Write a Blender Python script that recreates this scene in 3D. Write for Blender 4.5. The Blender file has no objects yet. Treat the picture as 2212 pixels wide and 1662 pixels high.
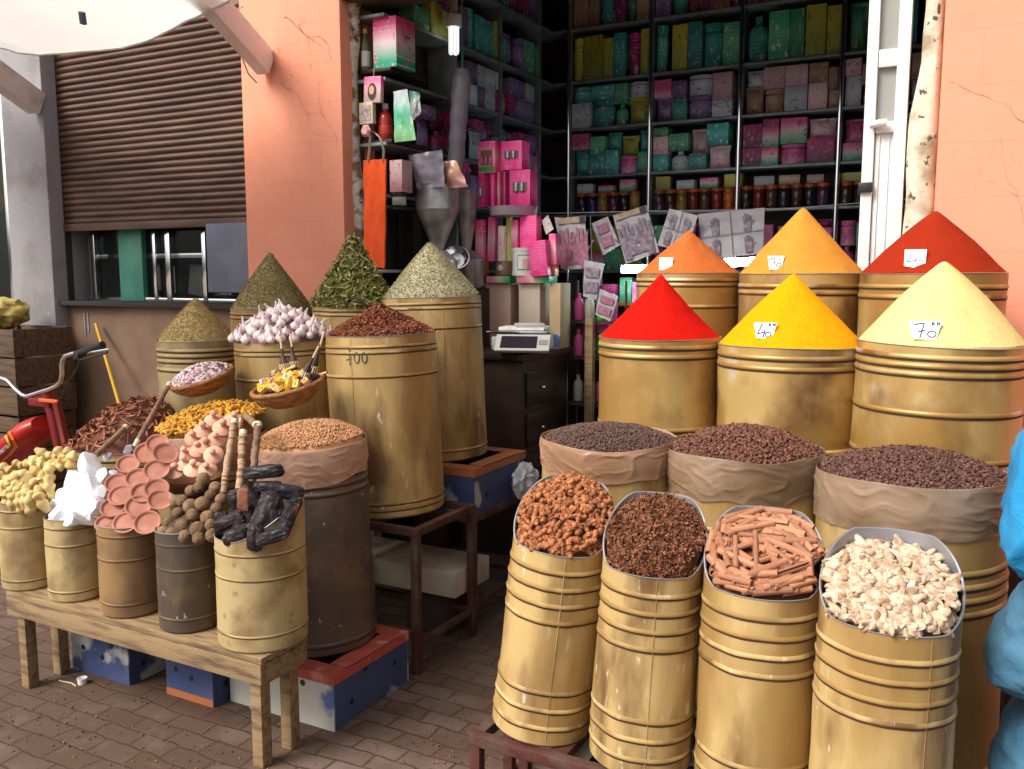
import bpy, bmesh, math, random
import numpy as np
from mathutils import Vector, Matrix, Euler, noise

R = math.radians
random.seed(7)
rnd = random.random
def U(a, b): return a + (b - a) * rnd()

# ------------------------------------------------------------------ camera, sky, sun, exposure
scene = bpy.context.scene
COL = scene.collection
CAM_H, YAW, PITCH = 1.6, R(28.2), R(7.05)
cam_data = bpy.data.cameras.new("camera")
cam_data.sensor_width = 36.0
cam_data.lens = 36.0 * 1950.0 / 2212.0
cam_data.clip_start, cam_data.clip_end = 0.05, 500
cam = bpy.data.objects.new("camera", cam_data)
cam.location = (0, 0, CAM_H)
cam.rotation_euler = (R(90) - PITCH, 0, YAW)
COL.objects.link(cam)
scene.camera = cam

SUN_EL, SUN_AZ = R(46), R(212)          # azimuth measured from +Y clockwise
world = bpy.data.worlds.new("World")
scene.world = world
world.use_nodes = True
wt = world.node_tree
bg = wt.nodes["Background"]
sky = wt.nodes.new("ShaderNodeTexSky")
sky.sky_type = 'NISHITA'
sky.sun_disc = False
sky.sun_elevation = SUN_EL
sky.sun_rotation = SUN_AZ
sky.dust_density = 6.0
sky.air_density = 1.2
hs = wt.nodes.new("ShaderNodeHueSaturation")
hs.inputs["Saturation"].default_value = 0.22
wt.links.new(sky.outputs[0], hs.inputs["Color"])
wt.links.new(hs.outputs[0], bg.inputs["Color"])
bg.inputs["Strength"].default_value = 0.092

sun_data = bpy.data.lights.new("sun", 'SUN')
sun_data.energy = 2.0
sun_data.angle = R(28)
sun_data.color = (1.0, 0.93, 0.82)
sun = bpy.data.objects.new("sun", sun_data)
sd = Vector((math.sin(SUN_AZ) * math.cos(SUN_EL), math.cos(SUN_AZ) * math.cos(SUN_EL), math.sin(SUN_EL)))
sun.rotation_euler = sd.to_track_quat('Z', 'Y').to_euler()
sun.location = sd * 30
COL.objects.link(sun)

scene.view_settings.view_transform = 'Standard'
scene.view_settings.look = 'None'
scene.view_settings.exposure = 0.82
scene.view_settings.gamma = 1.0
scene.cycles.max_bounces = 6
scene.cycles.transparent_max_bounces = 8

# ------------------------------------------------------------------ placing helper (photo point + real distance -> metres)
_fw = Vector((-math.sin(YAW) * math.cos(PITCH), math.cos(YAW) * math.cos(PITCH), -math.sin(PITCH)))
_rt = Vector((math.cos(YAW), math.sin(YAW), 0))
_up = _rt.cross(_fw)
def at(px, py, Y=None, Z=None, X=None):
    d = _fw + _rt * ((px - 1106) / 1950) - _up * ((py - 831) / 1950)
    t = Y / d.y if Y is not None else ((Z - CAM_H) / d.z if Z is not None else X / d.x)
    return Vector((0, 0, CAM_H)) + d * t

# ------------------------------------------------------------------ materials
MATS = {}
def mat(name, col, rough=.6, metal=0., c2=None, ns=6., lo=.42, hi=.62, bump=0., bs=40., rv=0., isl=0., stretch=None,
        c3=None, ns3=20., lo3=.62, hi3=.7, spec=.5, det=6., c4=None, ns4=2., lo4=.5, hi4=.7, rn=0.):
    if name in MATS: return MATS[name]
    m = bpy.data.materials.new(name); m.use_nodes = True
    nt = m.node_tree; N = nt.nodes; L = nt.links
    p = N["Principled BSDF"]
    p.inputs["Roughness"].default_value = rough
    p.inputs["Metallic"].default_value = metal
    p.inputs["Specular IOR Level"].default_value = spec
    tc = N.new("ShaderNodeTexCoord")
    src = tc.outputs["Object"]
    oi = N.new("ShaderNodeObjectInfo")
    add = N.new("ShaderNodeVectorMath"); add.operation = 'ADD'
    sc = N.new("ShaderNodeVectorMath"); sc.operation = 'SCALE'
    cb = N.new("ShaderNodeCombineXYZ")
    for i in range(3): L.new(oi.outputs["Random"], cb.inputs[i])
    L.new(cb.outputs[0], sc.inputs[0]); sc.inputs["Scale"].default_value = 37.0
    L.new(src, add.inputs[0]); L.new(sc.outputs[0], add.inputs[1])
    vec = add.outputs[0]
    if stretch:
        mp = N.new("ShaderNodeMapping"); mp.inputs["Scale"].default_value = stretch
        L.new(vec, mp.inputs["Vector"]); vec = mp.outputs[0]
    base = None
    def mixn(a_sock, a_col, b_col, scale, l, h):
        n = N.new("ShaderNodeTexNoise"); n.inputs["Scale"].default_value = scale; n.inputs["Detail"].default_value = det
        L.new(vec, n.inputs["Vector"])
        mr = N.new("ShaderNodeMapRange"); mr.inputs["From Min"].default_value = l; mr.inputs["From Max"].default_value = h
        L.new(n.outputs["Fac"], mr.inputs["Value"])
        mx = N.new("ShaderNodeMix"); mx.data_type = 'RGBA'
        L.new(mr.outputs[0], mx.inputs["Factor"])
        if a_sock: L.new(a_sock, mx.inputs["A"])
        else: mx.inputs["A"].default_value = (*a_col, 1)
        mx.inputs["B"].default_value = (*b_col, 1)
        return mx.outputs["Result"]
    if c2: base = mixn(None, col, c2, ns, lo, hi)
    if c3: base = mixn(base, col, c3, ns3, lo3, hi3)
    if c4: base = mixn(base, col, c4, ns4, lo4, hi4)
    if rv or isl:
        hsn = N.new("ShaderNodeHueSaturation")
        if base: L.new(base, hsn.inputs["Color"])
        else: hsn.inputs["Color"].default_value = (*col, 1)
        mr = N.new("ShaderNodeMapRange")
        a = isl or rv
        mr.inputs["To Min"].default_value = 1 - a; mr.inputs["To Max"].default_value = 1 + a
        if isl:
            g = N.new("ShaderNodeNewGeometry"); L.new(g.outputs["Random Per Island"], mr.inputs["Value"])
        else: L.new(oi.outputs["Random"], mr.inputs["Value"])
        L.new(mr.outputs[0], hsn.inputs["Value"])
        base = hsn.outputs[0]
    if base: L.new(base, p.inputs["Base Color"])
    else: p.inputs["Base Color"].default_value = (*col, 1)
    if rn:
        n = N.new("ShaderNodeTexNoise"); n.inputs["Scale"].default_value = 7; n.inputs["Detail"].default_value = 6
        L.new(vec, n.inputs["Vector"])
        mr = N.new("ShaderNodeMapRange"); mr.inputs["From Min"].default_value = .3; mr.inputs["From Max"].default_value = .7
        mr.inputs["To Min"].default_value = rough - rn; mr.inputs["To Max"].default_value = rough + rn
        L.new(n.outputs["Fac"], mr.inputs["Value"]); L.new(mr.outputs[0], p.inputs["Roughness"])
    if bump:
        n = N.new("ShaderNodeTexNoise"); n.inputs["Scale"].default_value = bs; n.inputs["Detail"].default_value = 5
        L.new(vec, n.inputs["Vector"])
        b = N.new("ShaderNodeBump"); b.inputs["Strength"].default_value = bump; b.inputs["Distance"].default_value = .01
        L.new(n.outputs["Fac"], b.inputs["Height"]); L.new(b.outputs[0], p.inputs["Normal"])
    MATS[name] = m
    return m

def emit(name, col, strength):
    m = bpy.data.materials.new(name); m.use_nodes = True
    p = m.node_tree.nodes["Principled BSDF"]
    p.inputs["Base Color"].default_value = (*col, 1)
    p.inputs["Emission Color"].default_value = (*col, 1)
    p.inputs["Emission Strength"].default_value = strength
    return m

def plastic(name, col, alpha=.6, rough=.25, c2=None, ns=8., trans=0.):
    """thin plastic film: part clear, part coloured"""
    m = mat(name, col, rough, 0, c2=c2, ns=ns, bump=.10, bs=24)
    p = m.node_tree.nodes["Principled BSDF"]
    p.inputs["Alpha"].default_value = alpha
    return m

def translucent(name, col, f=.5):
    m = bpy.data.materials.new(name); m.use_nodes = True
    nt = m.node_tree; N = nt.nodes; L = nt.links
    out = N["Material Output"]
    d = N.new("ShaderNodeBsdfDiffuse"); t = N.new("ShaderNodeBsdfTranslucent"); x = N.new("ShaderNodeMixShader")
    n = N.new("ShaderNodeTexNoise"); n.inputs["Scale"].default_value = 1.4; n.inputs["Detail"].default_value = 3
    mx = N.new("ShaderNodeMix"); mx.data_type = 'RGBA'
    mx.inputs["A"].default_value = (*col, 1); mx.inputs["B"].default_value = (*[c * .93 for c in col], 1)
    L.new(n.outputs["Fac"], mx.inputs["Factor"])
    for s in (d, t): L.new(mx.outputs["Result"], s.inputs["Color"])
    x.inputs[0].default_value = f
    L.new(d.outputs[0], x.inputs[1]); L.new(t.outputs[0], x.inputs[2]); L.new(x.outputs[0], out.inputs["Surface"])
    return m

def brick_mat(name, cols, mortar, bw, bh, msize, rough=.85, rot=0., axes='XY', bump=.5, stain=None, ss=3., slo=.5, shi=.7, stain2=None, wob=.012):
    m = bpy.data.materials.new(name); m.use_nodes = True
    nt = m.node_tree; N = nt.nodes; L = nt.links
    p = N["Principled BSDF"]; p.inputs["Roughness"].default_value = rough
    tc = N.new("ShaderNodeTexCoord"); mp = N.new("ShaderNodeMapping")
    if axes == 'XZ': mp.inputs["Rotation"].default_value = (R(-90), 0, 0)
    else: mp.inputs["Rotation"].default_value = (0, 0, rot)
    wn = N.new("ShaderNodeTexNoise"); wn.inputs["Scale"].default_value = 5.0
    wm = N.new("ShaderNodeMix"); wm.data_type = 'RGBA'; wm.blend_type = 'LINEAR_LIGHT'; wm.inputs["Factor"].default_value = wob
    L.new(tc.outputs["Object"], wn.inputs["Vector"])
    L.new(tc.outputs["Object"], mp.inputs["Vector"])
    L.new(mp.outputs[0], wm.inputs["A"]); L.new(wn.outputs["Color"], wm.inputs["B"])
    b = N.new("ShaderNodeTexBrick")
    b.inputs["Scale"].default_value = 1
    b.inputs["Brick Width"].default_value = bw; b.inputs["Row Height"].default_value = bh
    b.inputs["Mortar Size"].default_value = msize; b.inputs["Mortar Smooth"].default_value = .4
    b.inputs["Color1"].default_value = (*cols[0], 1); b.inputs["Color2"].default_value = (*cols[1], 1)
    b.inputs["Mortar"].default_value = (*mortar, 1)
    L.new(wm.outputs["Result"], b.inputs["Vector"])
    sock = b.outputs["Color"]
    def over(sock, c, scale, l, h, amt):
        n = N.new("ShaderNodeTexNoise"); n.inputs["Scale"].default_value = scale; n.inputs["Detail"].default_value = 8; n.inputs["Roughness"].default_value = .65
        L.new(tc.outputs["Object"], n.inputs["Vector"])
        mr = N.new("ShaderNodeMapRange"); mr.inputs["From Min"].default_value = l; mr.inputs["From Max"].default_value = h; mr.inputs["To Max"].default_value = amt
        L.new(n.outputs["Fac"], mr.inputs["Value"])
        x = N.new("ShaderNodeMix"); x.data_type = 'RGBA'; L.new(mr.outputs[0], x.inputs["Factor"])
        L.new(sock, x.inputs["A"]); x.inputs["B"].default_value = (*c, 1)
        return x.outputs["Result"]
    if stain: sock = over(sock, stain, ss, slo, shi, .8)
    if stain2: sock = over(sock, stain2, ss * 9, .55, .75, .6)
    L.new(sock, p.inputs["Base Color"])
    bp = N.new("ShaderNodeBump"); bp.inputs["Strength"].default_value = bump; bp.inputs["Distance"].default_value = .008; bp.invert = True
    nn = N.new("ShaderNodeTexNoise"); nn.inputs["Scale"].default_value = 30; nn.inputs["Detail"].default_value = 6
    L.new(tc.outputs["Object"], nn.inputs["Vector"])
    ad = N.new("ShaderNodeMath"); ad.operation = 'MULTIPLY_ADD'; ad.inputs[1].default_value = -.35
    L.new(nn.outputs["Fac"], ad.inputs[0]); L.new(b.outputs["Fac"], ad.inputs[2])
    L.new(ad.outputs[0], bp.inputs["Height"]); L.new(bp.outputs[0], p.inputs["Normal"])
    MATS[name] = m
    return m

def print_mat(name, top, mid, low, blot, bscale=9., rough=.4):
    """printed carton: colours run from the top to the bottom of the pack, with a blotchy printed picture"""
    m = bpy.data.materials.new(name); m.use_nodes = True
    nt = m.node_tree; N = nt.nodes; L = nt.links
    p = N["Principled BSDF"]; p.inputs["Roughness"].default_value = rough
    tc = N.new("ShaderNodeTexCoord"); sp = N.new("ShaderNodeSeparateXYZ")
    L.new(tc.outputs["Generated"], sp.inputs[0])
    rp = N.new("ShaderNodeValToRGB"); e = rp.color_ramp.elements
    e[0].position = .12; e[0].color = (*low, 1); e[1].position = .88; e[1].color = (*top, 1)
    k = rp.color_ramp.elements.new(.5); k.color = (*mid, 1)
    L.new(sp.outputs["Z"], rp.inputs[0])
    oi = N.new("ShaderNodeObjectInfo")
    n = N.new("ShaderNodeTexNoise"); n.noise_dimensions = '4D'; n.inputs["Scale"].default_value = bscale * .6; n.inputs["Detail"].default_value = 2
    L.new(tc.outputs["Generated"], n.inputs["Vector"])
    w = N.new("ShaderNodeMath"); w.operation = 'MULTIPLY'; w.inputs[1].default_value = 50; L.new(oi.outputs["Random"], w.inputs[0]); L.new(w.outputs[0], n.inputs["W"])
    mr = N.new("ShaderNodeMapRange"); mr.inputs["From Min"].default_value = .60; mr.inputs["From Max"].default_value = .63; mr.inputs["To Max"].default_value = .8
    L.new(n.outputs["Fac"], mr.inputs["Value"])
    x = N.new("ShaderNodeMix"); x.data_type = 'RGBA'
    L.new(mr.outputs[0], x.inputs["Factor"]); L.new(rp.outputs[0], x.inputs["A"]); x.inputs["B"].default_value = (*blot, 1)
    # rows of small print and a pale label field
    br = N.new("ShaderNodeTexBrick"); br.inputs["Scale"].default_value = 1; br.inputs["Brick Width"].default_value = .17; br.inputs["Row Height"].default_value = .085
    br.inputs["Mortar Size"].default_value = .03; br.inputs["Mortar Smooth"].default_value = 0
    cx_ = N.new("ShaderNodeCombineXYZ"); L.new(sp.outputs["X"], cx_.inputs[0]); L.new(sp.outputs["Z"], cx_.inputs[1]); L.new(cx_.outputs[0], br.inputs["Vector"])
    n2 = N.new("ShaderNodeTexNoise"); n2.noise_dimensions = '4D'; n2.inputs["Scale"].default_value = 2.6; n2.inputs["Detail"].default_value = 1
    L.new(cx_.outputs[0], n2.inputs["Vector"]); L.new(w.outputs[0], n2.inputs["W"])
    gt = N.new("ShaderNodeMath"); gt.operation = 'GREATER_THAN'; gt.inputs[1].default_value = .54; L.new(n2.outputs["Fac"], gt.inputs[0])
    iv = N.new("ShaderNodeMath"); iv.operation = 'MULTIPLY_ADD'; iv.inputs[1].default_value = -1; iv.inputs[2].default_value = 1; L.new(br.outputs["Fac"], iv.inputs[0])
    tx = N.new("ShaderNodeMath"); tx.operation = 'MULTIPLY'; L.new(gt.outputs[0], tx.inputs[0]); L.new(iv.outputs[0], tx.inputs[1])
    t2 = N.new("ShaderNodeMath"); t2.operation = 'MULTIPLY'; t2.inputs[1].default_value = .55; L.new(tx.outputs[0], t2.inputs[0])
    x2 = N.new("ShaderNodeMix"); x2.data_type = 'RGBA'; L.new(t2.outputs[0], x2.inputs["Factor"]); L.new(x.outputs["Result"], x2.inputs["A"]); x2.inputs["B"].default_value = (*[min(1, .25 + .8 * k) for k in mid], 1)
    x = x2
    h = N.new("ShaderNodeHueSaturation"); v = N.new("ShaderNodeMapRange"); v.inputs["To Min"].default_value = .8; v.inputs["To Max"].default_value = 1.45
    L.new(oi.outputs["Random"], v.inputs["Value"]); L.new(v.outputs[0], h.inputs["Value"]); L.new(x.outputs["Result"], h.inputs["Color"])
    L.new(h.outputs[0], p.inputs["Base Color"])
    MATS[name] = m
    return m

# ------------------------------------------------------------------ mesh builder
class MB:
    def __init__(s): s.v, s.f, s.m = [], [], []
    def add(s, vs, fs, m=0, X=None):
        o = len(s.v)
        s.v += [tuple(X @ Vector(v)) if X else tuple(v) for v in vs]
        s.f += [tuple(i + o for i in f) for f in fs]
        s.m += [m] * len(fs)
        return s
    def box(s, c, d, m=0, X=None, ch=0.):
        x, y, z = [k / 2 for k in d]; c = Vector(c)
        if ch <= 0:
            vs = [c + Vector((i * x, j * y, k * z)) for k in (-1, 1) for j in (-1, 1) for i in (-1, 1)]
            return s.add(vs, [(0, 2, 3, 1), (4, 5, 7, 6), (0, 1, 5, 4), (2, 6, 7, 3), (0, 4, 6, 2), (1, 3, 7, 5)], m, X)
        bm = bmesh.new(); bmesh.ops.create_cube(bm, size=1)
        for v in bm.verts: v.co = Vector((v.co.x * d[0], v.co.y * d[1], v.co.z * d[2])) + c
        bmesh.ops.bevel(bm, geom=bm.edges[:], offset=ch, segments=2, affect='EDGES', profile=.6)
        bm.verts.index_update()
        s.add([v.co.copy() for v in bm.verts], [[v.index for v in f.verts] for f in bm.faces], m, X); bm.free()
        return s
    def lathe(s, prof, n=48, m=0, X=None, jit=None, mats=None, capb=False, capt=False):
        """prof: (r, z) from bottom/outside on; jit(th, r, z)->(r, z)"""
        vs, fs, mm = [], [], []
        k = len(prof)
        for i in range(n):
            th = 2 * math.pi * i / n
            for (r, z) in prof:
                if jit: r, z = jit(th, r, z)
                vs.append((r * math.cos(th), r * math.sin(th), z))
        for i in range(n):
            j = (i + 1) % n
            for q in range(k - 1):
                fs.append((i * k + q, j * k + q, j * k + q + 1, i * k + q + 1)); mm.append(mats[q] if mats else m)
        if capb: fs.append([i * k for i in range(n)][::-1]); mm.append(m)
        if capt: fs.append([i * k + k - 1 for i in range(n)]); mm.append(m)
        o = len(s.v)
        s.v += [tuple(X @ Vector(v)) if X else v for v in vs]
        s.f += [tuple(a + o for a in f) for f in fs]; s.m += mm
        return s
    def tube(s, pts, r, n=10, m=0, X=None, caps=True, flat=1.):
        pts = [Vector(p) for p in pts]; k = len(pts)
        rs = r if isinstance(r, (list, tuple)) else [r] * k
        vs, fs = [], []
        ref = None
        for i, p in enumerate(pts):
            t = (pts[min(i + 1, k - 1)] - pts[max(i - 1, 0)]).normalized()
            if ref is None: ref = Vector((0, 0, 1)) if abs(t.z) < .9 else Vector((1, 0, 0))
            a = (ref - t * ref.dot(t)).normalized(); ref = a
            b = t.cross(a)
            for q in range(n):
                th = 2 * math.pi * q / n
                vs.append(p + a * (rs[i] * math.cos(th) * flat) + b * (rs[i] * math.sin(th)))
        for i in range(k - 1):
            for q in range(n):
                w = (q + 1) % n
                fs.append((i * n + q, i * n + w, (i + 1) * n + w, (i + 1) * n + q))
        if caps: fs.append(tuple(range(n))[::-1]); fs.append(tuple((k - 1) * n + q for q in range(n)))
        return s.add(vs, fs, m, X)
    def ico(s, sub, rad, fn=None, m=0, X=None):
        bm = bmesh.new(); bmesh.ops.create_icosphere(bm, subdivisions=sub, radius=1)
        vs = []
        for v in bm.verts:
            c = v.co.copy()
            if fn: c = fn(c)
            vs.append((c.x * rad[0], c.y * rad[1], c.z * rad[2]))
        bm.verts.index_update()
        s.add(vs, [[v.index for v in f.verts] for f in bm.faces], m, X); bm.free()
        return s
    def grid(s, fn, nu, nv, m=0, X=None, thick=None):
        vs = [fn(i / nu, j / nv) for j in range(nv + 1) for i in range(nu + 1)]
        w = nu + 1
        fs = [(j * w + i, j * w + i + 1, (j + 1) * w + i + 1, (j + 1) * w + i) for j in range(nv) for i in range(nu)]
        return s.add(vs, fs, m, X)
    def mesh(s, name, mats, smooth=True, ang=35):
        me = bpy.data.meshes.new(name)
        me.from_pydata(s.v, [], s.f)
        for x in (mats if isinstance(mats, (list, tuple)) else [mats]): me.materials.append(x)
        me.polygons.foreach_set("material_index", s.m)
        me.polygons.foreach_set("use_smooth", [smooth] * len(s.f))
        me.update()
        if smooth: me.set_sharp_from_angle(angle=R(ang))
        return me
    def build(s, name, mats, parent=None, smooth=True, loc=None, rot=None, ang=35):
        o = bpy.data.objects.new(name, s.mesh(name, mats, smooth, ang))
        COL.objects.link(o)
        if loc is not None: o.location = loc
        if rot is not None: o.rotation_euler = rot
        if parent: o.parent = parent
        return o

def tag(o, label, cat, group=None, kind=None):
    if label: o["label"] = label
    if cat: o["category"] = cat
    if group: o["group"] = group
    if kind: o["kind"] = kind
    return o
def empty(name, loc, label, cat, group=None, rot=(0, 0, 0)):
    o = bpy.data.objects.new(name, None); COL.objects.link(o)
    o.location = loc; o.rotation_euler = rot; o.empty_display_size = .05
    return tag(o, label, cat, group)
def structure(o):
    o["kind"] = "structure"; return o
def put(name, me, M, label, cat, group=None):
    o = bpy.data.objects.new(name, me); COL.objects.link(o); o.matrix_world = M
    return tag(o, label, cat, group)
def rotm(rx=0, ry=0, rz=0): return Euler((rx, ry, rz)).to_matrix().to_4x4()
def TRS(p, rot, s=1.):
    if not isinstance(s, (tuple, list)): s = (s, s, s)
    return Matrix.Translation(p) @ rot @ Matrix.Diagonal((*s, 1))
def randrot(): return rotm(U(0, 6.28), U(0, 6.28), U(0, 6.28))
def frame(nrm, spin=0.):
    n = Vector(nrm).normalized()
    return (n.to_track_quat('Z', 'Y').to_matrix().to_4x4()) @ rotm(0, 0, spin)
ORD = "first second third fourth fifth sixth seventh eighth ninth tenth eleventh twelfth thirteenth fourteenth fifteenth sixteenth seventeenth eighteenth nineteenth twentieth".split()
def ordn(i):
    return ORD[i] if i < 20 else f"{i+1}th"

def merged(name, templates, mats_list, material, parent=None):
    """many tiny grains as one mesh"""
    V, F = [], []; off = 0
    for t, Ms in zip(templates, mats_list):
        tv = np.array(t[0]); tv = np.c_[tv, np.ones(len(tv))]
        tf = t[1]
        for Mx in Ms:
            A = np.array(Mx)
            V.append((tv @ A.T)[:, :3])
            F += [tuple(i + off for i in f) for f in tf]; off += len(tv)
    me = bpy.data.meshes.new(name)
    me.from_pydata(np.concatenate(V).tolist(), [], F)
    me.materials.append(material)
    me.polygons.foreach_set("use_smooth", [True] * len(F)); me.update(); me.set_sharp_from_angle(angle=R(50))
    o = bpy.data.objects.new(name, me); COL.objects.link(o)
    if parent: o.parent = parent
    return o
def tmpl(mb): return ([tuple(v) for v in mb.v], list(mb.f))

def spread(n, r, tries=12000, fac=.75):
    """n roughly even points in a disc of radius r"""
    d = fac * 2 * r / math.sqrt(n); pts = []; t = 0
    while len(pts) < n and t < tries:
        t += 1
        if t % 2500 == 0: d *= .85
        a, q = U(0, 6.283), r * math.sqrt(rnd())
        p = (q * math.cos(a), q * math.sin(a))
        if all((p[0] - w[0]) ** 2 + (p[1] - w[1]) ** 2 > d * d for w in pts): pts.append(p)
    return pts

def ink(mb, paths, size, w, fmap, m=0):
    """pen strokes: paths in unit letters, fmap(u, v, lift)->point"""
    for path in paths:
        pts = []
        for (a, b) in zip(path[:-1], path[1:]):
            k = max(2, int(math.dist(a, b) * size / .006))
            pts += [(a[0] + (b[0] - a[0]) * i / k, a[1] + (b[1] - a[1]) * i / k) for i in range(k)]
        pts.append(path[-1])
        mb.tube([fmap(u * size, v * size) for u, v in pts], w, 5, m)
def arc(cx, cy, rx, ry, a0=0, a1=360, n=16):
    return [(cx + rx * math.cos(R(a0 + (a1 - a0) * i / n)), cy + ry * math.sin(R(a0 + (a1 - a0) * i / n))) for i in range(n + 1)]

def text_mesh(body, size, extrude=.0008):
    cu = bpy.data.curves.new("lettering", 'FONT'); cu.body = body; cu.size = size; cu.extrude = extrude
    cu.align_x = 'CENTER'; cu.align_y = 'CENTER'
    o = bpy.data.objects.new("lettering", cu); COL.objects.link(o)
    dg = bpy.context.evaluated_depsgraph_get()
    me = bpy.data.meshes.new_from_object(o.evaluated_get(dg)); me.name = "lettering"
    bpy.data.objects.remove(o); bpy.data.curves.remove(cu)
    return me

# ------------------------------------------------------------------ material set
m_brass = mat("gold_painted_tin", (.54, .375, .155), .56, .12, c2=(.19, .10, .038), ns=9, lo=.49, hi=.66, bump=.25, bs=16, rv=.10, c3=(.64, .56, .42), ns3=42, lo3=.65, hi3=.71, stretch=(1, 1, .30), c4=(.35, .21, .068), ns4=3.2, lo4=.43, hi4=.56, rn=.12)
m_brass_b = mat("gold_painted_tin_bright", (.56, .375, .14), .42, .35, c2=(.20, .095, .03), ns=4.5, lo=.46, hi=.64, bump=.18, bs=12, rv=.08, c3=(.72, .68, .62), ns3=3.6, lo3=.58, hi3=.76, stretch=(1, 1, .8), c4=(.38, .215, .062), ns4=2.6, lo4=.43, hi4=.56, rn=.1)
m_matt = mat("matt_gold_painted_tin", (.46, .35, .17), .55, .1, c2=(.27, .18, .08), ns=7, lo=.46, hi=.64, bump=.15, bs=25, rv=.1, c3=(.30, .20, .09), ns3=22, lo3=.62, hi3=.72)
m_rust = mat("worn_dark_tin", (.115, .082, .066), .5, .3, c2=(.21, .14, .075), ns=4, lo=.46, hi=.66, bump=.3, bs=30, c3=(.40, .38, .36), ns3=28, lo3=.68, hi3=.72)
m_steel = mat("dull_tin_inside", (.34, .34, .37), .4, .6, c2=(.30, .29, .28), ns=9, bump=.1, bs=20)
m_dirt = mat("dirt_line", (.07, .035, .012), .9)
m_wood = mat("pale_bench_wood", (.29, .195, .095), .75, 0, c2=(.12, .068, .038), ns=5, lo=.45, hi=.7, bump=.3, bs=30, stretch=(1.2, 9, 9))
m_darkwood = mat("dark_counter_wood", (.020, .011, .008), .35, 0, c2=(.035, .018, .012), ns=8)
m_iron = mat("rust_red_iron", (.09, .028, .022), .55, .2, c2=(.11, .075, .06), ns=9, bump=.3, bs=60)
m_salmon = brick_mat("salmon_plaster", ((.83, .325, .205), (.825, .32, .20)), (.75, .29, .19), .42, .21, .003, .85, axes='XZ', bump=.12, stain=(.70, .255, .16), ss=1.7, slo=.46, shi=.74, stain2=(.76, .30, .20))
m_salmon_dirty = mat("stained_salmon_plaster", (.24, .09, .06), .9, 0, c2=(.55, .2, .12), ns=14, lo=.45, hi=.65, bump=.4, bs=30)
m_grey = mat("grey_render", (.31, .30, .32), .85, 0, c2=(.20, .18, .17), ns=3, lo=.5, hi=.72, bump=.25, bs=40, c3=(.55, .54, .52), ns3=24, lo3=.68, hi3=.71)
m_shutter = mat("brown_shutter_steel", (.085, .042, .028), .6, .1, c2=(.135, .072, .048), ns=5, bump=.2, bs=50, stretch=(.5, 1, 4))
m_dado = mat("brown_dado", (.30, .19, .12), .8, 0, c2=(.22, .135, .09), ns=3, bump=.15, bs=30)
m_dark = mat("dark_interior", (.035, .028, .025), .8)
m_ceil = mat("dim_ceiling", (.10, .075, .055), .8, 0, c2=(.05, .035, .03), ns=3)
m_white = mat("white_paint", (.80, .79, .78), .45, 0, c2=(.70, .68, .66), ns=6, rv=.03)
m_whitewood = mat("weathered_white_beam", (.88, .87, .88), .6, 0, c2=(.55, .50, .50), ns=5, lo=.52, hi=.72, bump=.2, bs=30)
m_peel = mat("peeling_cream_plaster", (.70, .64, .50), .85, 0, c2=(.38, .29, .19), ns=7, lo=.5, hi=.66, bump=.6, bs=20, c3=(.10, .08, .06), ns3=26, lo3=.62, hi3=.66)
m_peelwood = mat("peeling_white_post", (.62, .57, .48), .8, 0, c2=(.22, .14, .08), ns=12, lo=.5, hi=.6, bump=.6, bs=30, c3=(.06, .04, .03), ns3=34, lo3=.6, hi3=.64)
m_alu = mat("aluminium", (.92, .95, .97), .11, 1.)
m_chrome = mat("chrome", (.78, .78, .80), .12, 1.)
m_shelf = mat("grey_shelf_edge", (.26, .29, .29), .4, .3, c2=(.18, .20, .20), ns=9)
m_glassgreen = mat("green_door_paint", (.07, .30, .22), .45, 0, c2=(.05, .22, .17), ns=4)
m_board = mat("blue_grey_board", (.17, .18, .24), .7, 0, c2=(.13, .14, .19), ns=4)
m_ground = brick_mat("street_pavers", ((.21, .145, .122), (.125, .080, .062)), (.060, .035, .023), .175, .088, .006, .8, bump=.7, stain=(.070, .035, .016), ss=.8, slo=.38, shi=.54, stain2=(.19, .125, .10), wob=.03)
m_shopfloor = mat("shop_floor_tiles", (.05, .032, .024), .6, 0, c2=(.03, .02, .016), ns=4)
m_black = mat("black_plastic", (.015, .015, .016), .4)
m_rubber = mat("black_rubber", (.02, .02, .02), .8)

# ------------------------------------------------------------------ setting: ground
ZTOP = 4.3
g = MB(); g.grid(lambda u, v: (-30 + 60 * u, -40 + 60 * v, 0), 8, 8)
structure(g.build("street_paving", m_ground, smooth=False))
g = MB(); g.grid(lambda u, v: (-3.2 + 3.0 * u, 4.0 + 2.42 * v, .004), 4, 4)
structure(g.build("shop_floor", m_shopfloor, smooth=False))
g = MB(); g.grid(lambda u, v: (-5.64 + 1.72 * u, 4.12 + 1.9 * v, .004), 4, 4)
structure(g.build("neighbour_floor", m_shopfloor, smooth=False))

def wallbox(name, x0, x1, y0, y1, z0, z1, m, label, ch=.012):
    o = MB().box((0, 0, (z1 - z0) / 2), (x1 - x0, y1 - y0, z1 - z0), ch=ch).build(name, m, loc=((x0 + x1) / 2, (y0 + y1) / 2, z0))
    return tag(o, label, "wall")
wl = wallbox("plaster_pillar", -3.90, -3.175, 3.98, 4.28, 0, ZTOP, m_salmon, "salmon pink plastered pillar between the brown roller shutter and the open spice shop", .02)
wr = wallbox("plaster_pillar", -.245, 3.4, 3.98, 4.30, 0, ZTOP, m_salmon, "broad salmon pink wall at the shop's side behind the brick red spice cone", .02)
gp = wallbox("rendered_pillar", -6.10, -5.655, 3.96, 4.26, 0, ZTOP, m_grey, "flaking grey rendered pillar beside the brown roller shutter", .015)
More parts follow.
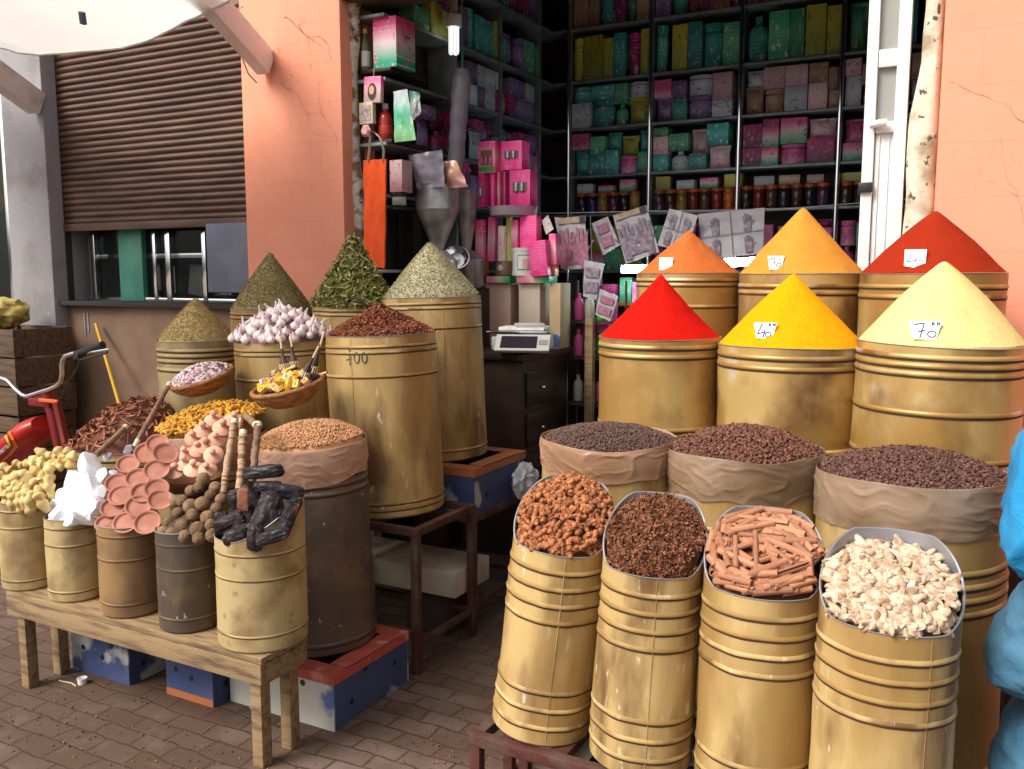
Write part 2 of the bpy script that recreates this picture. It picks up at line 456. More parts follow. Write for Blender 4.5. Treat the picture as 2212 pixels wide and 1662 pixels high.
# dark cracks and mould on the pillars: marks with a shape of their own, part of the pillar
def crack(mb, x, z, ang, L, w, y, depth=0):
    px_, pz_ = x, z; n = max(3, int(L / .018)); pts = []
    for k in range(n):
        pts.append((px_, pz_, .26 * w * (1 - .8 * k / n) * U(.3, 1.5)))
        ang += U(-.45, .45); px_ += .018 * math.cos(ang); pz_ += .018 * math.sin(ang)
        if depth < 2 and rnd() < .14: crack(mb, px_, pz_, ang + random.choice((-1, 1)) * U(.6, 1.4), L * U(.2, .5), w * .8, y, depth + 1)
    for (a, b) in zip(pts[:-1], pts[1:]):
        mb.add([(a[0] - a[2], y, a[1] - a[2]), (a[0] + a[2], y, a[1] + a[2] * .5), (b[0] + b[2], y, b[1] + b[2]), (b[0] - b[2], y, b[1] - b[2] * .5)], [(0, 1, 2, 3)])
mb = MB()
for (x, z, a, L, w) in ((-.12, 2.66, .12, .44, .005), (-.13, 2.66, 1.6, .5, .004), (.08, 2.95, -1.5, .26, .006), (.16, 2.70, 2.2, .12, .007), (.30, 2.74, 1.5, .35, .006), (.33, 2.30, 1.5, .5, .003), (-.02, 3.0, .2, .3, .008), (.14, 2.06, 1.5, .09, .004), (.14, 2.26, 1.6, .1, .0025), (.17, 2.36, .1, .08, .0025)):
    crack(mb, x, z, a, L, w, -.1525)
mb.build("crack", m_salmon_dirty, wl, smooth=False)
mb = MB()
for (x, z, a, L, w) in ((-1.50, 1.75, 1.6, .35, .0022), (-1.50, 2.12, 1.55, .45, .004), (-1.49, 2.6, 1.6, .2, .006)):
    crack(mb, x, z, a, L, w, -.1625)
mb.build("crack", m_salmon_dirty, wr, smooth=False)

wallbox("facade_wall", -5.655, -3.90, 4.16, 4.30, 2.72, ZTOP, m_dado, "plastered wall above the brown roller shutter")
wallbox("facade_wall", -9.5, -6.10, 4.02, 4.26, 2.9, ZTOP, m_grey, "grey wall above the window left of the grey pillar")
wallbox("lintel", -3.175, -.245, 3.99, 4.26, 3.04, ZTOP, m_ceil, "dark lintel spanning the open front of the spice shop")
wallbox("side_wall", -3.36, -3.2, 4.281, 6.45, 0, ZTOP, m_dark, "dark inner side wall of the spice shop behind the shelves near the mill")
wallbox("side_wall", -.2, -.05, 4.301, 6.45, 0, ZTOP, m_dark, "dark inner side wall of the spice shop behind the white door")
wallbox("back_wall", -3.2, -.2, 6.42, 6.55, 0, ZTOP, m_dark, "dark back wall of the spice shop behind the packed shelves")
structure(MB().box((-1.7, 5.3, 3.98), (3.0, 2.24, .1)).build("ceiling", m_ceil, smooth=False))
structure(MB().box((-3.2, 5.4, ZTOP + .08), (12.6, 2.9, .14)).build("roof", m_grey, smooth=False))

# peeling post and plaster jamb at the two sides of the opening
def post_fn(u, v):
    return None
mb = MB()
pts = [at(778, 520, Y=4.12), at(772, 420, Y=4.1), at(763, 330, Y=4.1), at(757, 200, Y=4.1), at(762, 60, Y=4.1), at(764, -30, Y=4.1)]
pts = [Vector((p.x, p.y, p.z)) for p in pts]; pts.insert(0, Vector((pts[0].x + .02, 4.12, 0)))
dense = []
for a, b in zip(pts[:-1], pts[1:]):
    for i in range(6): dense.append(a.lerp(b, i / 6) + Vector((.006 * noise.noise(a.lerp(b, i / 6) * 7), 0, 0)))
dense.append(pts[-1])
mb.tube([p - Vector((pts[0].x, pts[0].y, 0)) for p in dense], [.042 + .010 * noise.noise(p * 6) for p in dense], 12)
tag(mb.build("wooden_post", m_peelwood, loc=(pts[0].x, pts[0].y, 0), ang=60), "peeling white wooden post beside the salmon pillar and the orange bag", "post")
mb = MB()
def jamb(u, v):
    z = 3.04 * v
    w = .115 if z < 2.2 else .075 + .04 * max(0, (2.45 - z) / .25) if z < 2.45 else .075
    x1 = -.247; x0 = x1 - w - .012 * noise.noise(Vector((z * 5, 1, 0)))
    a = u * math.pi
    return (x0 + (x1 - x0) * (.5 - .5 * math.cos(a)), 4.10 - .085 * math.sin(a) ** .6 + .012 * noise.noise(Vector((u * 3, z * 6, 4))), z)
mb.grid(jamb, 12, 60)
tag(mb.build("plaster_jamb", m_peel), "crumbling cream plaster jamb between the white door and salmon wall", "jamb")

# narrow white glazed door leaf folded at the side of the opening
door = empty("glazed_door", (-.455, 4.12, 0), "narrow white framed glass door folded back beside the peeling cream jamb", "door")
def dz(py): return at(1912, py, Y=4.1).z
x0, x1 = -.08, .085
zt = 3.03
mb = MB()
mb.box((x0 + .022, 0, (zt + 1.2) / 2), (.044, .05, zt - 1.2), ch=.004)
mb.box((x1 - .024, 0, (zt + 1.2) / 2), (.048, .05, zt - 1.2), ch=.004)
for z, h in ((dz(126), .07), (dz(275), .045), (zt - .03, .06)): mb.box(((x0 + x1) / 2, -.001, z), (x1 - x0 - .093, .046, h), ch=.004)
mb.box(((x0 + x1) / 2, .002, .62), (x1 - x0, .046, 1.16), ch=.004)
mb.build("door_frame", m_white, door)
m_doorglass = mat("reflection_tinted_door_glass", (.30, .30, .28), .12, 0, c2=(.18, .26, .14), ns=2.5, lo=.5, hi=.6)  # green reflections in the glass are put into its colour as patches
o = MB().box(((x0 + x1) / 2, .006, (dz(275) + zt) / 2), (x1 - x0 - .09, .008, zt - dz(275) - .02)).build("pane", m_doorglass, door, smooth=False)
mb = MB().box(((x0 + x1) / 2, .004, (dz(282) + 1.2) / 2), (x1 - x0 - .094, .02, dz(282) - 1.2), ch=.003)
for q in (-.02, .018): mb.box(((x0 + x1) / 2 + q, -.008, (dz(285) + 1.2) / 2), (.004, .012, dz(285) - 1.22))
mb.build("lower_panel", m_white, door)
MB().box((x0 + .02, -.034, dz(404)), (.055, .022, .04), ch=.004).build("latch", m_black, door)
mb = MB().tube([(x0 + .03, -.04, dz(270)), (x0 + .075, -.055, dz(268)), (x0 + .09, -.05, dz(268))], .016, 10)
mb.build("handle", m_white, door)

# ------------------------------------------------------------------ left neighbour: shutter, counter window, board
prof = []
z = 1.90; mb = MB()
nsl = 30; pitch = .0415
zs = []
pl = [(-.002, 0.), (-.011, .2), (-.014, .42), (-.009, .66), (.002, .84), (.004, .95)]
rows = []
for k in range(nsl):
    for (dy, t) in pl: rows.append((dy, .045 + (k + t) * pitch))
W0, W1 = -.88, .87
vs = []; fs = []
for (dy, zz) in rows:
    for i in range(13):
        x = W0 + (W1 - W0) * i / 12
        vs.append((x, dy + .004 * noise.noise(Vector((x * 1.5, zz * 2, 0))), zz + .003 * noise.noise(Vector((x * 2, zz * 5, 3)))))
for j in range(len(rows) - 1):
    for i in range(12): fs.append((j * 13 + i, j * 13 + i + 1, (j + 1) * 13 + i + 1, (j + 1) * 13 + i))
sh = MB().add(vs, fs).build("roller_shutter", m_shutter, loc=(-4.785, 4.08, 1.885), ang=25)
tag(sh, "half lowered brown corrugated roller shutter between the grey and salmon pillars", "shutter")
MB().box((-.005, -.004, .02), (1.745, .03, .05), ch=.006).build("bottom_rail", m_shutter, sh)
for sx in (-.878, .872): MB().box((sx, .012, .0), (.02, .05, 2.6)).build("guide_rail", m_dark, sh)

dd = MB().box((0, 0, .69), (1.75, .14, 1.38), ch=.006)
d = dd.build("counter_front", m_dado, loc=(-4.783, 4.13, 0)); tag(d, "plain brown counter front below the half lowered shutter", "counter")
MB().box((0, -.03, 1.395), (1.74, .22, .03), ch=.004).build("counter_top", m_dark, d)
for (xa, h) in ((-.70, .16), (-.665, .13)):
    MB().box((xa, -.0735, 1.33 - h / 2), (.012, .004, h)).build("drip_stain", m_grey, d)
MB().box((.1, -.0725, .65), (.006, .004, 1.2)).build("panel_joint", m_dark, d)
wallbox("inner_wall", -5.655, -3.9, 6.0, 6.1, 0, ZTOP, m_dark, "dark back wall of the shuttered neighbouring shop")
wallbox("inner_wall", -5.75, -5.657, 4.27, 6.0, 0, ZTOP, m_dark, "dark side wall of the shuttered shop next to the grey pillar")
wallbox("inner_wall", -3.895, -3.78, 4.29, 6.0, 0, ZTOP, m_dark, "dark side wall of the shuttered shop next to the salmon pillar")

def px_box(name, pxa, pya, pxb, pyb, Y, d, m, label=None, cat=None, parent=None, ch=.003, group=None):
    a = at(pxa, pyb, Y=Y); b = at(pxb, pya, Y=Y)
    zc = (at(pxa, pya, Y=Y).z + b.z) / 2; zb = (a.z + at(pxb, pyb, Y=Y).z) / 2
    w, h = b.x - a.x, zc - zb
    o = MB().box((0, 0, h / 2), (w, d, h), ch=ch).build(name, m, loc=((a.x + b.x) / 2, Y + d / 2, zb))
    if label: tag(o, label, cat, group)
    if parent: o.parent = parent; o.location = Vector(o.location) - Vector(parent.location)
    return o
px_box("board", 450, 482, 541, 632, 4.06, .02, m_board, "plain blue grey board in the window beside the salmon pillar", "board")
# green framed display window
wv = empty("display_window", (-4.78, 4.2, 1.412), "green framed glass display window under the roller shutter", "window")
def wx(px): return at(px, 560, Y=4.2).x + 4.78
for (a, b, m, nm) in ((147, 160, m_glassgreen, "frame"), (262, 312, m_glassgreen, "frame"), (198, 210, m_alu, "mullion"), (362, 372, m_alu, "mullion"), (335, 341, m_alu, "mullion"), (441, 449, m_alu, "mullion")):
    MB().box(((wx(a) + wx(b)) / 2, 0, .25), (wx(b) - wx(a), .04, .5), ch=.004).build(nm, m, wv)
MB().box((-.05, .035, .30), (1.5, .03, .03), ch=.004).build("rail", m_alu, wv)
MB().box((-.0, .012, .012), (1.66, .05, .024), ch=.003).build("bottom_rail", m_alu, wv)
m_pane = mat("dark_window_glass", (.02, .025, .025), .05)
m_pane.node_tree.nodes["Principled BSDF"].inputs["Alpha"].default_value = .35
MB().box((0, .02, .26), (1.64, .005, .47)).build("pane", m_pane, wv, smooth=False)
# things standing in that window
m_ppr = mat("white_paper", (.75, .74, .70), .7, 0, c2=(.6, .6, .58), ns=20)
b = MB().box((0, 0, .10), (.16, .10, .20), X=rotm(0, R(8), 0), ch=.004).build("paper_packet", m_ppr, loc=at(437, 632, Y=4.4)); b.location.z = 1.45
tag(b, "white paper packet leaning inside the shuttered shop window", "packet")
shf = empty("goods_rack", (-4.8, 4.9, 0), "dark metal goods rack inside the shuttered shop", "rack")
for k, z in enumerate((1.2, 1.45, 1.72, 2.0)): MB().box((0, 0, z), (1.5, .4, .02)).build("rack_shelf", m_alu if k % 2 else m_iron, shf)
for x in (-.74, -.2, .3, .74): MB().box((x, -.2, 1.25), (.025, .025, 2.5)).build("rack_upright", m_alu, shf)
for k in range(16):
    z = (1.21, 1.46, 1.73)[k % 3]; h = U(.08, .2)
    c = random.choice([(.25, .2, .12), (.08, .12, .10), (.3, .3, .3), (.22, .08, .06), (.10, .2, .18)])
    o = MB().lathe([(0, 0), (.05, 0), (.055, .01), (.055, h * .7), (.03, h * .85), (.03, h), (0, h)], 16).build("bottle", mat("bottle_%d" % (k % 5), c, .3), loc=(-5.45 + .088 * k, 4.82 + U(-.05, .05), z))
    tag(o, f"{['brown','dark green','grey','maroon','teal'][k % 5]} bottle, {ordn(k)} from the grey pillar on the dim rack behind the shutter window", "bottle", "bottles on the rack behind the shutter")

# yellow stick leaning on the counter front
a, b = at(245, 830, Y=3.86), at(207, 700, Y=4.02)
tp = a + (a - b) * ((a.z - .0) / (b.z - a.z))
mb = MB().tube([Vector((0, 0, 0)), Vector((b.x - tp.x, b.y - tp.y, b.z - tp.z))], .011, 10)
tag(mb.build("broom_handle", mat("yellow_paint", (.75, .42, .03), .5), loc=(tp.x, tp.y, 0.0)), "thin yellow stick leaning against the brown counter front", "stick")
# far left: window frame, wooden crates, yellow bag
wf = empty("shop_window", (-7.0, 4.06, .0), "aluminium framed shop window left of the grey pillar", "window")
px_ = at(18, 400, Y=4.06).x + 7.0
MB().box((px_, 0, 1.9), (.035, .05, 2.0), ch=.004).build("frame", m_alu, wf)
MB().box((-.8, 0, 2.88), (3.3, .05, .04), ch=.004).build("frame", m_alu, wf)
MB().box((-.8, .02, 1.9), (3.3, .006, 1.98)).build("pane", m_pane, wf, smooth=False)
wallbox("inner_wall", -9.5, -6.12, 4.9, 5.0, 0, ZTOP, m_dark, "dim wall inside the shop left of the grey pillar")
m_ybag = plastic("yellow_bag_plastic", (.50, .36, .08), 1., .3, c2=(.58, .46, .16))
p = at(3, 380, Y=4.6)
o = MB().lathe([(0, -.3), (.12, -.28), (.17, -.1), (.16, .12), (.08, .24), (0, .26)], 20).build("yellow_packet", m_ybag, loc=p); tag(o, "bright yellow round packet hanging behind the window left of the grey pillar", "packet")
m_crate = mat("brown_crate_wood", (.125, .075, .038), .75, 0, c2=(.065, .036, .02), ns=5, bump=.3, bs=30, stretch=(1, 8, 8))
def crate(x, y, z, w, d, h, label, rz=0):
    c = empty("wooden_crate", (x, y, z), label, "crate", "wooden crates stacked by the grey pillar", (0, 0, rz))
    n = 3
    for k in range(n):
        zz = h * (k + .5) / n; hh = h / n - .012
        for sy in (-1, 1): MB().box((0, sy * d / 2, zz), (w, .014, hh), ch=.002).build("side_slat", m_crate, c)
        for sx in (-1, 1): MB().box((sx * (w / 2 - .007), 0, zz), (.014, d - .016, hh), ch=.002).build("end_slat", m_crate, c)
    for sx in (-1, 1):
        for sy in (-1, 1): MB().box((sx * (w / 2 - .03), sy * (d / 2 - .02), h / 2), (.03, .022, h - .004), ch=.002).build("corner_post", m_crate, c)
    MB().box((0, 0, .008), (w - .03, d - .03, .012)).build("base_board", m_crate, c)
    return c
cx = at(30, 800, Y=3.6).x
crate(cx - .15, 3.72, 0, .62, .40, .34, "brown wooden crate on the ground, lowest of the stack by the grey pillar")
crate(cx - .16, 3.72, .345, .58, .40, .34, "brown wooden crate in the middle of the stack by the grey pillar", R(2))
crate(cx - .14, 3.72, .69, .60, .40, .56, "tall brown wooden crate topmost of the stack by the grey pillar, under the yellow bag", R(-1))
p = at(22, 690, Y=3.72)
def lump(c): return c * (1 + .22 * noise.noise(c * 2.2) + .12 * noise.noise(c * 5))
o = MB().ico(4, (.14, .13, .10), lump).build("plastic_bag", m_ybag, loc=(p.x - .03, 3.72, 1.335)); tag(o, "crumpled yellow plastic bag on top of the wooden crates", "bag")

# ------------------------------------------------------------------ white canvas awning with its beams
m_canvas = translucent("white_canvas", (.93, .93, .90), .6)
edge = [at(-250, 60, Y=3.55), at(-90, 85, Y=3.55), at(0, 100, Y=3.55), at(40, 118, Y=3.55), at(85, 127, Y=3.5), at(170, 118, Y=3.5), at(265, 104, Y=3.5), at(330, 76, Y=3.5), at(395, 42, Y=3.5), at(440, 26, Y=3.5), at(495, 8, Y=3.48)]
def cv(u, v):
    t = u * (len(edge) - 1); i = min(int(t), len(edge) - 2)
    p = edge[i].lerp(edge[i + 1], t - i)
    return (p.x + .1 * v, p.y - 2.6 * v, p.z + .55 * v - .06 * math.sin(v * math.pi) - .02 * math.sin(u * 9 + 1) * (1 - v) + .006 * noise.noise(Vector((u * 14, v * 9, 2))))
mb = MB().grid(cv, 60, 24)
o = mb.build("canvas_awning", m_canvas); tag(o, "bright white canvas awning stretched above the brown roller shutter", "awning")
hem = MB(); hem.tube([Vector(cv(i / 60, 0)) for i in range(61)], .008, 8); hem.build("hem", mat("canvas_hem", (.75, .75, .72), .7), o)
p = at(175, 28, Y=2.6)
# find canvas height there
t = (3.5 - p.y) / 2.6
mb = MB().box((0, 0, -.03), (.035, .02, .06), X=rotm(R(20), R(20), 0), ch=.004)
q = min(((Vector(cv(i / 80, j / 40)) - (Vector((0, 0, 1.6)) + (p - Vector((0, 0, 1.6))).normalized() * (Vector(cv(i / 80, j / 40)) - Vector((0, 0, 1.6))).length)).length, i, j) for i in range(81) for j in range(41))
o2 = mb.build("canvas_clip", mat("blue_steel", (.10, .13, .18), .4, .4), loc=Vector(cv(q[1] / 80, q[2] / 40)) - Vector((0, 0, .005))); tag(o2, "small dark clip hanging from the underside of the white canvas", "clip")
def beam(name, a, b, w, h, label, ext=1.0):
    a, b = Vector(a), Vector(b); d = (b - a) * (1 + ext); L = d.length
    q = d.to_track_quat('Y', 'Z').to_matrix().to_4x4()
    o = MB().box((0, L / 2, 0), (w, L, h), X=q, ch=.008).build(name, m_whitewood, loc=a)
    return tag(o, label, "beam", "white awning beams")
bm1 = beam("awning_beam", (-3.69, 3.97, 2.76), (-3.63, 3.40, 3.05), .085, .14, "white painted beam with a loose wire on the salmon pillar top", 3)
bm2 = beam("awning_beam", (-5.69, 3.95, 2.71), (-5.60, 3.40, 2.95), .10, .15, "white painted beam fixed to the grey pillar top", 3)
w = MB().tube([(-.07, -.2, .19), (-.062, -.19, .10), (-.066, -.12, .02), (-.062, -.08, -.06), (-.05, -.03, -.1)], .004, 6); w.tube([(-.07, -.2, .19), (-.02, -.22, .24), (.07, -.24, .24)], .004, 6)
w.build("wire", m_grey, bm1)

# ------------------------------------------------------------------ drums and tins
def drum(rim, r, h, label, hoops=(.045, .062, .17), low=(.03,), rb=None, lean=(0, 0), m=None, lip=0., lipdir=-80, hw=.004, name="metal_drum", cat="drum", group=None, dent=.003, seamdir=None, sides=72):
    """RIM = centre of the rim; h = height; lean = (towards +X, towards -Y) in degrees"""
    m = m or m_brass; rb = rb or r
    rot = rotm(R(lean[1]), R(lean[0]), 0)
    base = Vector(rim) - (rot @ Vector((0, 0, h)))
    sd = rnd() * 50
    def rad(z): return rb + (r - rb) * min(1, z / h)
    nz = 22
    prof = [(0, 0), (rb - .008, 0), (rb, .008)]
    for i in range(1, nz): prof.append((rad(h * i / nz), .008 + (h - .03 - .008) * i / nz))
    k = 5 if lip else 1
    for i in range(k + 1): prof.append((r, h - .02 + .02 * i / k - (.003 if i == k else 0)))
    nout = len(prof) - 1
    prof += [(r + .0025, h - .0015), (r, h), (r - .003, h - .002)]
    for i in range(k + 1): prof.append((r - .004, h - .004 - .016 * i / k))
    prof += [(r - .005, h - .16), (0, h - .16)]
    def lipf(th):
        if not lip: return 0
        a = abs((th - R(lipdir) + math.pi) % (2 * math.pi) - math.pi)
        t = max(0, min(1, (a - R(50)) / R(95)))
        return lip * (t * t * (3 - 2 * t) * .5 + .5 * t)
    def jit(th, rr, z):
        if rr > .5 * r:
            v = Vector((math.cos(th) * 1.7, math.sin(th) * 1.7, z * 3.4 + sd))
            e = min(1, z / .06) * min(1, (h - z) / .08 + .15)
            rr += dent * (noise.noise(v) * 1.2 + noise.noise(v * 2.6) * .5) * e
        if lip and z > h - .021: z += lipf(th) * min(1, (z - (h - .02)) / .018) if z > h - .02 else 0
        elif z > h - .01: z += .002 * math.sin(2 * th + sd)
        return rr, z
    mi = [0] * nout + [1] * (len(prof) - 1 - nout)
    mb = MB().lathe(prof, sides, jit=jit, mats=mi)
    d = mb.build(name, [m, m_steel], ang=40)
    d.matrix_world = Matrix.Translation(base) @ rot
    tag(d, label, cat, group)
    def hoop(z):
        rr = rad(z)
        pr = [(rr - .003, z - hw * 1.75), (rr + .0009, z - hw * 1.7), (rr + .0009, z - hw * .75), (rr + hw * .45, z - hw * .5), (rr + hw * .6, z + hw * .1), (rr + hw * .45, z + hw * .8), (rr + .0004, z + hw * 1.8), (rr - .003, z + hw * 1.9)]
        def hj(th, q, zz):
            v = Vector((math.cos(th) * 1.7, math.sin(th) * 1.7, z * 3.4 + sd))
            e = min(1, z / .06) * min(1, (h - z) / .08 + .15)
            return q + dent * (noise.noise(v) * 1.2 + noise.noise(v * 2.6) * .5) * e, zz
        MB().lathe(pr, sides, jit=hj, mats=[1, 1, 1, 0, 0, 0, 0]).build("hoop", [m, m_dirt], d, ang=60)
    for z in hoops: hoop(h - z)
    for z in low: hoop(z)
    if seamdir is not None:
        th = R(seamdir)
        vs = []
        mb = MB()
        n = 24
        pts = []
        for i in range(n + 1):
            z = .02 + (h - .03) * i / n
            rr, _ = jit(th, rad(z), z)
            pts.append(((rr + .0005) * math.cos(th), (rr + .0005) * math.sin(th), z))
        mb.tube(pts, .0011, 6); mb.build("seam", m, d)
    d["r"] = r; d["h"] = h
    return d

def DM(d): return d.matrix_basis.copy()

# --- tins and drums at the right
G1 = "gold tins with scooped lips in the front row"
tins = [
 drum((-1.00, 2.15, .885), .131, .53, "gold scoop-lipped tin of knobbly orange-brown roots, leaning beside the empty stand corner", (.05, .095, .14, .185), (.05, .10, .15), .137, (6.0, -1), lip=.145, lipdir=-78, hw=.0045, name="spice_tin", cat="tin", group=G1, dent=.005, seamdir=-60),
 drum((-.734, 2.13, .872), .1285, .52, "gold scoop-lipped tin filled with dark star anise", (.05, .095, .14, .185), (.05, .10, .15), .133, (2.5, -1), lip=.15, lipdir=-78, hw=.0045, name="spice_tin", cat="tin", group=G1, dent=.004, seamdir=-66),
 drum((-.462, 2.145, .862), .139, .51, "gold scoop-lipped tin filled with cinnamon sticks", (.05, .095, .14, .185), (.05, .10), .143, (.6, -1), lip=.15, lipdir=-80, hw=.0045, name="spice_tin", cat="tin", group=G1, dent=.004),
 drum((-.172, 2.08, .860), .146, .51, "gold scoop-lipped tin filled with pale dried ginger", (.06, .105, .15, .195), (.05, .10), .149, (.6, -1), lip=.15, lipdir=-85, hw=.0045, name="spice_tin", cat="tin", group=G1, dent=.004, seamdir=-50),
]
G2 = "drums with plastic lining in the middle row"
mids = [
 drum((-1.066, 2.65, 1.07), .215, .78, "gold drum of black peppercorns with brown plastic folded over its rim", (.17, .21, .25, .29), (.04,), .217, (.6, 0), group=G2, hw=.0055),
 drum((-.648, 2.70, 1.06), .226, .77, "gold drum with wrinkled plastic lining holding the large reddish cloves", (.19, .23, .27), (.04,), .228, (0, 0), group=G2, hw=.0055),
 drum((-.178, 2.60, 1.06), .238, .77, "gold drum with grey plastic lining holding the dark cloves, next to the blue sacks", (.20, .235, .27, .305), (.04,), .240, (-.5, 0), group=G2, hw=.006),
]
G3 = "gold drums under the cones of ground spice"
fr = [
 drum((-1.096, 3.20, 1.368), .2225, .62, "gold drum under the bright red spice cone", (.03, .062), (.04, .30), group=G3, m=m_brass_b, dent=.004, hw=.006),
 drum((-.621, 3.20, 1.358), .2455, .62, "gold drum under the deep yellow spice cone", (.035, .07), (.04, .28), group=G3, m=m_brass_b, dent=.004, hw=.006),
 drum((-.152, 3.10, 1.388), .2405, .62, "gold drum under the pale cream-yellow spice cone", (.035, .06, .085, .20), (.04, .28), group=G3, m=m_brass_b, dent=.004, hw=.006, lean=(.8, 0)),
]
bk = [
 drum((-1.155, 3.72, 1.600), .213, .62, "gold drum under the orange-brown spice cone", (.03, .05, .135), (.04,), group=G3, m=m_brass_b, hw=.005),
 drum((-.695, 3.72, 1.598), .2375, .62, "gold drum under the ochre yellow spice cone", (.05, .075), (.04, .30), group=G3, m=m_brass_b, hw=.006, seamdir=-100),
 drum((-.216, 3.63, 1.600), .2445, .62, "gold drum under the brick red spice cone", (.05, .085), (.04, .30), group=G3, m=m_brass_b, hw=.006),
]
# --- drums at the left
G4 = "gold drums on the iron tables left of the shop opening"
b_anise = drum((-2.29, 3.10, 1.347), .230, .745, "gold drum numbered 100 in pen, heaped with red-brown star anise", (.045, .068, .165), (.035, .06), .236, (-2.2, 0), group=G4, seamdir=-85, dent=.005)
b_garlic = drum((-2.836, 3.10, 1.299), .2135, .697, "gold drum heaped with pink garlic bulbs", (.035, .055, .165), (.035,), .214, (-1, 0), group=G4, seamdir=-105)
b_brown = drum((-3.374, 3.10, 1.285), .186, .683, "gold ribbed drum under the low olive-brown herb cone", (.045, .07, .095, .135), (.035,), .188, group=G4, hw=.006, m=m_matt)
b_grey = drum((-2.36, 3.60, 1.487), .230, .752, "tall gold drum under the pale grey-green herb cone, set on a banana box", (.03, .05, .14), (.05,), .236, (-2.0, 0), group=G4, seamdir=-45)
b_leaf = drum((-2.835, 3.62, 1.458), .205, .925, "gold drum heaped with curled green verbena leaves", (.04, .06, .15), (.035,), .208, group=G4)
b_olive = drum((-3.29, 3.52, 1.425), .203, .895, "gold drum under the dark olive herb cone against the salmon pillar", (.03, .05, .15), (.035,), .206, group=G4)
b_cori = drum((-2.262, 2.60, .945), .208, .742, "dark worn drum with plastic lining full of tan coriander seed, on a banana box", (.04, .085, .115, .145), (.04,), .216, (-2.0, 0), m=m_rust, hw=.006, dent=.006, seamdir=-70)
b_turm = drum((-2.80, 2.62, .955), .215, .69, "pale plastic-lined drum of yellow turmeric fingers, mostly hidden", (.16, .19), (.04,), .216, m=m_matt)
b_bark = drum((-3.304, 2.60, .862), .222, .597, "beige ribbed drum heaped with reddish bark strips", (.03, .06, .10), (.04,), .223, m=m_matt, hw=.005)
# --- cans on the bench
G5 = "cans lined up on the wooden bench"
BZ = .39
def can(px, ybot, ytop, wpx, label, m, hoops, low, lip=0., Yc=2.13, lean=(0, 0)):
    c = at(px, ybot, Z=BZ)
    z = (at(px, ytop, Y=Yc).z)
    ctr = at(px, (ybot + ytop) / 2, Y=Yc)
    depth = (Vector((ctr.x, Yc, ctr.z)) - Vector((0, 0, CAM_H))).dot(_fw)
    r = wpx * depth / 1950 / 2
    zt = at(px, ytop, Y=Yc - r).z
    return drum((ctr.x, Yc, zt), r, zt - BZ, label, hoops, low, r * 1.0, lean, m=m, name="tin_can", cat="can", group=G5, hw=.0028, lip=lip, lipdir=-130, dent=.003, sides=56)
cans = [
 can(60, 1281, 1098, 107, "dull gold can of pale yellow dried roots at the far end of the bench", m_matt, (.035, .10), (.04,), Yc=2.12),
 can(164, 1311, 1135, 112, "dull gold can heaped with white crystal lumps", m_matt, (.035, .10), (.04,), Yc=2.13),
 can(284, 1341, 1152, 128, "brownish can heaped with terracotta dishes", mat("brown_gold_tin", (.33, .20, .085), .5, .2, c2=(.16, .09, .055), ns=4, lo=.42, hi=.6, bump=.15, bs=20), (.035, .12), (.05,), Yc=2.13),
 can(409, 1370, 1163, 128, "dark tarnished can filled with brown balls", mat("tarnished_tin", (.10, .072, .055), .5, .3, c2=(.20, .135, .07), ns=5, lo=.45, hi=.6, bump=.2, bs=25, c3=(.42, .42, .42), ns3=30, lo3=.69, hi3=.72), (.045, .13), (.05,), Yc=2.13),
 can(567, 1398, 1185, 188, "widest gold can on the bench, with a raised lip, holding black resin lumps", m_matt, (.045, .125), (.055,), lip=.12, Yc=2.16),
]
# pen number on the star anise drum
m_ink = mat("faded_pen", (.06, .11, .10), .7)
mb = MB()
_h, _r = b_anise["h"], b_anise["r"]
def on_drum(d, px, py):
    """local angle and height on the drum's outside under a photo point"""
    inv = DM(d).inverted(); o = inv @ Vector((0, 0, CAM_H)); q = inv @ at(px, py, Y=DM(d).translation.y); dr = (q - o).normalized()
    r = d["r"] + .002
    a = dr.x ** 2 + dr.y ** 2; b = 2 * (o.x * dr.x + o.y * dr.y); c = o.x ** 2 + o.y ** 2 - r * r
    t = (-b - math.sqrt(max(0, b * b - 4 * a * c))) / (2 * a); p = o + dr * t
    return math.atan2(p.y, p.x), p.z
th0, z0 = on_drum(b_anise, 752, 787)
def onb(u, v): return (_r + .0055) * Vector((math.cos(th0 + u / _r), math.sin(th0 + u / _r), 0)) + Vector((0, 0, z0 + v))
ink(mb, [[(.25, 1.15), (.22, -.1)], [(-.12, .32), (.3, .42)], arc(.82, .5, .2, .42), arc(1.42, .5, .2, .40, 15, 372)], .052, .0021, onb)
mb.build("pen_number", m_ink, b_anise)

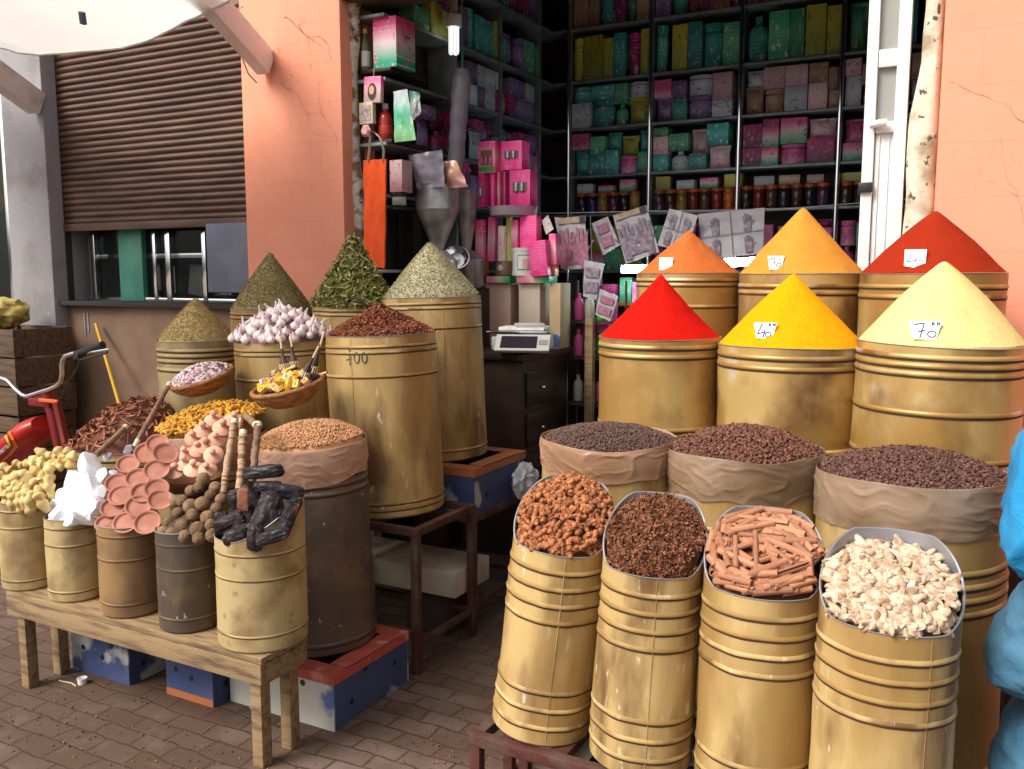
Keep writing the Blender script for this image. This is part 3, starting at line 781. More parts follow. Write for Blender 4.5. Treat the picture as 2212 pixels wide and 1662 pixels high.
# ------------------------------------------------------------------ plastic linings
m_pl_tan = plastic("tan_plastic_film", (.40, .235, .145), .96, .24, c2=(.27, .145, .08), ns=5)
m_pl_clear = plastic("clear_plastic_film", (.33, .225, .155), .82, .22, c2=(.19, .115, .065), ns=5)
m_pl_pink = plastic("pink_plastic_film", (.52, .31, .22), .88, .24, c2=(.36, .20, .14), ns=6)
def lining(d, drop, m, label, up=.02, seed=0, sag=.03, tiltz=0.):
    r, h = d["r"], d["h"]
    nu, nv = 260, 40
    def f(u, v):
        th = 2 * math.pi * u
        c, s = math.cos(th), math.sin(th)
        low = drop * (1 + .28 * noise.noise(Vector((c * 1.6, s * 1.6, seed + 9))))
        if v < .18:
            t = v / .18; rr = r - .003 + .007 * t; z = h - .02 + (up + .02) * t
        else:
            t = (v - .18) / .82; rr = r + .004 + .004 * math.sin(min(1, t * 1.15) * math.pi) ; z = h + up - (low + up) * t
        # creases run round the drum, slightly slanted, and pull into a few folds
        a1 = 1.6 * noise.noise(Vector((c * 1.1 + seed, s * 1.1, 0))) + .5 * noise.noise(Vector((c * 3.3, s * 3.3 - seed, 2)))
        w = (1 - abs(noise.noise(Vector((c * .7 + seed, s * .7, z * 34 + a1 * 2))))) ** 9
        w2 = (1 - abs(noise.noise(Vector((c * 1.5 - seed, s * 1.5, z * 75 + a1 * 3))))) ** 8
        if v >= .18:
            e = min(1, (v - .18) / .1)
            mk = max(0, min(1, .35 + 2.2 * noise.noise(Vector((c * 1.8, s * 1.8 + seed, z * 14))))); mk2 = max(0, min(1, .3 + 2.5 * noise.noise(Vector((c * 2.6 + 7, s * 2.6, z * 18 - seed)))))
            dg = (1 - abs(noise.noise(Vector((c * 2.2 + z * 9, s * 2.2 - z * 6, z * 16 + seed))))) ** 12
            rr += e * (w * .0028 * mk + w2 * .0016 * mk2 + dg * .004 * (1 - mk) + .0025 * noise.noise(Vector((c * 2, s * 2, z * 9 + seed))))
        z += sag * .5 * noise.noise(Vector((c * 1.3, s * 1.3, seed + 3))) * (1 if v > .1 else .4) + tiltz * s
        return (rr * c, rr * s, z)
    mb = MB().grid(f, nu, nv)
    o = mb.build("plastic_lining", m, ang=180)
    o.matrix_world = DM(d)
    return tag(o, label, "plastic bag", "plastic linings folded over drum rims")
lining(mids[0], .085, m_pl_tan, "tan plastic lining folded over the rim of the peppercorn drum", .012, 1, .02)
lining(mids[1], .105, m_pl_clear, "wrinkled beige plastic lining over the rim of the large clove drum", .02, 4, .03)
lining(mids[2], .11, m_pl_clear, "greyish creased plastic lining over the clove drum nearest the blue sacks", .02, 7, .02)
lining(b_cori, .10, m_pl_pink, "pinkish plastic lining folded over the coriander drum", .03, 11, .02, .012)
lining(b_turm, .14, m_pl_pink, "pale plastic lining folded over the turmeric drum", .01, 15, .02)

# ------------------------------------------------------------------ cones of ground spice
def powder(name, col, c2, isl=0.): return mat(name, col, .95, 0, c2=c2, ns=160, lo=.35, hi=.7, bump=.7, bs=260, spec=.1, c3=tuple(k * .8 for k in col), ns3=14, lo3=.5, hi3=.75)
def cone(d, apex_z, k, m, label, rr=None, name="spice_cone", cat="spice cone", nz=.005, tip=.02):
    Mx = DM(d); r = (rr or d["r"]) - .0035; base = Mx @ Vector((0, 0, d["h"])); H = apex_z - base.z
    n = 40; prof = []
    sd = rnd() * 30
    for i in range(n + 1):
        t = 1 - i / n
        tt = math.sqrt(t * t + tip * tip) - tip * t if t < .2 else t
        z = H * ((1 - t) * (1 + k * t))
        if t < .06: z = H * ((1 - t) * (1 + k * t)) - H * .022 * (1 - t / .06) ** 2
        prof.append((r * t + (.0005 if t == 0 else 0), z))
    def jit(th, q, z):
        v = Vector((q * math.cos(th) * 9, q * math.sin(th) * 9, z * 6 + sd))
        e = min(1, q / (.4 * r)) * (0 if q > .97 * r else 1)
        lf = noise.noise(Vector((math.cos(th) * 1.3, math.sin(th) * 1.3, sd)))
        return q * (1 + nz * 2 * noise.noise(v * .7) * (q < .97 * r)), z + nz * e * (noise.noise(v) * .8 + noise.noise(v * 2.7) * .35) + H * .045 * lf * math.sin(math.pi * min(1, q / r)) + .003 * noise.noise(Vector((math.cos(th) * 4, math.sin(th) * 4, sd))) * (q > .9 * r)
    mb = MB().lathe(prof, 96, jit=jit)
    mb.lathe([(r - .001, -.06), (r, 0)], 96)
    o = mb.build(name, m, loc=base, ang=180)
    tag(o, label, cat, "cones of ground spice")
    def S(x, y):
        t = min(1, math.hypot(x, y) / r); return base.z + H * (1 - t) * (1 + k * t)
    return o, base, S, r
C = {}
C['red'] = cone(fr[0], 1.600, -.12, powder("red_chilli_powder", (.64, .010, .004), (.52, .006, .003)), "bright red spice cone in the front row of cones")
C['yel'] = cone(fr[1], 1.602, .06, powder("yellow_turmeric_powder", (.93, .40, .004), (.84, .32, .003)), "deep yellow spice cone in the front row with a 40 DH price card")
C['pale'] = cone(fr[2], 1.640, .28, powder("pale_ginger_powder", (.86, .72, .30), (.80, .65, .25)), "pale cream-yellow spice cone with a 70 DH price card")
C['org'] = cone(bk[0], 1.780, .0, powder("orange_spice_powder", (.60, .16, .038), (.52, .13, .03)), "orange-brown spice cone in the back row of cones")
C['och'] = cone(bk[1], 1.860, .10, powder("ochre_spice_powder", (.70, .31, .045), (.62, .27, .04)), "tall ochre yellow spice cone in the back row of cones")
C['bri'] = cone(bk[2], 1.826, .16, powder("brick_red_spice_powder", (.38, .030, .008), (.30, .022, .006)), "brick red spice cone in front of the salmon wall")

def march(px, py, S, y0=1.5, y1=4.2):
    o = Vector((0, 0, CAM_H)); q = at(px, py, Y=2.0); d = (q - o)
    n = 3000
    for i in range(n):
        y = y0 + (y1 - y0) * i / n
        p = o + d * (y / 2.0)
        s = S(p.x, p.y)
        if s is not None and p.z < s: return p
    return None
m_card = mat("white_card", (.86, .86, .84), .6)
m_pen = mat("blue_pen", (.03, .08, .25), .6)
def card(key, px, py, w, h, strokes, label, shape='trap', wpen=.0016):
    o, base, S, r = C[key]
    p = march(px, py, lambda x, y: S(x - base.x, y - base.y) if math.hypot(x - base.x, y - base.y) < r else None)
    if p is None: p = Vector((base.x, base.y - r * .8, base.z + .05))
    rad = Vector((p.x - base.x, p.y - base.y, 0)).normalized()
    to = Vector((-p.x, -p.y, 0)).normalized()
    dirn = (to * 1.0 + rad * .25).normalized()
    nrm = (dirn + Vector((0, 0, .42))).normalized()
    right = Vector((0, 0, 1)).cross(dirn).normalized(); upv = nrm.cross(right).normalized()
    Mx = Matrix((right, upv, nrm)).transposed().to_4x4(); Mx.translation = p + nrm * .012
    a = .5; b = .34 if shape == 'trap' else .46
    out = [(-b * w, -h / 2), (b * w, -h / 2 + (.0 if shape == 'trap' else .006)), (a * w, h / 2), (-a * w, h / 2)]
    if shape == 'house': out = [(-.48 * w, -.40 * h), (0, -h / 2), (.48 * w, -.38 * h), (.5 * w, h / 2), (-.5 * w, h / 2)]
    n = len(out); t = .0012
    mb = MB().add([(x, y, t / 2) for x, y in out] + [(x, y, -t / 2) for x, y in out], [tuple(range(n)), tuple(range(n, 2 * n))[::-1]] + [(i, n + i, n + (i + 1) % n, (i + 1) % n) for i in range(n)])
    c = mb.build("price_card", m_card, smooth=False); c.matrix_world = Mx
    tag(c, label, "price card", "white price cards stuck in the spice cones")
    if strokes:
        mb = MB(); ink(mb, strokes, h, wpen, lambda u, v: Vector((u, v, t / 2 + .001)))
        mb.build("price", m_pen, c)
S4 = [[(-.18, .42), (-.42, -.22), (.02, -.10)], [(.0, .08), (-.08, -.44)]]
S7 = [[(-.55, .30), (-.05, .40), (-.22, -.44)], [(-.32, -.10), (.02, .0)]]
DH = [[(.22, .28), (.24, .46), (.34, .38), (.22, .28)], [(.46, .28), (.47, .46)], [(.56, .29), (.57, .46)], [(.46, .37), (.57, .38)]]
card('yel', 1653, 717, .075, .055, S4 + [arc(.20, -.26, .16, .15)] + DH, "white price card reading 40 DH in the deep yellow spice cone")
card('pale', 1998, 717, .090, .056, S7 + [arc(.34, -.20, .20, .17)] + [[(a + .1, b) for a, b in s] for s in DH], "white price card reading 70 DH in the pale cream-yellow spice cone")
card('och', 1676, 571, .062, .056, [[(-.50, .25), (-.06, .36), (-.10, -.44)], arc(.22, -.16, .16, .14), [(.2, .2), (.42, .4)]], "white price card reading 70 in the ochre yellow spice cone", wpen=.0013)
card('org', 1439, 573, .056, .056, [[(-.25, .40), (-.28, .26)], [(-.3, -.0), (-.26, -.04)]], "almost blank square white card in the orange-brown spice cone", 'sq', .0006)
card('bri', 1977, 562, .070, .068, [[(-.2, .2), (-.38, -.20), (.05, -.08)], [(.1, .05), (.02, -.18)], arc(.30, -.10, .10, .10, 150, 340), [(.3, .34), (.33, .30)]], "white house-shaped price card reading 40 in the brick red spice cone", 'house', .0012)

# ------------------------------------------------------------------ grain templates
def seed_t(l, w, n=5, head=False):
    mb = MB(); mb.lathe([(0, -l / 2), (w, -l / 4), (w * .9, l / 4), (0, l / 2)], n)
    if head: mb.lathe([(0, l * .35), (w * 1.6, l * .5), (0, l * .68)], n)
    return tmpl(mb)
def ico_t(r, sub=1, sq=(1, 1, 1)):
    mb = MB().ico(sub, (r * sq[0], r * sq[1], r * sq[2])); return tmpl(mb)
def leaf_t(l, w, curl, n=5):
    vs = []; fs = []
    for i in range(n + 1):
        t = i / n - .5; a = t * curl
        x = l * (math.sin(a) / curl if curl else t); z = l * ((1 - math.cos(a)) / curl if curl else 0)
        ww = w * (1 - (2 * t) ** 2 * .8)
        vs += [(x, -ww, z + ww * .7), (x, 0, z), (x, ww, z + ww * .7)]
    for i in range(n):
        for q in range(2): fs.append((i * 3 + q, (i + 1) * 3 + q, (i + 1) * 3 + q + 1, i * 3 + q + 1))
    return (vs, fs)
def star_t(r, n=8):
    vs, fs = [], []
    for k in range(n):
        a = 2 * math.pi * k / n + U(-.15, .15); L = r * U(.7, 1.1); w = r * .2
        c, s = math.cos(a), math.sin(a)
        o = len(vs)
        def P(x, y, z): return (x * c - y * s, x * s + y * c, z)
        vs += [P(0, 0, 0), P(L * .6, -w, r * .22), P(L, 0, r * .30), P(L * .6, w, r * .22), P(L * .5, 0, -r * .12)]
        fs += [(o, o + 4, o + 1), (o + 4, o + 2, o + 1), (o + 4, o + 3, o + 2), (o, o + 3, o + 4)]
    return (vs, fs)
def surf_round(h, bulge, slope=0., direc=90, r=.2, flat=2.0, nz=.004):
    dx, dy = math.cos(R(direc)), math.sin(R(direc)); sd = rnd() * 20
    def S(x, y):
        q = min(1, math.hypot(x, y) / r)
        return h + bulge * (1 - q ** flat) + slope * (x * dx + y * dy + r) + nz * noise.noise(Vector((x * 22, y * 22, sd)))
    return S
def normal(S, x, y, e=.006):
    return Vector((S(x - e, y) - S(x + e, y), S(x, y - e) - S(x, y + e), 2 * e)).normalized()
def heap_base(d, S, r, m, name, label, cat, sink=.008, n=40, kind='stuff', edge=True):  # mound under the pieces; its darker colour paints the shade in the gaps
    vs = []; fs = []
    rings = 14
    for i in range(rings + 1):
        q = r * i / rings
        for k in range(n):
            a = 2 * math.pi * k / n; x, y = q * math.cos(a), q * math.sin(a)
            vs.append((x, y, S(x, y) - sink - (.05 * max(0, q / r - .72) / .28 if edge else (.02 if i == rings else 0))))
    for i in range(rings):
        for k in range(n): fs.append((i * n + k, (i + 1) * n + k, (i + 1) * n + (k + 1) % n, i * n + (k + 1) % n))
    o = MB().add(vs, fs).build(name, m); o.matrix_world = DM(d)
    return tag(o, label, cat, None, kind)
def grains(d, S, r, temps, n, material, name, label, cat, lay=.5, tiltr=1.0, sc=(.8, 1.2), lift=.0, base=True, bm=None, kind='stuff', sink=.006, upright=False):
    """a heap nobody could count, as one mesh: packed underside and grains on top"""
    Ms = [[] for _ in temps]
    for k in range(n):
        a, q = U(0, 6.283), (r - .001) * math.sqrt(rnd()); x, y = q * math.cos(a), q * math.sin(a)
        z = S(x, y) + lift - rnd() ** 2 * lay
        rot = randrot() if tiltr >= 1 else frame(normal(S, x, y) + Vector((U(-1, 1), U(-1, 1), U(-1, 1))) * tiltr, U(0, 6.28))
        Ms[k % len(temps)].append(TRS((x, y, z), rot, U(*sc)))
    o = merged(name, temps, Ms, material); o.matrix_world = DM(d)
    tag(o, label, cat, None, kind)
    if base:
        b = heap_base(d, S, r, bm or material, name, None, None, sink, kind=None, edge=False)  # a darker bm puts the shade between the grains into the colour
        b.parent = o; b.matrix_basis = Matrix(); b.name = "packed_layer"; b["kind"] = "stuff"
    return o
def pieces(d, S, r, meshes, pts, name, label, cat, group, sc=(.85, 1.15), lift=0., tilt=.5, layers=0.0):
    Mx = DM(d)
    for i, (x, y) in enumerate(pts):
        n = normal(S, x, y)
        rot = frame(n + Vector((U(-1, 1), U(-1, 1), U(-1, 1))) * tilt, U(0, 6.28))
        put(name, meshes[i % len(meshes)], Mx @ TRS((x, y, S(x, y) + lift - rnd() * layers), rot, U(*sc)), label, cat, group)

# peppercorns, cloves, cloves, coriander
m_pepper = mat("peppercorn", (.10, .052, .038), .7, isl=.5)
m_clove = mat("clove", (.14, .052, .030), .65, isl=.55)
m_clove2 = mat("dark_clove", (.11, .046, .032), .65, isl=.5)
m_cori = mat("coriander_seed", (.52, .27, .13), .75, isl=.35)
def rr_(d): return d["r"] - .006
S_pep = surf_round(mids[0]["h"] + .006, .045, 0, 90, rr_(mids[0]), 2.2)
grains(mids[0], S_pep, rr_(mids[0]), [ico_t(.0034, 1), ico_t(.0028, 1)], 5200, m_pepper, "peppercorn_heap", "dark heap of small peppercorns in the tan-lined drum", "peppercorns", lay=.004)
S_clo = surf_round(mids[1]["h"] + .014, .066, 0, 90, rr_(mids[1]), 2.0)
grains(mids[1], S_clo, rr_(mids[1]), [seed_t(.013, .0035, 5, True), ico_t(.0048, 1, (1, 1, .8)), seed_t(.010, .004, 5)], 3600, m_clove, "clove_heap", "rounded heap of large reddish-brown cloves in the middle lined drum", "cloves", lay=.008)
S_cl2 = surf_round(mids[2]["h"] + .014, .056, 0, 90, rr_(mids[2]), 2.0)
grains(mids[2], S_cl2, rr_(mids[2]), [seed_t(.011, .003, 5, True), ico_t(.0038, 1)], 5200, m_clove2, "clove_heap", "heap of fine dark cloves in the lined drum nearest the blue sacks", "cloves", lay=.006)
S_cor = surf_round(b_cori["h"] + .03, .065, .05, 60, rr_(b_cori), 2.0)
grains(b_cori, S_cor, rr_(b_cori), [ico_t(.0036, 1), ico_t(.003, 1)], 5200, m_cori, "coriander_heap", "pale tan heap of coriander seed in the dark worn drum", "coriander", lay=.004)

# herb cones
def cone_S(d, apex_z, k):
    r = rr_(d); H = apex_z - (DM(d) @ Vector((0, 0, d["h"]))).z; h = d["h"]
    sd = rnd() * 9
    def S(x, y):
        t = min(1, math.hypot(x, y) / r)
        return h + H * (1 - math.sqrt(t * t + .0016) + .02) * (1 + k * t) + .006 * noise.noise(Vector((x * 14, y * 14, sd)))
    return S, r
m_olive = mat("dark_olive_herb", (.29, .225, .095), .9, isl=.5)
m_greyherb = mat("grey_green_herb", (.37, .335, .20), .9, isl=.45)
m_brherb = mat("olive_brown_herb", (.42, .30, .125), .9, isl=.4)
m_leaf = mat("green_verbena_leaf", (.31, .295, .095), .7, isl=.6)
m_anise = mat("star_anise", (.21, .075, .034), .65, isl=.55)
m_anise_red = mat("reddish_star_anise", (.29, .085, .035), .65, isl=.5)
S, r = cone_S(b_olive, 1.71, .0)
grains(b_olive, S, r, [leaf_t(.012, .0018, .8, 2), ico_t(.0026, 1)], 4200, m_olive, "herb_cone", "dark olive dried herb cone against the salmon pillar", "herb cone", lay=.004, kind='stuff')
S, r = cone_S(b_grey, 1.75, .10)
grains(b_grey, S, r, [leaf_t(.010, .0016, .8, 2), ico_t(.0026, 1)], 5200, m_greyherb, "herb_cone", "pale grey-green dried herb cone beside the hanging orange bag", "herb cone", lay=.004, kind='stuff')
S, r = cone_S(b_brown, 1.485, .12)
grains(b_brown, S, r, [ico_t(.0022, 1), leaf_t(.007, .0014, .6, 2)], 4600, m_brherb, "herb_cone", "low olive-brown dried herb cone at the left end of the gold drums", "herb cone", lay=.003, kind='stuff')
S, r = cone_S(b_leaf, 1.80, -.18)
grains(b_leaf, S, r + .012, [leaf_t(.062, .006, 2.6, 6), leaf_t(.05, .0075, 1.2, 4), leaf_t(.055, .0055, -2.0, 5)], 1500, m_leaf, "leaf_heap", "tall heap of curled green verbena leaves before the peeling post", "leaves", lay=.02, tiltr=.9, bm=mat("shaded_packed_leaves", (.06, .06, .015), .9))
S, r = cone_S(b_anise, 1.475, -.05)
grains(b_anise, S, r, [star_t(.013), star_t(.011), seed_t(.014, .004, 5)], 1500, m_anise_red, "star_anise_heap", "red-brown star anise heap on the gold drum numbered 100", "star anise", lay=.008, bm=mat("shaded_packed_anise", (.09, .028, .014), .9))

# scooped tins
def tin_S(d, rise, bulge, bd=98): return surf_round(d["h"] + .002, bulge, rise / (2 * d["r"]), bd, d["r"] - .004, 2.4), d["r"] - .008
S, r = tin_S(tins[1], .145, .04)
grains(tins[1], S, r, [star_t(.013), star_t(.010), seed_t(.012, .004, 5)], 1500, m_anise, "star_anise_heap", "dark star anise heap in the second scoop-lipped tin", "star anise", lay=.010, bm=mat("shaded_packed_anise", (.09, .028, .014), .9))
# knobbly roots
def bent(l, rad, curv, n=7, knob=.25):
    mb = MB(); pts = []
    rs = []
    for i in range(n):
        t = i / (n - 1) - .5; a = t * curv
        pts.append((l * (math.sin(a) / curv), 0, l * (1 - math.cos(a)) / curv))
        rs.append(rad * (1 - .35 * abs(2 * t) ** 3) * (1 + knob * (((i % 2) * 2 - 1) * .6 + U(-.4, .4))))
    mb.tube(pts, rs, 8)
    return mb
m_galangal = mat("orange_brown_root", (.42, .155, .055), .75, 0, c2=(.27, .09, .035), ns=60, rv=.25, bump=.3, bs=120)
m_shaded_gal = mat("shaded_packed_root", (.14, .05, .022), .9)
gal = [bent(U(.024, .034), U(.0055, .0075), U(.6, 2.6), 8, .3).mesh("curled_root", m_galangal, ang=60) for _ in range(6)]
gal.append(MB().ico(2, (.0085, .0085, .008), lambda c: c * (1 + .15 * noise.noise(c * 3))).mesh("curled_root", m_galangal))
S, r = tin_S(tins[0], .145, .04)
heap_base(tins[0], S, r, m_shaded_gal, "root_heap", "packed layer under the curled orange-brown roots in the leaning tin", "root heap", .010)
pieces(tins[0], S, r, gal, spread(222, r - .002, fac=.68), "curled_root", "curled orange-brown dried root in the leaning scoop-lipped tin", "dried root", "curled roots heaped in the leaning tin", tilt=.8, layers=.012, lift=.004)
# cinnamon
m_cinn = mat("cinnamon_bark", (.45, .205, .11), .7, 0, c2=(.32, .13, .065), ns=12, rv=.2, bump=.3, bs=60, stretch=(.4, 3, 3))
def quill(l, rad):
    mb = MB(); n = 14; vs = []; fs = []
    for e in (-.5, .5):
        for k in range(n):
            a = 5.6 * k / (n - 1); q = rad * (1 - .12 * k / n)
            vs.append((e * l, q * math.cos(a), q * math.sin(a)))
        for k in range(n):
            a = 5.6 * k / (n - 1); q = rad * (.72 - .12 * k / n)
            vs.append((e * l, q * math.cos(a), q * math.sin(a)))
    for k in range(n - 1):
        fs += [(k, k + 1, 2 * n + k + 1, 2 * n + k), (n + k, 3 * n + k, 3 * n + k + 1, n + k + 1), (k, n + k, n + k + 1, k + 1), (2 * n + k, 2 * n + k + 1, 3 * n + k + 1, 3 * n + k)]
    fs += [(0, 2 * n, 3 * n, n), (n - 1, 2 * n - 1, 4 * n - 1, 3 * n - 1)]
    return mb.add(vs, fs)
qu = [quill(.10, U(.0078, .0102)).mesh("cinnamon_stick", m_cinn, ang=50) for _ in range(8)]
S, r = tin_S(tins[2], .13, .03)
heap_base(tins[2], S, r, mat("shaded_packed_cinnamon", (.15, .05, .025), .9), "cinnamon_heap", "packed layer under the cinnamon sticks in the scoop-lipped tin", "cinnamon heap", .012)
Mx = DM(tins[2])
for i, (x, y) in enumerate(spread(84, r - .004, fac=.66)):
    L = U(.095, .135) / 2; best = None
    for t in range(12):
        a = U(-.8, .8) if rnd() < .7 else U(0, 3.14)
        dx, dy = math.cos(a), math.sin(a)
        over = max(math.hypot(x + e * dx * L, y + e * dy * L) for e in (-1, 1))
        if best is None or over < best[0]: best = (over, dx, dy)
        if over < r - .010: break
    over, dx, dy = best; s_ = 1 if over < r - .008 else max(.5, 1 - (over - r + .008) / L)
    zc = S(x, y); e_ = L * s_ * .8; slope = (S(x + dx * e_, y + dy * e_) - S(x - dx * e_, y - dy * e_)) / (2 * e_)
    d_ = Vector((dx, dy, slope + U(-.10, .10))).normalized()
    put("cinnamon_stick", qu[i % 8], Mx @ Matrix.Translation((x, y, zc + U(-.004, .014))) @ d_.to_track_quat('X', 'Z').to_matrix().to_4x4() @ rotm(U(0, 6.28), 0, 0) @ Matrix.Diagonal((2 * L * s_ / .1, 1, 1, 1)), "rolled cinnamon stick in the heap of sticks in the third scoop-lipped tin", "cinnamon stick", "cinnamon sticks heaped in the scoop-lipped tin")
# ginger
m_ging = mat("dried_ginger", (.66, .50, .36), .8, 0, c2=(.36, .22, .13), ns=50, rv=.15, bump=.35, bs=90)
def gingr():
    sd = U(0, 50); a = U(.6, 1.3); lob = [Vector((U(-1, 1), U(-1, 1), U(-.6, .6))).normalized() for _ in range(4)]
    def f(c):
        k = 1 + .25 * noise.noise(c * 2.3 + Vector((sd, 0, 0)))
        k += .12 * noise.noise(c * 5 + Vector((0, sd, 0)))
        for l in lob: k += .8 * max(0, c.dot(l)) ** 8
        return c * k
    s = U(.0075, .0118)
    return MB().ico(3, (s * U(1.1, 1.7), s * .9, s * .8), f).mesh("ginger_root", m_ging)
gi = [gingr() for _ in range(9)]
S, r = tin_S(tins[3], .118, .018, 95)
heap_base(tins[3], S, r, mat("shaded_packed_ginger", (.26, .16, .10), .9), "ginger_heap", "packed layer under the pale ginger in the scoop-lipped tin", "ginger heap", .012)
pieces(tins[3], S, r - .012, gi, spread(238, r - .006, fac=.68), "ginger_root", "pale knobbly piece of dried ginger in the fourth scoop-lipped tin", "ginger", "dried ginger heaped in the scoop-lipped tin", tilt=.5, layers=.008, lift=.006)

def front_pts(d, n, r0=.80, r1=.985):
    """places along the low front lip of a scooped tin"""
    out = []
    for k in range(n):
        th = R(-182 + 184 * (k + rnd()) / n); q = (d["r"] - .006) * U(r0, r1)
        out.append((q * math.cos(th), q * math.sin(th), d["h"] - .002 + (d["r"] - q) * .9, th))
    return out
for (x, y, z, th) in front_pts(tins[0], 75): put("curled_root", random.choice(gal), DM(tins[0]) @ TRS((x, y, z), randrot(), U(.85, 1.1)), "curled orange-brown dried root in the leaning scoop-lipped tin", "dried root", "curled roots heaped in the leaning tin")
for (x, y, z, th) in front_pts(tins[3], 60): put("ginger_root", random.choice(gi), DM(tins[3]) @ TRS((x, y, z), randrot(), U(.85, 1.1)), "pale knobbly piece of dried ginger in the fourth scoop-lipped tin", "ginger", "dried ginger heaped in the scoop-lipped tin")
for (x, y, z, th) in front_pts(tins[2], 18, .80, .94): put("cinnamon_stick", random.choice(qu), DM(tins[2]) @ TRS((x, y, z + .002), rotm(0, U(-.15, .15), th + math.pi / 2 + U(-.35, .35)) @ rotm(U(0, 6), 0, 0), (.7, 1, 1)), "rolled cinnamon stick in the heap of sticks in the third scoop-lipped tin", "cinnamon stick", "cinnamon sticks heaped in the scoop-lipped tin")
o = merged("star_anise_rim", [star_t(.013), seed_t(.012, .004, 5)], [[TRS((x, y, z), randrot(), U(.8, 1.2)) for (x, y, z, th) in front_pts(tins[1], 260)], [TRS((x, y, z), randrot(), U(.8, 1.2)) for (x, y, z, th) in front_pts(tins[1], 140)]], m_anise)
o.matrix_world = DM(tins[1]); tag(o, "dark star anise spread along the low front lip of the second tin", "star anise", None, "stuff")

# turmeric fingers and bark strips
m_turm = mat("turmeric_root", (.70, .35, .025), .7, 0, c2=(.48, .21, .02), ns=50, rv=.25, bump=.3, bs=90)
tu = [bent(U(.035, .055), U(.0065, .0085), U(.3, 1.2), 8, .10).mesh("turmeric_finger", m_turm, ang=70) for _ in range(6)]
r = rr_(b_turm); S = surf_round(b_turm["h"] + .01, .055, .18, 70, r, 2)
heap_base(b_turm, S, r, mat("shaded_packed_turmeric", (.24, .11, .015), .9), "turmeric_heap", "packed layer under the yellow turmeric fingers", "turmeric heap", .008)
pieces(b_turm, S, r - .006, tu, spread(250, r - .006, fac=.62), "turmeric_finger", "yellow dried turmeric finger heaped in the plastic-lined drum", "turmeric", "turmeric fingers heaped in the lined drum", tilt=.35, layers=.01, lift=.006)
m_bark = mat("reddish_bark", (.36, .135, .075), .85, 0, c2=(.24, .08, .045), ns=30, rv=.4, bump=.4, bs=60)
def strip():
    t = leaf_t(U(.05, .085), U(.004, .008), U(.3, 1.4), 5)
    mb = MB().add(*t); n = len(t[0]); mb.add([(x, y, z - .0025) for x, y, z in t[0]], [f[::-1] for f in t[1]])
    return mb.mesh("bark_strip", m_bark, ang=40)
ba = [strip() for _ in range(7)]
r = rr_(b_bark)
def S_bark(x, y):
    q = min(1, math.hypot(x, y) / (r + .001))
    return b_bark["h"] + .01 + .075 * (1 - q ** 2) + .62 * (x * .55 + y * .83 + r) * (1 - .35 * q ** 4) * .62 + .012 * noise.noise(Vector((x * 9, y * 9, 5)))
heap_base(b_bark, S_bark, r, mat("shaded_packed_bark", (.15, .055, .032), .9), "bark_heap", "packed layer under the reddish bark strips", "bark heap", .012)
pieces(b_bark, S_bark, r + .004, ba, spread(290, r + .004, fac=.6), "bark_strip", "reddish-brown strip of dried bark heaped in the beige ribbed drum", "bark", "bark strips heaped in the beige drum", tilt=.45, layers=.012, lift=.006)

# garlic
m_garl = mat("garlic_skin", (.88, .78, .76), .5, 0, c2=(.62, .32, .42), ns=16, lo=.48, hi=.68, bump=.2, bs=40, rv=.1, stretch=(3, 3, .6))
def garlic(stem):
    k = random.choice([8, 9, 10]); mb = MB()
    pr = [(0, -.018), (.008, -.0185), (.018, -.012), (.0215, 0), (.018, .010), (.010, .017), (.0055, .022), (.0042, .022 + stem * .5), (.0038, .022 + stem), (0, .022 + stem)]
    bx, by = U(-.004, .004), U(-.004, .004)
    def jit(th, r, z):
        if r > .008: r *= 1 + .07 * abs(math.sin(k * th / 2)) - .03
        return r, z
    mb.lathe(pr, 36, jit=jit)
    if stem > .01: mb.v = [(x + bx * max(0, z - .02) / .01, y + by * max(0, z - .02) / .01, z) for x, y, z in mb.v]
    return mb.mesh("garlic_bulb", m_garl, ang=60)
ga = [garlic(s) for s in (.004, .006, .012, .02, .008, .03)]
r = b_garlic["r"]
def S_gar(x, y):
    q = min(1, math.hypot(x, y) / r); return b_garlic["h"] + .012 + .125 * (1 - q ** 1.5)
heap_base(b_garlic, S_gar, r - .01, mat("shaded_packed_garlic", (.35, .2, .22), .9), "garlic_heap", "hidden inner layer of the garlic heap", "garlic heap", .02)
Mx = DM(b_garlic)
for i, (x, y) in enumerate(spread(88, r + .006, fac=.78)):
    n = normal(S_gar, x, y) * .5 + Vector((U(-.5, .5), U(-.5, .5), .8))
    put("garlic_bulb", ga[i % 6], Mx @ TRS((x, y, S_gar(x, y) + .004), frame(n, U(0, 6.28)), U(.85, 1.15)), "pink and white garlic bulb in the heap on the gold drum", "garlic", "garlic bulbs heaped on the gold drum")

# ------------------------------------------------------------------ bench and the goods heaped in its cans
bench = empty("wooden_bench", (-2.63, 2.13, 0), "low pale wooden bench carrying the row of spice cans", "bench")
bx0, bx1, by0, by1 = -.66, .645, -.105, .115
MB().box(((bx0 + bx1) / 2, (by0 + by1) / 2, BZ - .011), (bx1 - bx0, by1 - by0, .022), ch=.003).build("top_board", m_wood, bench)
for yy in (by0 + .010, by1 - .010): MB().box(((bx0 + bx1) / 2 - .002, yy, BZ - .058), (bx1 - bx0 - .004, .020, .070), ch=.003).build("apron", m_wood, bench)
for xx in (bx0 + .012, bx1 - .012): MB().box((xx, (by0 + by1) / 2, BZ - .060), (.020, by1 - by0 - .042, .068), ch=.002).build("end_rail", m_wood, bench)
for xx in (bx0 + .05, bx1 - .05):
    for yy in (by0 + .043, by1 - .043):
        MB().box((xx, yy, (BZ - .024) / 2), (.045, .045, BZ - .024), ch=.004).build("leg", m_wood, bench)

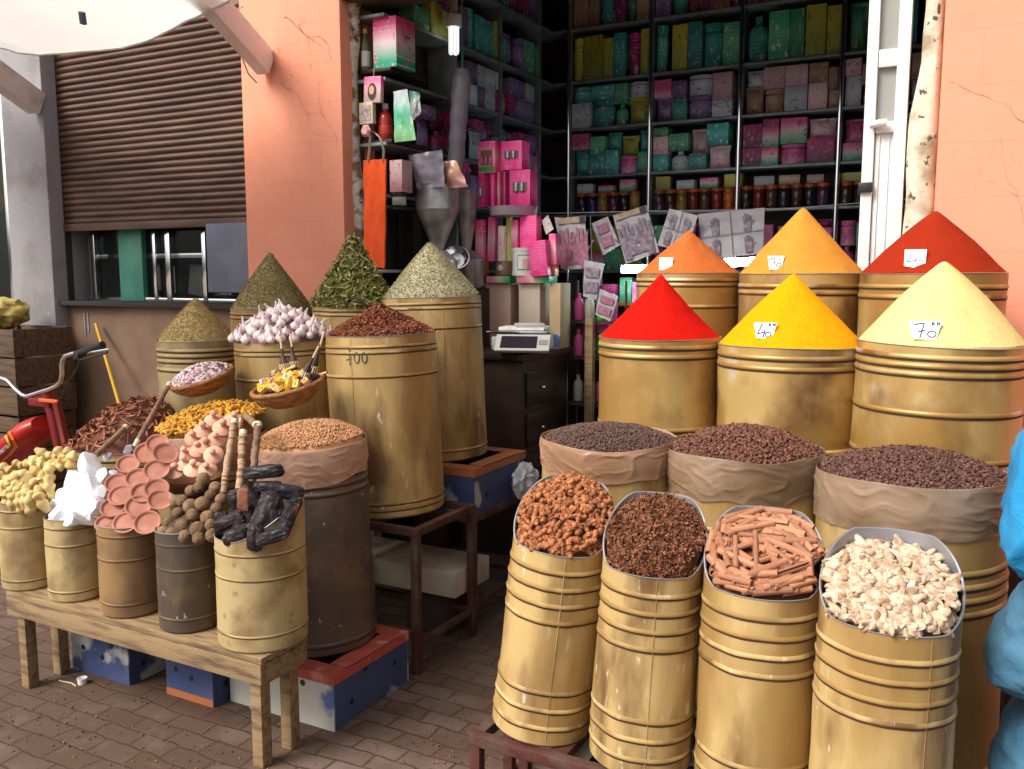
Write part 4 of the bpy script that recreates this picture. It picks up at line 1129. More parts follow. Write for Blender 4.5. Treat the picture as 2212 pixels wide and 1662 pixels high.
def zp(zx, zy, Y): return at(zx * .323, 872.7 + zy * .323, Y=Y)      # point in the enlarged detail of the bench goods
def zY(zy, lo=2.04, hi=2.30, a=880, b=260): return lo + (hi - lo) * max(0, min(1.1, (a - zy) / (a - b)))
def facing(p, nrm, k=1.0):
    c = (Vector((0, 0, CAM_H)) - p).normalized() * .95 + Vector((0, 0, .55)) + Vector(nrm) * .45 * k
    return frame(c, U(0, 6.28))
def fill(d, r, z0, z1, m, name, label, cat, back=.0):  # darker fills carry the shade between the goods in their colour
    """packed inner part of a heap"""
    o = MB().lathe([(r * .99, -.05), (r * .985, 0), (r * .8, (z1 - z0) * .45), (r * .45, (z1 - z0) * .85), (0, z1 - z0)], 32, X=None)
    o.v = [(x, y + back * max(0, z) / max(.01, z1 - z0), z) for x, y, z in o.v]
    o = o.build(name, m); o.matrix_world = DM(d) @ Matrix.Translation((0, 0, z0)); return tag(o, label, cat, None, "stuff")
# dishes
m_terra = mat("terracotta", (.47, .20, .14), .8, 0, c2=(.36, .14, .095), ns=14, rv=.12, bump=.15, bs=60)
dish_me = MB().lathe([(0, 0), (.004, 0), (.022, 0), (.031, .002), (.041, .010), (.0435, .013), (.0425, .0152), (.0385, .0152), (.0355, .0125), (.0335, .0090), (.0315, .0078), (.030, .0075), (.015, .0073), (.002, .0072), (0, .0072)], 40).mesh("dish", m_terra, ang=50)
for dx, dy, nrm in ((985, 325, (-.05, -.5, .8)), (1055, 265, (.2, -.3, .9)), (860, 400, (-.2, -.4, .85)), (1105, 330, (.5, .2, .85)), (1050, 440, (-.1, -.4, .9)), (925, 495, (-.3, -.35, .9)),
    (815, 610, (-.5, -.45, .7)), (1050, 565, (.1, -.4, .9)), (930, 680, (-.05, -.6, .8)), (690, 705, (-.9, -.1, .5)), (845, 790, (-.45, -.6, .6)), (990, 790, (-.15, -.75, .6)), (720, 800, (-.6, .2, .75)), (790, 530, (-.4, -.2, .9)), (1070, 640, (.3, -.1, .95)), (960, 590, (0, -.5, .85)), (760, 690, (-.4, -.4, .8))):
    p = zp(dx, dy, zY(dy))
    put("terracotta_dish", dish_me, TRS(p - Vector((0, 0, .008)), facing(p, nrm), U(.98, 1.1)), "small shallow terracotta dish in the pile on the brownish can", "dish", "terracotta dishes piled on the can")
# knobbed stoppers in a wooden bowl
m_stop = mat("pale_terracotta", (.72, .40, .28), .85, 0, c2=(.62, .31, .21), ns=12, rv=.12, bump=.1, bs=60)
stop_me = MB().lathe([(0, 0), (.028, 0), (.035, .003), (.036, .007), (.032, .012), (.018, .016), (.0085, .022), (.0075, .030), (.010, .036), (.0125, .041), (.011, .047), (.006, .050), (0, .051)], 36).mesh("stopper", m_stop, ang=50)
m_bowl = mat("brown_bowl_wood", (.20, .085, .03), .5, 0, c2=(.12, .05, .02), ns=8, stretch=(1, 1, 4))
pb = zp(1275, 500, 2.36)
bowl = MB().lathe([(0, 0), (.04, 0), (.05, .008), (.085, .035), (.112, .07), (.116, .078), (.110, .077), (.08, .042), (.045, .018), (0, .015)], 48).build("wooden_bowl", m_bowl, loc=(pb.x, 2.36, pb.z - .07), ang=50)
tag(bowl, "round brown wooden bowl under the pale knobbed terracotta stoppers", "bowl")
for dx, dy, nrm in ((1300, 215, (.05, -.75, .6)), (1450, 225, (.25, -.7, .6)), (1430, 330, (.35, -.8, .45)), (1250, 330, (-.35, -.5, .75)), (1180, 450, (-.5, -.1, .85)), (1300, 430, (-.1, -.2, .95)), (1390, 430, (.15, -.7, .7)), (1430, 100, (-.05, .0, 1)), (1560, 100, (.3, .1, .9)), (1360, 170, (0, -.2, .9)), (1490, 150, (.3, -.3, .8)), (1330, 300, (-.2, -.3, .85)), (1240, 395, (-.3, -.2, .9)), (1380, 270, (.1, -.5, .8))):
    Y = 2.28 + .12 * (450 - dy) / 350
    p = zp(dx, dy, Y)
    put("clay_stopper", stop_me, TRS(p - Vector((0, 0, .01)), facing(p, nrm, 1.7), U(.93, 1.08)), "pale terracotta stopper with a knob in the pile in the wooden bowl", "stopper", "knobbed clay stoppers in the bowl")
# a plinth tin under the bowl, hidden behind the cans
drum((pb.x, 2.37, pb.z - .072), .085, pb.z - .072, "slim dull tin behind the cans carrying the wooden bowl", (.03,), (.03,), .085, m=m_matt, name="tin_can", cat="can", hw=.003)
# balls
m_ball = mat("brown_rough_ball", (.155, .085, .045), .9, 0, c2=(.22, .135, .07), ns=40, rv=.2, bump=.6, bs=90)
def ballf(c): return c * (1 + .07 * noise.noise(c * 3) + .045 * noise.noise(c * 9))
balls = [MB().ico(3, (.0245, .0245, .023), ballf).mesh("brown_ball", m_ball) for _ in range(3)]
bl = ((1360, 505), (1440, 560), (1280, 580), (1410, 610), (1220, 650), (1355, 670), (1275, 685), (1190, 730), (1450, 700), (1290, 745), (1390, 760), (1125, 800), (1220, 820), (1325, 840), (1410, 810), (1150, 870), (1235, 890), (1330, 560), (1480, 640), (1180, 655), (1330, 900), (1420, 880), (1090, 870))
for dx, dy in bl:
    p = zp(dx, dy, zY(dy, 2.06, 2.24, 900, 500))
    put("brown_ball", random.choice(balls), TRS(p, randrot(), U(.85, 1.12)), "rough brown ball in the pile on the dark tarnished can", "ball", "brown balls piled on the dark can")
# black resin lumps
m_resin = mat("black_resin", (.014, .010, .013), .5, 0, c2=(.030, .012, .012), ns=9, lo=.5, hi=.7, bump=.7, bs=35, c3=(.16, .03, .012), ns3=11, lo3=.66, hi3=.72)
def rockf(sd):
    def f(c):
        k = 1 + .30 * noise.noise(c * 1.3 + Vector((sd, 0, 0))) + .16 * noise.noise(c * 3.2 + Vector((0, sd, 0))) + .08 * noise.noise(c * 8 + Vector((0, 0, sd)))
        c = c * k; m = max(abs(c.x), abs(c.y), abs(c.z)); return c.lerp(c * (.85 / m if m else 1), .55)
    return f
for dx, dy, w, h, tilt, off in ((1765, 455, 135, 62, 6, .05), (1880, 580, 140, 62, -10, .04), (1770, 745, 95, 150, -20, 0), (1935, 745, 60, 120, -28, .01), (1600, 650, 80, 85, 15, .02), (1545, 790, 105, 75, 25, -.01), (1575, 890, 75, 70, 10, -.03), (1705, 895, 70, 80, -5, -.03), (1825, 885, 105, 55, 18, -.03), (1480, 800, 60, 75, 0, .0), (1680, 620, 70, 90, 40, .04), (1820, 660, 80, 80, 15, .05), (1660, 760, 60, 90, 10, .03), (1900, 830, 60, 70, -30, .02), (1600, 740, 70, 60, 0, .05), (1790, 560, 90, 60, 0, .08), (1730, 830, 90, 70, 20, .04), (1850, 790, 80, 90, 0, .05), (1640, 850, 80, 70, 0, .03)):
    Y = zY(dy, 2.05, 2.20, 920, 450) + off * .6
    p = zp(dx, dy, Y); s = .323 * 1 / 1950 * 2.95 * 1.7
    mb = MB().ico(4, (w * s / 1.9 * (1.3 if w > h else .92), min(w, h) * s / 2.0, h * s / 1.9 * (1.3 if h >= w else .92)), rockf(U(0, 60)))
    o = mb.build("resin_lump", m_resin, ang=24); o.matrix_world = TRS(p, rotm(U(-.2, .2), R(-tilt), R(28) + U(-.2, .2)))
    tag(o, "rough black resin lump in the pile on the widest can", "resin", "black resin lumps piled on the widest can")
# flake of brown bark on the lumps
o = MB().ico(3, (.022, .006, .045), rockf(3)).build("bark_flake", m_bark); o.matrix_world = TRS(zp(1625, 640, 2.09), rotm(.1, .1, .4))
tag(o, "thin brown bark flake lying on the black resin lumps", "bark")
# white crystals
m_alum = mat("white_alum", (.90, .90, .92), .35, 0, c2=(.82, .82, .88), ns=14, bump=.25, bs=30)
def alum(sd):
    def f(c):
        c = c * (1 + .25 * noise.noise(c * 1.4 + Vector((sd, 1, 0))))
        for n in ((.6, .3, .7), (-.7, .2, .6), (.1, -.9, .3), (-.3, -.3, -.9), (.8, -.5, -.2), (-.6, .8, 0)):
            v = Vector(n).normalized(); q = c.dot(v)
            if q > .62: c = c - v * (q - .62) * .9
        return c
    return f
for dx, dy, w, h in ((600, 420, 130, 170), (500, 540, 170, 160), (620, 600, 170, 200), (440, 650, 150, 150), (560, 710, 190, 150), (420, 740, 130, 120), (690, 500, 90, 110), (640, 720, 100, 110), (500, 760, 130, 80), (690, 590, 80, 80), (540, 610, 120, 120), (380, 690, 80, 90)):
    p = zp(dx, dy, zY(dy, 2.06, 2.22, 800, 420)); s = .323 / 1950 * 3.2 / 2 * 1.5
    o = MB().ico(4, (w * s, w * s * .8, h * s), alum(U(0, 60))).build("white_crystal", m_alum, ang=22); o.matrix_world = TRS(p, rotm(U(-.3, .3), U(-.4, .4), U(0, 6)))
    tag(o, "big bright white crystal lump in the pile on its can", "crystal", "white crystal lumps piled on the can")
m_alum2 = mat("bluish_crystal", (.70, .68, .80), .3, 0, c2=(.55, .52, .66), ns=12)
for dx, dy, r_ in ((765, 480, 45), (800, 500, 30), (700, 560, 30), (720, 355, 38), (860, 305, 42)):
    p = zp(dx, dy, zY(dy, 2.10, 2.34, 800, 300)); s = .323 / 1950 * 3.2
    o = MB().ico(3, (r_ * s, r_ * s, r_ * s * .9), alum(U(0, 50))).build("small_crystal", m_alum2, ang=25); o.matrix_world = TRS(p, randrot())
    tag(o, "small bluish white crystal between the white lumps and the terracotta dishes", "crystal", "small bluish crystals")
# pale roots
m_root = mat("pale_yellow_root", (.64, .50, .22), .75, 0, c2=(.50, .31, .10), ns=20, rv=.16, bump=.4, bs=60)
def fatroot():
    mb = MB(); n = 11; l = U(.065, .105); cv_ = U(.1, .7); pts = []; rs = []; ph = U(0, 6)
    for i in range(n):
        t = i / (n - 1) - .5
        pts.append((l * math.sin(t * cv_) / cv_, 0, l * (1 - math.cos(t * cv_)) / cv_))
        rs.append(.0205 * (1 - abs(2 * t) ** 4 * .6) * (1 + .22 * math.sin(i * 1.35 + ph)) * U(.85, 1.12))
    mb.tube(pts, rs, 10); mb.v = [(x, y * 1.0, z * .9) for x, y, z in mb.v]
    return mb.mesh("pale_root", m_root, ang=70)
fr_ = [fatroot() for _ in range(7)]
for dx, dy, tl in ((40, 630, 85), (110, 610, 100), (170, 640, 95), (220, 640, 80), (270, 600, 60), (60, 560, 70), (140, 550, 20), (220, 540, 120), (290, 520, 70), (30, 500, 20), (100, 490, 150), (180, 470, 10), (260, 460, 30), (60, 440, 30), (140, 410, 20), (220, 400, 0), (310, 410, 5), (380, 420, 8), (350, 350, 20), (420, 350, 50), (460, 350, 80), (330, 470, 90), (400, 390, -5), (130, 660, 88), (200, 670, 92), (80, 660, 90), (20, 580, 100), (300, 340, 30), (280, 660, 60), (250, 380, 15), (480, 380, 100), (190, 590, 60), (70, 610, 95), (330, 560, 80)):
    Y = 2.035 + .20 * max(0, (670 - dy)) / 330 + .01 * rnd()
    p = zp(dx, dy, Y)
    put("pale_root", random.choice(fr_), TRS(p, rotm(0, 0, R(28)) @ rotm(U(-.5, .1), R(tl), 0), U(.85, 1.15)), "pale yellow dried root in the pile on the farthest can of the bench", "dried root", "pale yellow roots piled on the can")
fill(cans[0], cans[0]["r"] - .006, cans[0]["h"] - .02, cans[0]["h"] + .10, mat("shaded_packed_pale_root", (.30, .20, .08), .9), "root_heap", "packed inner part of the pale root pile", "root heap", .07)
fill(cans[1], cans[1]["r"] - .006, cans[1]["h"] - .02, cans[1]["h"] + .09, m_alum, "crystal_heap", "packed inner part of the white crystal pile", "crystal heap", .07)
fill(cans[2], cans[2]["r"] - .006, cans[2]["h"] - .02, cans[2]["h"] + .035, mat("shaded_packed_dish", (.26, .10, .07), .9), "dish_heap", "dim inner part of the terracotta dish pile", "dish heap", .07)
fill(cans[3], cans[3]["r"] - .006, cans[3]["h"] - .02, cans[3]["h"] + .05, mat("shaded_packed_ball", (.06, .035, .02), .9), "ball_heap", "dim inner part of the brown ball pile", "ball heap", .08)
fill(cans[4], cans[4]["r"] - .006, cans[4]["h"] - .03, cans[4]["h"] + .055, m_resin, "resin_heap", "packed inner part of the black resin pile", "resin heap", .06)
# bundles of root sticks
m_stick = mat("banded_root_bark", (.46, .30, .19), .8, 0, c2=(.20, .10, .06), ns=26, lo=.5, hi=.58, bump=.5, bs=60, stretch=(.25, .25, 4))
m_stick2 = mat("brown_root_bark", (.25, .15, .10), .8, 0, c2=(.16, .09, .06), ns=14, bump=.4, bs=60, stretch=(1, 1, 3))
m_cut = mat("cut_wood", (.78, .66, .50), .7, 0, c2=(.65, .50, .34), ns=40)
def stick(a, b, r0, m, label, cut=True, ends=1):
    a, b = Vector(a), Vector(b); d = b - a; L = d.length
    pts = [Vector((.004 * noise.noise(Vector((i, r0 * 900, 0))), .004 * noise.noise(Vector((0, i, r0 * 700))), L * i / 12)) for i in range(13)]
    mb = MB().tube(pts, [r0 * (1 + .08 * noise.noise(Vector((i * .9, r0 * 99, 7)))) for i in range(13)], 14)
    o = mb.build("root_stick", m, ang=60); o.matrix_world = Matrix.Translation(a) @ d.to_track_quat('Z', 'X').to_matrix().to_4x4()
    tag(o, label, "root stick")
    if cut:
        e = MB().tube([(pts[-1].x, pts[-1].y, L - .001), (pts[-1].x, pts[-1].y, L + .016)], [r0 * .99, r0 * .93], 14).build("cut_end", m_cut, o)
        if ends > 1: MB().tube([(pts[0].x, pts[0].y, .001), (pts[0].x, pts[0].y, -.03)], [r0 * .99, r0 * .93], 14).build("cut_end", m_cut, o)
    return o
stick(zp(1490, 600, 2.22), zp(1565, 130, 2.34), .0125, m_stick, "thick banded root stick standing next to the knobbed stoppers")
stick(zp(1600, 600, 2.20), zp(1630, 205, 2.31), .0135, m_stick, "thick banded root stick standing in the middle of the upright sticks")
stick(zp(1690, 520, 2.24), zp(1725, 150, 2.33), .0125, m_stick2, "smooth grey-brown root stick standing nearest the coriander drum")
stick(zp(1600, 330, 2.36), zp(1610, 120, 2.38), .006, m_stick, "thin peeled root stick between the thick upright sticks")
stick(zp(1645, 80, 2.40), zp(1710, 140, 2.33), .0125, m_stick2, "short root stick lying with its white cut end over the upright sticks")
stick(zp(925, 240, 2.30), zp(1125, -120, 2.45), .010, m_stick2, "slender brown root stick with two pale cut ends leaning over the turmeric", True, 2)
stick(zp(640, 345, 2.26), zp(830, 165, 2.42), .0115, m_stick2, "root stick with a pale end lying before the beige ribbed drum")

# ------------------------------------------------------------------ baskets on the heaps
m_wick = mat("wicker", (.40, .18, .05), .65, 0, c2=(.22, .085, .025), ns=30, bump=.5, bs=60, stretch=(1, 1, 3))
def basket(c, r, h, tilt, label):
    rot = rotm(*tilt)
    mb = MB(); n = 80
    for k in range(11):
        t = k / 10; z = h * t; q = r * (.55 + .45 * math.sin(t * 1.45) / math.sin(1.45))
        pts = [(q * math.cos(2 * math.pi * i / n) * (1 + .012 * (((i + k) % 2) * 2 - 1)), q * math.sin(2 * math.pi * i / n) * (1 + .012 * (((i + k) % 2) * 2 - 1)), z) for i in range(n + 1)]
        mb.tube(pts, .0062, 6, caps=False)
    mb.lathe([(0, 0), (r * .55, 0), (r * .72, h * .35), (r * .93, h * .8), (r * .985, h)], 40)
    o = mb.build("wicker_basket", m_wick); o.matrix_world = Matrix.Translation(c) @ rot
    tag(o, label, "basket")
    pts = [((r + .004) * math.cos(2 * math.pi * i / 60), (r + .004) * math.sin(2 * math.pi * i / 60), h + .004) for i in range(61)]
    MB().tube(pts, .009, 8, caps=False).build("rim", m_wick, o)
    return o
c1 = at(444, 842, Y=2.74)
bk1 = basket(c1, .128, .055, (R(16), R(-7), 0), "shallow wicker basket of pinkish white resin chips, propped behind the turmeric")
c2_ = at(630, 868, Y=2.66)
bk2 = basket(c2_, .133, .062, (R(12), R(-6), 0), "shallow wicker basket of yellow packets and kohl bottles on the coriander")
# resin chips
m_chip = mat("pinkish_resin_chip", (.72, .55, .56), .6, 0, c2=(.58, .40, .43), ns=20, rv=.15, bump=.3, bs=80)
m_chipd = mat("dark_resin_chip", (.10, .08, .11), .6, rv=.2)
chips = [MB().ico(2, (U(.009, .014), U(.007, .011), U(.004, .007)), alum(U(0, 90))).mesh("resin_chip", m_chip, ang=25) for _ in range(6)]
chd = [MB().ico(2, (.008, .006, .004), alum(U(0, 90))).mesh("dark_chip", m_chipd, ang=25) for _ in range(2)]
Mb = bk1.matrix_basis.copy()
def S_b1(x, y): return .062 + .045 * (1 - (math.hypot(x, y) / .128) ** 2)
hb = MB().lathe([(.125, .05), (.1, .066), (.05, .088), (0, .096)], 32).build("chip_heap", m_chip); hb.matrix_world = Mb; tag(hb, "packed layer under the pinkish chips in the wicker basket", "resin heap", kind="stuff")
for i, (x, y) in enumerate(spread(170, .124, fac=.62)):
    dk = rnd() < .2
    put("resin_chip", random.choice(chd if dk else chips), Mb @ TRS((x, y, S_b1(x, y) + .004), frame(normal(S_b1, x, y) + Vector((U(-.5, .5), U(-.5, .5), 0)), U(0, 6))), "small dark chip among the pinkish resin in the basket" if dk else "small pinkish white resin chip in the wicker basket", "resin", "dark chips in the resin basket" if dk else "pinkish resin chips in the basket")
# yellow packets, tins and kohl bottles
Mb = bk2.matrix_basis.copy()
hb = MB().lathe([(.128, .052), (.09, .058), (0, .062)], 32).build("packet_filling", m_chipd); hb.matrix_world = Mb; tag(hb, "dim bottom layer of the basket of yellow packets", "filling", kind="stuff")
m_ypack = mat("yellow_packet_card", (.84, .44, .03), .5, 0, c2=(.86, .62, .16), ns=25, lo=.55, hi=.6, rv=.1)
m_opack = mat("pale_orange_packet_card", (.72, .36, .12), .55, 0, c2=(.75, .5, .25), ns=25, rv=.1)
m_pr = mat("packet_print", (.45, .08, .06), .5)
def pk(l, w, t, m):
    o = MB().box((0, 0, 0), (l, w, t), ch=.0015)
    for z in (t / 2 + .0006,):
        o.add([(-.007, -.005, z), (.007, -.005, z), (.006, .006, z), (-.006, .006, z)], [(0, 1, 2, 3)], 1)
        o.add([(l * .36, -w * .4, z), (l * .40, -w * .4, z), (l * .40, w * .4, z), (l * .36, w * .4, z)], [(0, 1, 2, 3)], 1)
    return o.mesh("packet", [m, m_pr], ang=30)
pks = [pk(.032, .024, .018, m_ypack), pk(.055, .024, .018, m_ypack), pk(.04, .026, .016, m_opack)]
for i, (x, y) in enumerate(spread(34, .108, fac=.72)):
    if x > .05 and y > 0: continue
    k = (0, 1, 0, 2, 1)[i % 5]
    put("small_packet", pks[k], Mb @ TRS((x, y, .070 + .012 * rnd() + .02 * (1 - (math.hypot(x, y) / .12) ** 2)), frame((U(-.5, .5), U(-.9, .2), .8), U(0, 6.28))),
        ("small square yellow packet in the wicker basket", "long yellow packet in the wicker basket", "pale orange packet in the wicker basket")[k], "packet", ("square yellow packets in the basket", "long yellow packets in the basket", "pale orange packets in the basket")[k])
tinm = MB().lathe([(0, -.012), (.011, -.012), (.012, -.011), (.012, .011), (.0115, .013), (0, .013)], 20).mesh("little_tin", m_chrome)
for x, y in ((-.02, -.05), (.055, -.035), (-.08, -.045), (.01, -.01)):
    put("little_tin", tinm, Mb @ TRS((x, y, .095), rotm(U(-.4, .4), U(-.4, .4), 0)), "shiny round little tin among the yellow packets", "tin", "little tins in the basket of packets")
m_kohl = mat("dark_leather", (.05, .025, .03), .6, 0, c2=(.10, .05, .05), ns=20)
m_bone = mat("bone_inlay", (.72, .60, .36), .5)
def kohl(px, py, px2, py2, Y, label):
    a = at(px, py, Y=Y); b = at(px2, py2, Y=Y + .01); d = b - a; L = d.length
    o = MB().lathe([(0, 0), (.014, .001), (.0155, .006), (.0155, L * .26), (.012, L * .34), (.006, L * .46), (.005, L * .62), (0, L * .62)], 20).build("kohl_bottle", m_kohl)
    o.matrix_world = Matrix.Translation(a) @ d.to_track_quat('Z', 'X').to_matrix().to_4x4(); tag(o, label, "kohl bottle", "leather kohl bottles in the basket")
    mb = MB()
    for k in range(12):
        th = 2 * math.pi * k / 12; mb.box((.0158 * math.cos(th), .0158 * math.sin(th), L * .15), (.004, .004, L * .16), X=None)
    mb.build("bone_inlay", m_bone, o, smooth=False)
    MB().tube([(0, 0, L * .62), (0, 0, L * .97)], .0042, 8).build("applicator_stick", m_bone, o)
    MB().tube([(0, 0, L * .965), (0, 0, L)], .0046, 8).build("stick_tip", mat("red_wax", (.55, .07, .03), .5), o)
kohl(616, 806, 604, 722, 2.72, "leather kohl bottle with bone inlay and pale stick, upright at the basket's outer side")
kohl(636, 800, 627, 718, 2.75, "leather kohl bottle with a pale stick, the tallest one upright in the basket's back")
kohl(672, 812, 702, 712, 2.72, "leather kohl bottle leaning toward the star anise drum")
kohl(654, 818, 690, 745, 2.66, "leather kohl bottle slanting in front of the leaning one")
kohl(588, 812, 640, 790, 2.70, "leather kohl bottle lying flat at the back of the basket")
kohl(665, 818, 707, 804, 2.69, "leather kohl bottle lying with its red tipped stick over the basket rim")

# ------------------------------------------------------------------ banana boxes, iron tables
m_bluecard = mat("blue_printed_card", (.045, .068, .175), .85, 0, c2=(.075, .09, .18), ns=5, lo=.45, hi=.7, c3=(.45, .45, .44), ns3=4.5, lo3=.56, hi3=.62)
m_whitecard = mat("white_printed_card", (.55, .52, .46), .8, 0, c2=(.10, .16, .36), ns=4.5, lo=.56, hi=.62, c3=(.62, .60, .55), ns3=6)
m_redcard = mat("red_printed_card", (.43, .075, .055), .75, 0, c2=(.62, .25, .18), ns=12, lo=.55, hi=.7)
m_card_in = mat("plain_card", (.45, .34, .22), .9)
m_orcard = mat("orange_printed_card", (.42, .14, .05), .75)
def bbox(name, x0, x1, y0, y1, z0, h, label, front=m_bluecard, side=m_bluecard, top=m_redcard, bottom=None, rz=0):
    cx_, cy_ = (x0 + x1) / 2, (y0 + y1) / 2; w, d = x1 - x0, y1 - y0
    b = empty(name, (cx_, cy_, z0), label, "cardboard box", None, (0, 0, rz))
    t = .006
    MB().box((0, -d / 2 + t / 2, h / 2), (w, t, h)).build("front_panel", front, b, smooth=False)
    MB().box((0, d / 2 - t / 2, h / 2), (w, t, h)).build("back_panel", front, b, smooth=False)
    for s in (-1, 1): MB().box((s * (w / 2 - t / 2), 0, h / 2), (t, d - 2 * t - .001, h)).build("side_panel", side, b, smooth=False)
    MB().box((0, 0, .004), (w - 2 * t - .002, d - 2 * t - .002, .006)).build("bottom_panel", m_card_in, b, smooth=False)
    if top:
        mb = MB(); bd = .032
        mb.box((0, -d / 2 - .0015, h - bd / 2), (w + .006, .003, bd)); mb.box((w / 2 + .0015, 0, h - bd / 2), (.003, d, bd)); mb.box((-w / 2 - .0015, 0, h - bd / 2), (.003, d, bd))
        for s in (-1, 1): mb.box((0, s * (d / 2 - .035), h + .002), (w + .005, .075, .003)); mb.box((s * (w / 2 - .035), 0, h + .0055), (.075, d - .15, .003))
        mb.build("lid_edge", top, b, smooth=False)
    if bottom: MB().box((0, -d / 2 - .0012, .014), (w, .0022, .028)).build("bottom_band", bottom, b, smooth=False)
    mb = MB()
    for fx, fz in ((-.28, .55), (.22, .75), (.05, .45)):
        mb.tube([(fx * w, -d / 2 - .0008, fz * h), (fx * w, -d / 2 + .004, fz * h)], .012, 14)
    for fy, fz in ((-.1, .8), (.3, .55), (-.28, .35)):
        mb.tube([(w / 2 + .0008, fy * d, fz * h), (w / 2 - .004, fy * d, fz * h)], .011, 14)
    mb.build("air_hole", m_black, b, smooth=False)
    return b
bbox("banana_box", -2.46, -1.965, 2.345, 2.80, 0, .202, "worn white and blue banana box with red edges under the dark coriander drum", front=m_whitecard)
bbox("banana_box", -2.72, -2.475, 2.275, 2.56, 0, .20, "blue cardboard box with an orange bottom stripe under the middle of the bench", top=None, bottom=m_orcard)
bbox("banana_box", -3.24, -2.90, 2.25, 2.56, 0, .19, "dark blue cardboard box under the far end of the bench", top=None)
bbox("banana_box", -2.60, -1.995, 3.365, 3.86, .530, .204, "blue banana box on the back iron table under the tall grey-green herb drum", top=m_orcard)
bbox("banana_box", -.98, -.45, 2.02, 2.32, .02, .26, "blue and white box standing under the front iron stand", front=m_bluecard, top=m_whitecard)
def table(x0, x1, y0, y1, z, label, name="iron_table", s=.032, low=.12, top=True, m=None):
    m = m or m_iron
    t = empty(name, ((x0 + x1) / 2, (y0 + y1) / 2, 0), label, "iron table" if name == "iron_table" else "stand")
    w, d = (x1 - x0) / 2, (y1 - y0) / 2
    for sx in (-1, 1):
        for sy in (-1, 1): MB().box((sx * (w - s / 2), sy * (d - s / 2), (z - s) / 2), (s, s, z - s - .001), ch=.003).build("leg", m, t)
    for sy in (-1, 1): MB().box((0, sy * (d - s / 2), z - s / 2), (2 * w, s, s), ch=.003).build("top_rail", m, t)
    for sx in (-1, 1): MB().box((sx * (w - s / 2), 0, z - s / 2), (s, 2 * d - 2 * s - .001, s), ch=.003).build("top_rail", m, t)
    k = int(2 * w / .3)
    for i in range(1, k + 1): MB().box((-w + 2 * w * i / (k + 1), 0, z - s * .55), (.05, 2 * d - 2 * s - .002, s * .8)).build("slat", m, t)
    if low:
        for sx in (-1, 1): MB().box((sx * (w - s / 2), 0, low), (s * .8, 2 * d - 2 * s - .001, s * .8), ch=.003).build("stretcher", m, t)
        MB().box((0, d - s / 2, low + .002), (2 * w - 2 * s - .001, s * .8, s * .8), ch=.003).build("stretcher", m, t)
    return t
table(-3.60, -1.955, 2.855, 3.315, .600, "rusty red iron table carrying the garlic and star anise drums")
table(-3.55, -1.985, 3.345, 3.90, .530, "rusty red iron table at the back carrying the herb cones' drums")
table(-3.56, -2.49, 2.58, 2.85, .262, "low iron stand under the bark and turmeric drums", "iron_stand", low=None)
table(-1.20, .05, 1.99, 2.31, .355, "dark iron stand under the row of scoop-lipped tins", "iron_stand", low=.06)
table(-1.32, .10, 2.40, 2.95, .290, "iron stand under the plastic-lined clove and pepper drums", "iron_stand", low=None)
table(-1.34, .12, 2.96, 3.44, .745, "iron stand under the front row of spice cones", "iron_stand", low=.1)
table(-1.38, .08, 3.45, 3.97, .975, "tall iron stand under the back row of spice cones", "iron_stand", low=.1)
# white box and plank below the iron tables
o = MB().box((0, 0, .055), (1.05, .30, .11), ch=.004).build("foam_box", mat("dirty_white_foam", (.55, .48, .38), .8, 0, c2=(.40, .33, .25), ns=6), loc=(-2.52, 3.35, .20)); tag(o, "long dirty white foam slab lying under the iron tables", "foam slab")
for s in (-.35, .35):
    k = MB().box((0, 0, .099), (.22, .24, .198), ch=.004).build("brick_block", mat("dark_block", (.05, .03, .025), .9), loc=(-2.52 + s, 3.36, 0)); tag(k, "dark block under the foam slab, " + ("nearer the shop opening" if s > 0 else "nearer the salmon pillar"), "block")
o = MB().lathe([(0, 0), (.016, 0), (.019, .024), (.017, .024), (.015, .004), (0, .004)], 24).build("paper_cup", m_white, loc=at(178, 1477, Z=0)); tag(o, "small white cup lying on the paving under the far end of the bench", "cup")
mb = MB(); mb.tube([(0, 0, .002), (.06, .01, .002), (.1, 0, .003)], .002, 5)
o = mb.build("straw_bit", m_bone, loc=at(128, 1472, Z=.002)); tag(o, "thin yellow straw lying beside the white cup", "straw")
m_scrap = mat("scrap_paper", (.60, .50, .45), .8, rv=.3)
for k in range(5):
    px, py = ((705, 1540, ), (735, 1545), (1135, 1630), (545, 1530), (470, 1450))[k]
    p = at(px, py, Z=.003)
    o = MB().add([(-.011, -.006, 0), (.010, -.008, .002), (.013, .006, .001), (-.008, .008, .003)], [(0, 1, 2, 3)]).build("paper_scrap", m_scrap, loc=p, smooth=False); tag(o, ["tiny paper scrap on the paving beside the bench's near leg", "tiny pale paper scrap on the paving near the banana box", "tiny paper scrap by the iron stand", "tiny scrap of paper between the two blue boxes", "tiny scrap of paper in front of the dark blue box"][k], "litter")
# plastic bag beside the box on the back table
def crum(c): return c * (1 + .25 * noise.noise(c * 2.5) + .12 * noise.noise(c * 6))
o = MB().ico(4, (.05, .09, .085), crum).build("plastic_bag", plastic("white_bag_film", (.60, .60, .66), .75, .25), loc=(-1.925, 3.72, .62)); tag(o, "crumpled whitish plastic bag hanging at the end of the back iron table", "bag")

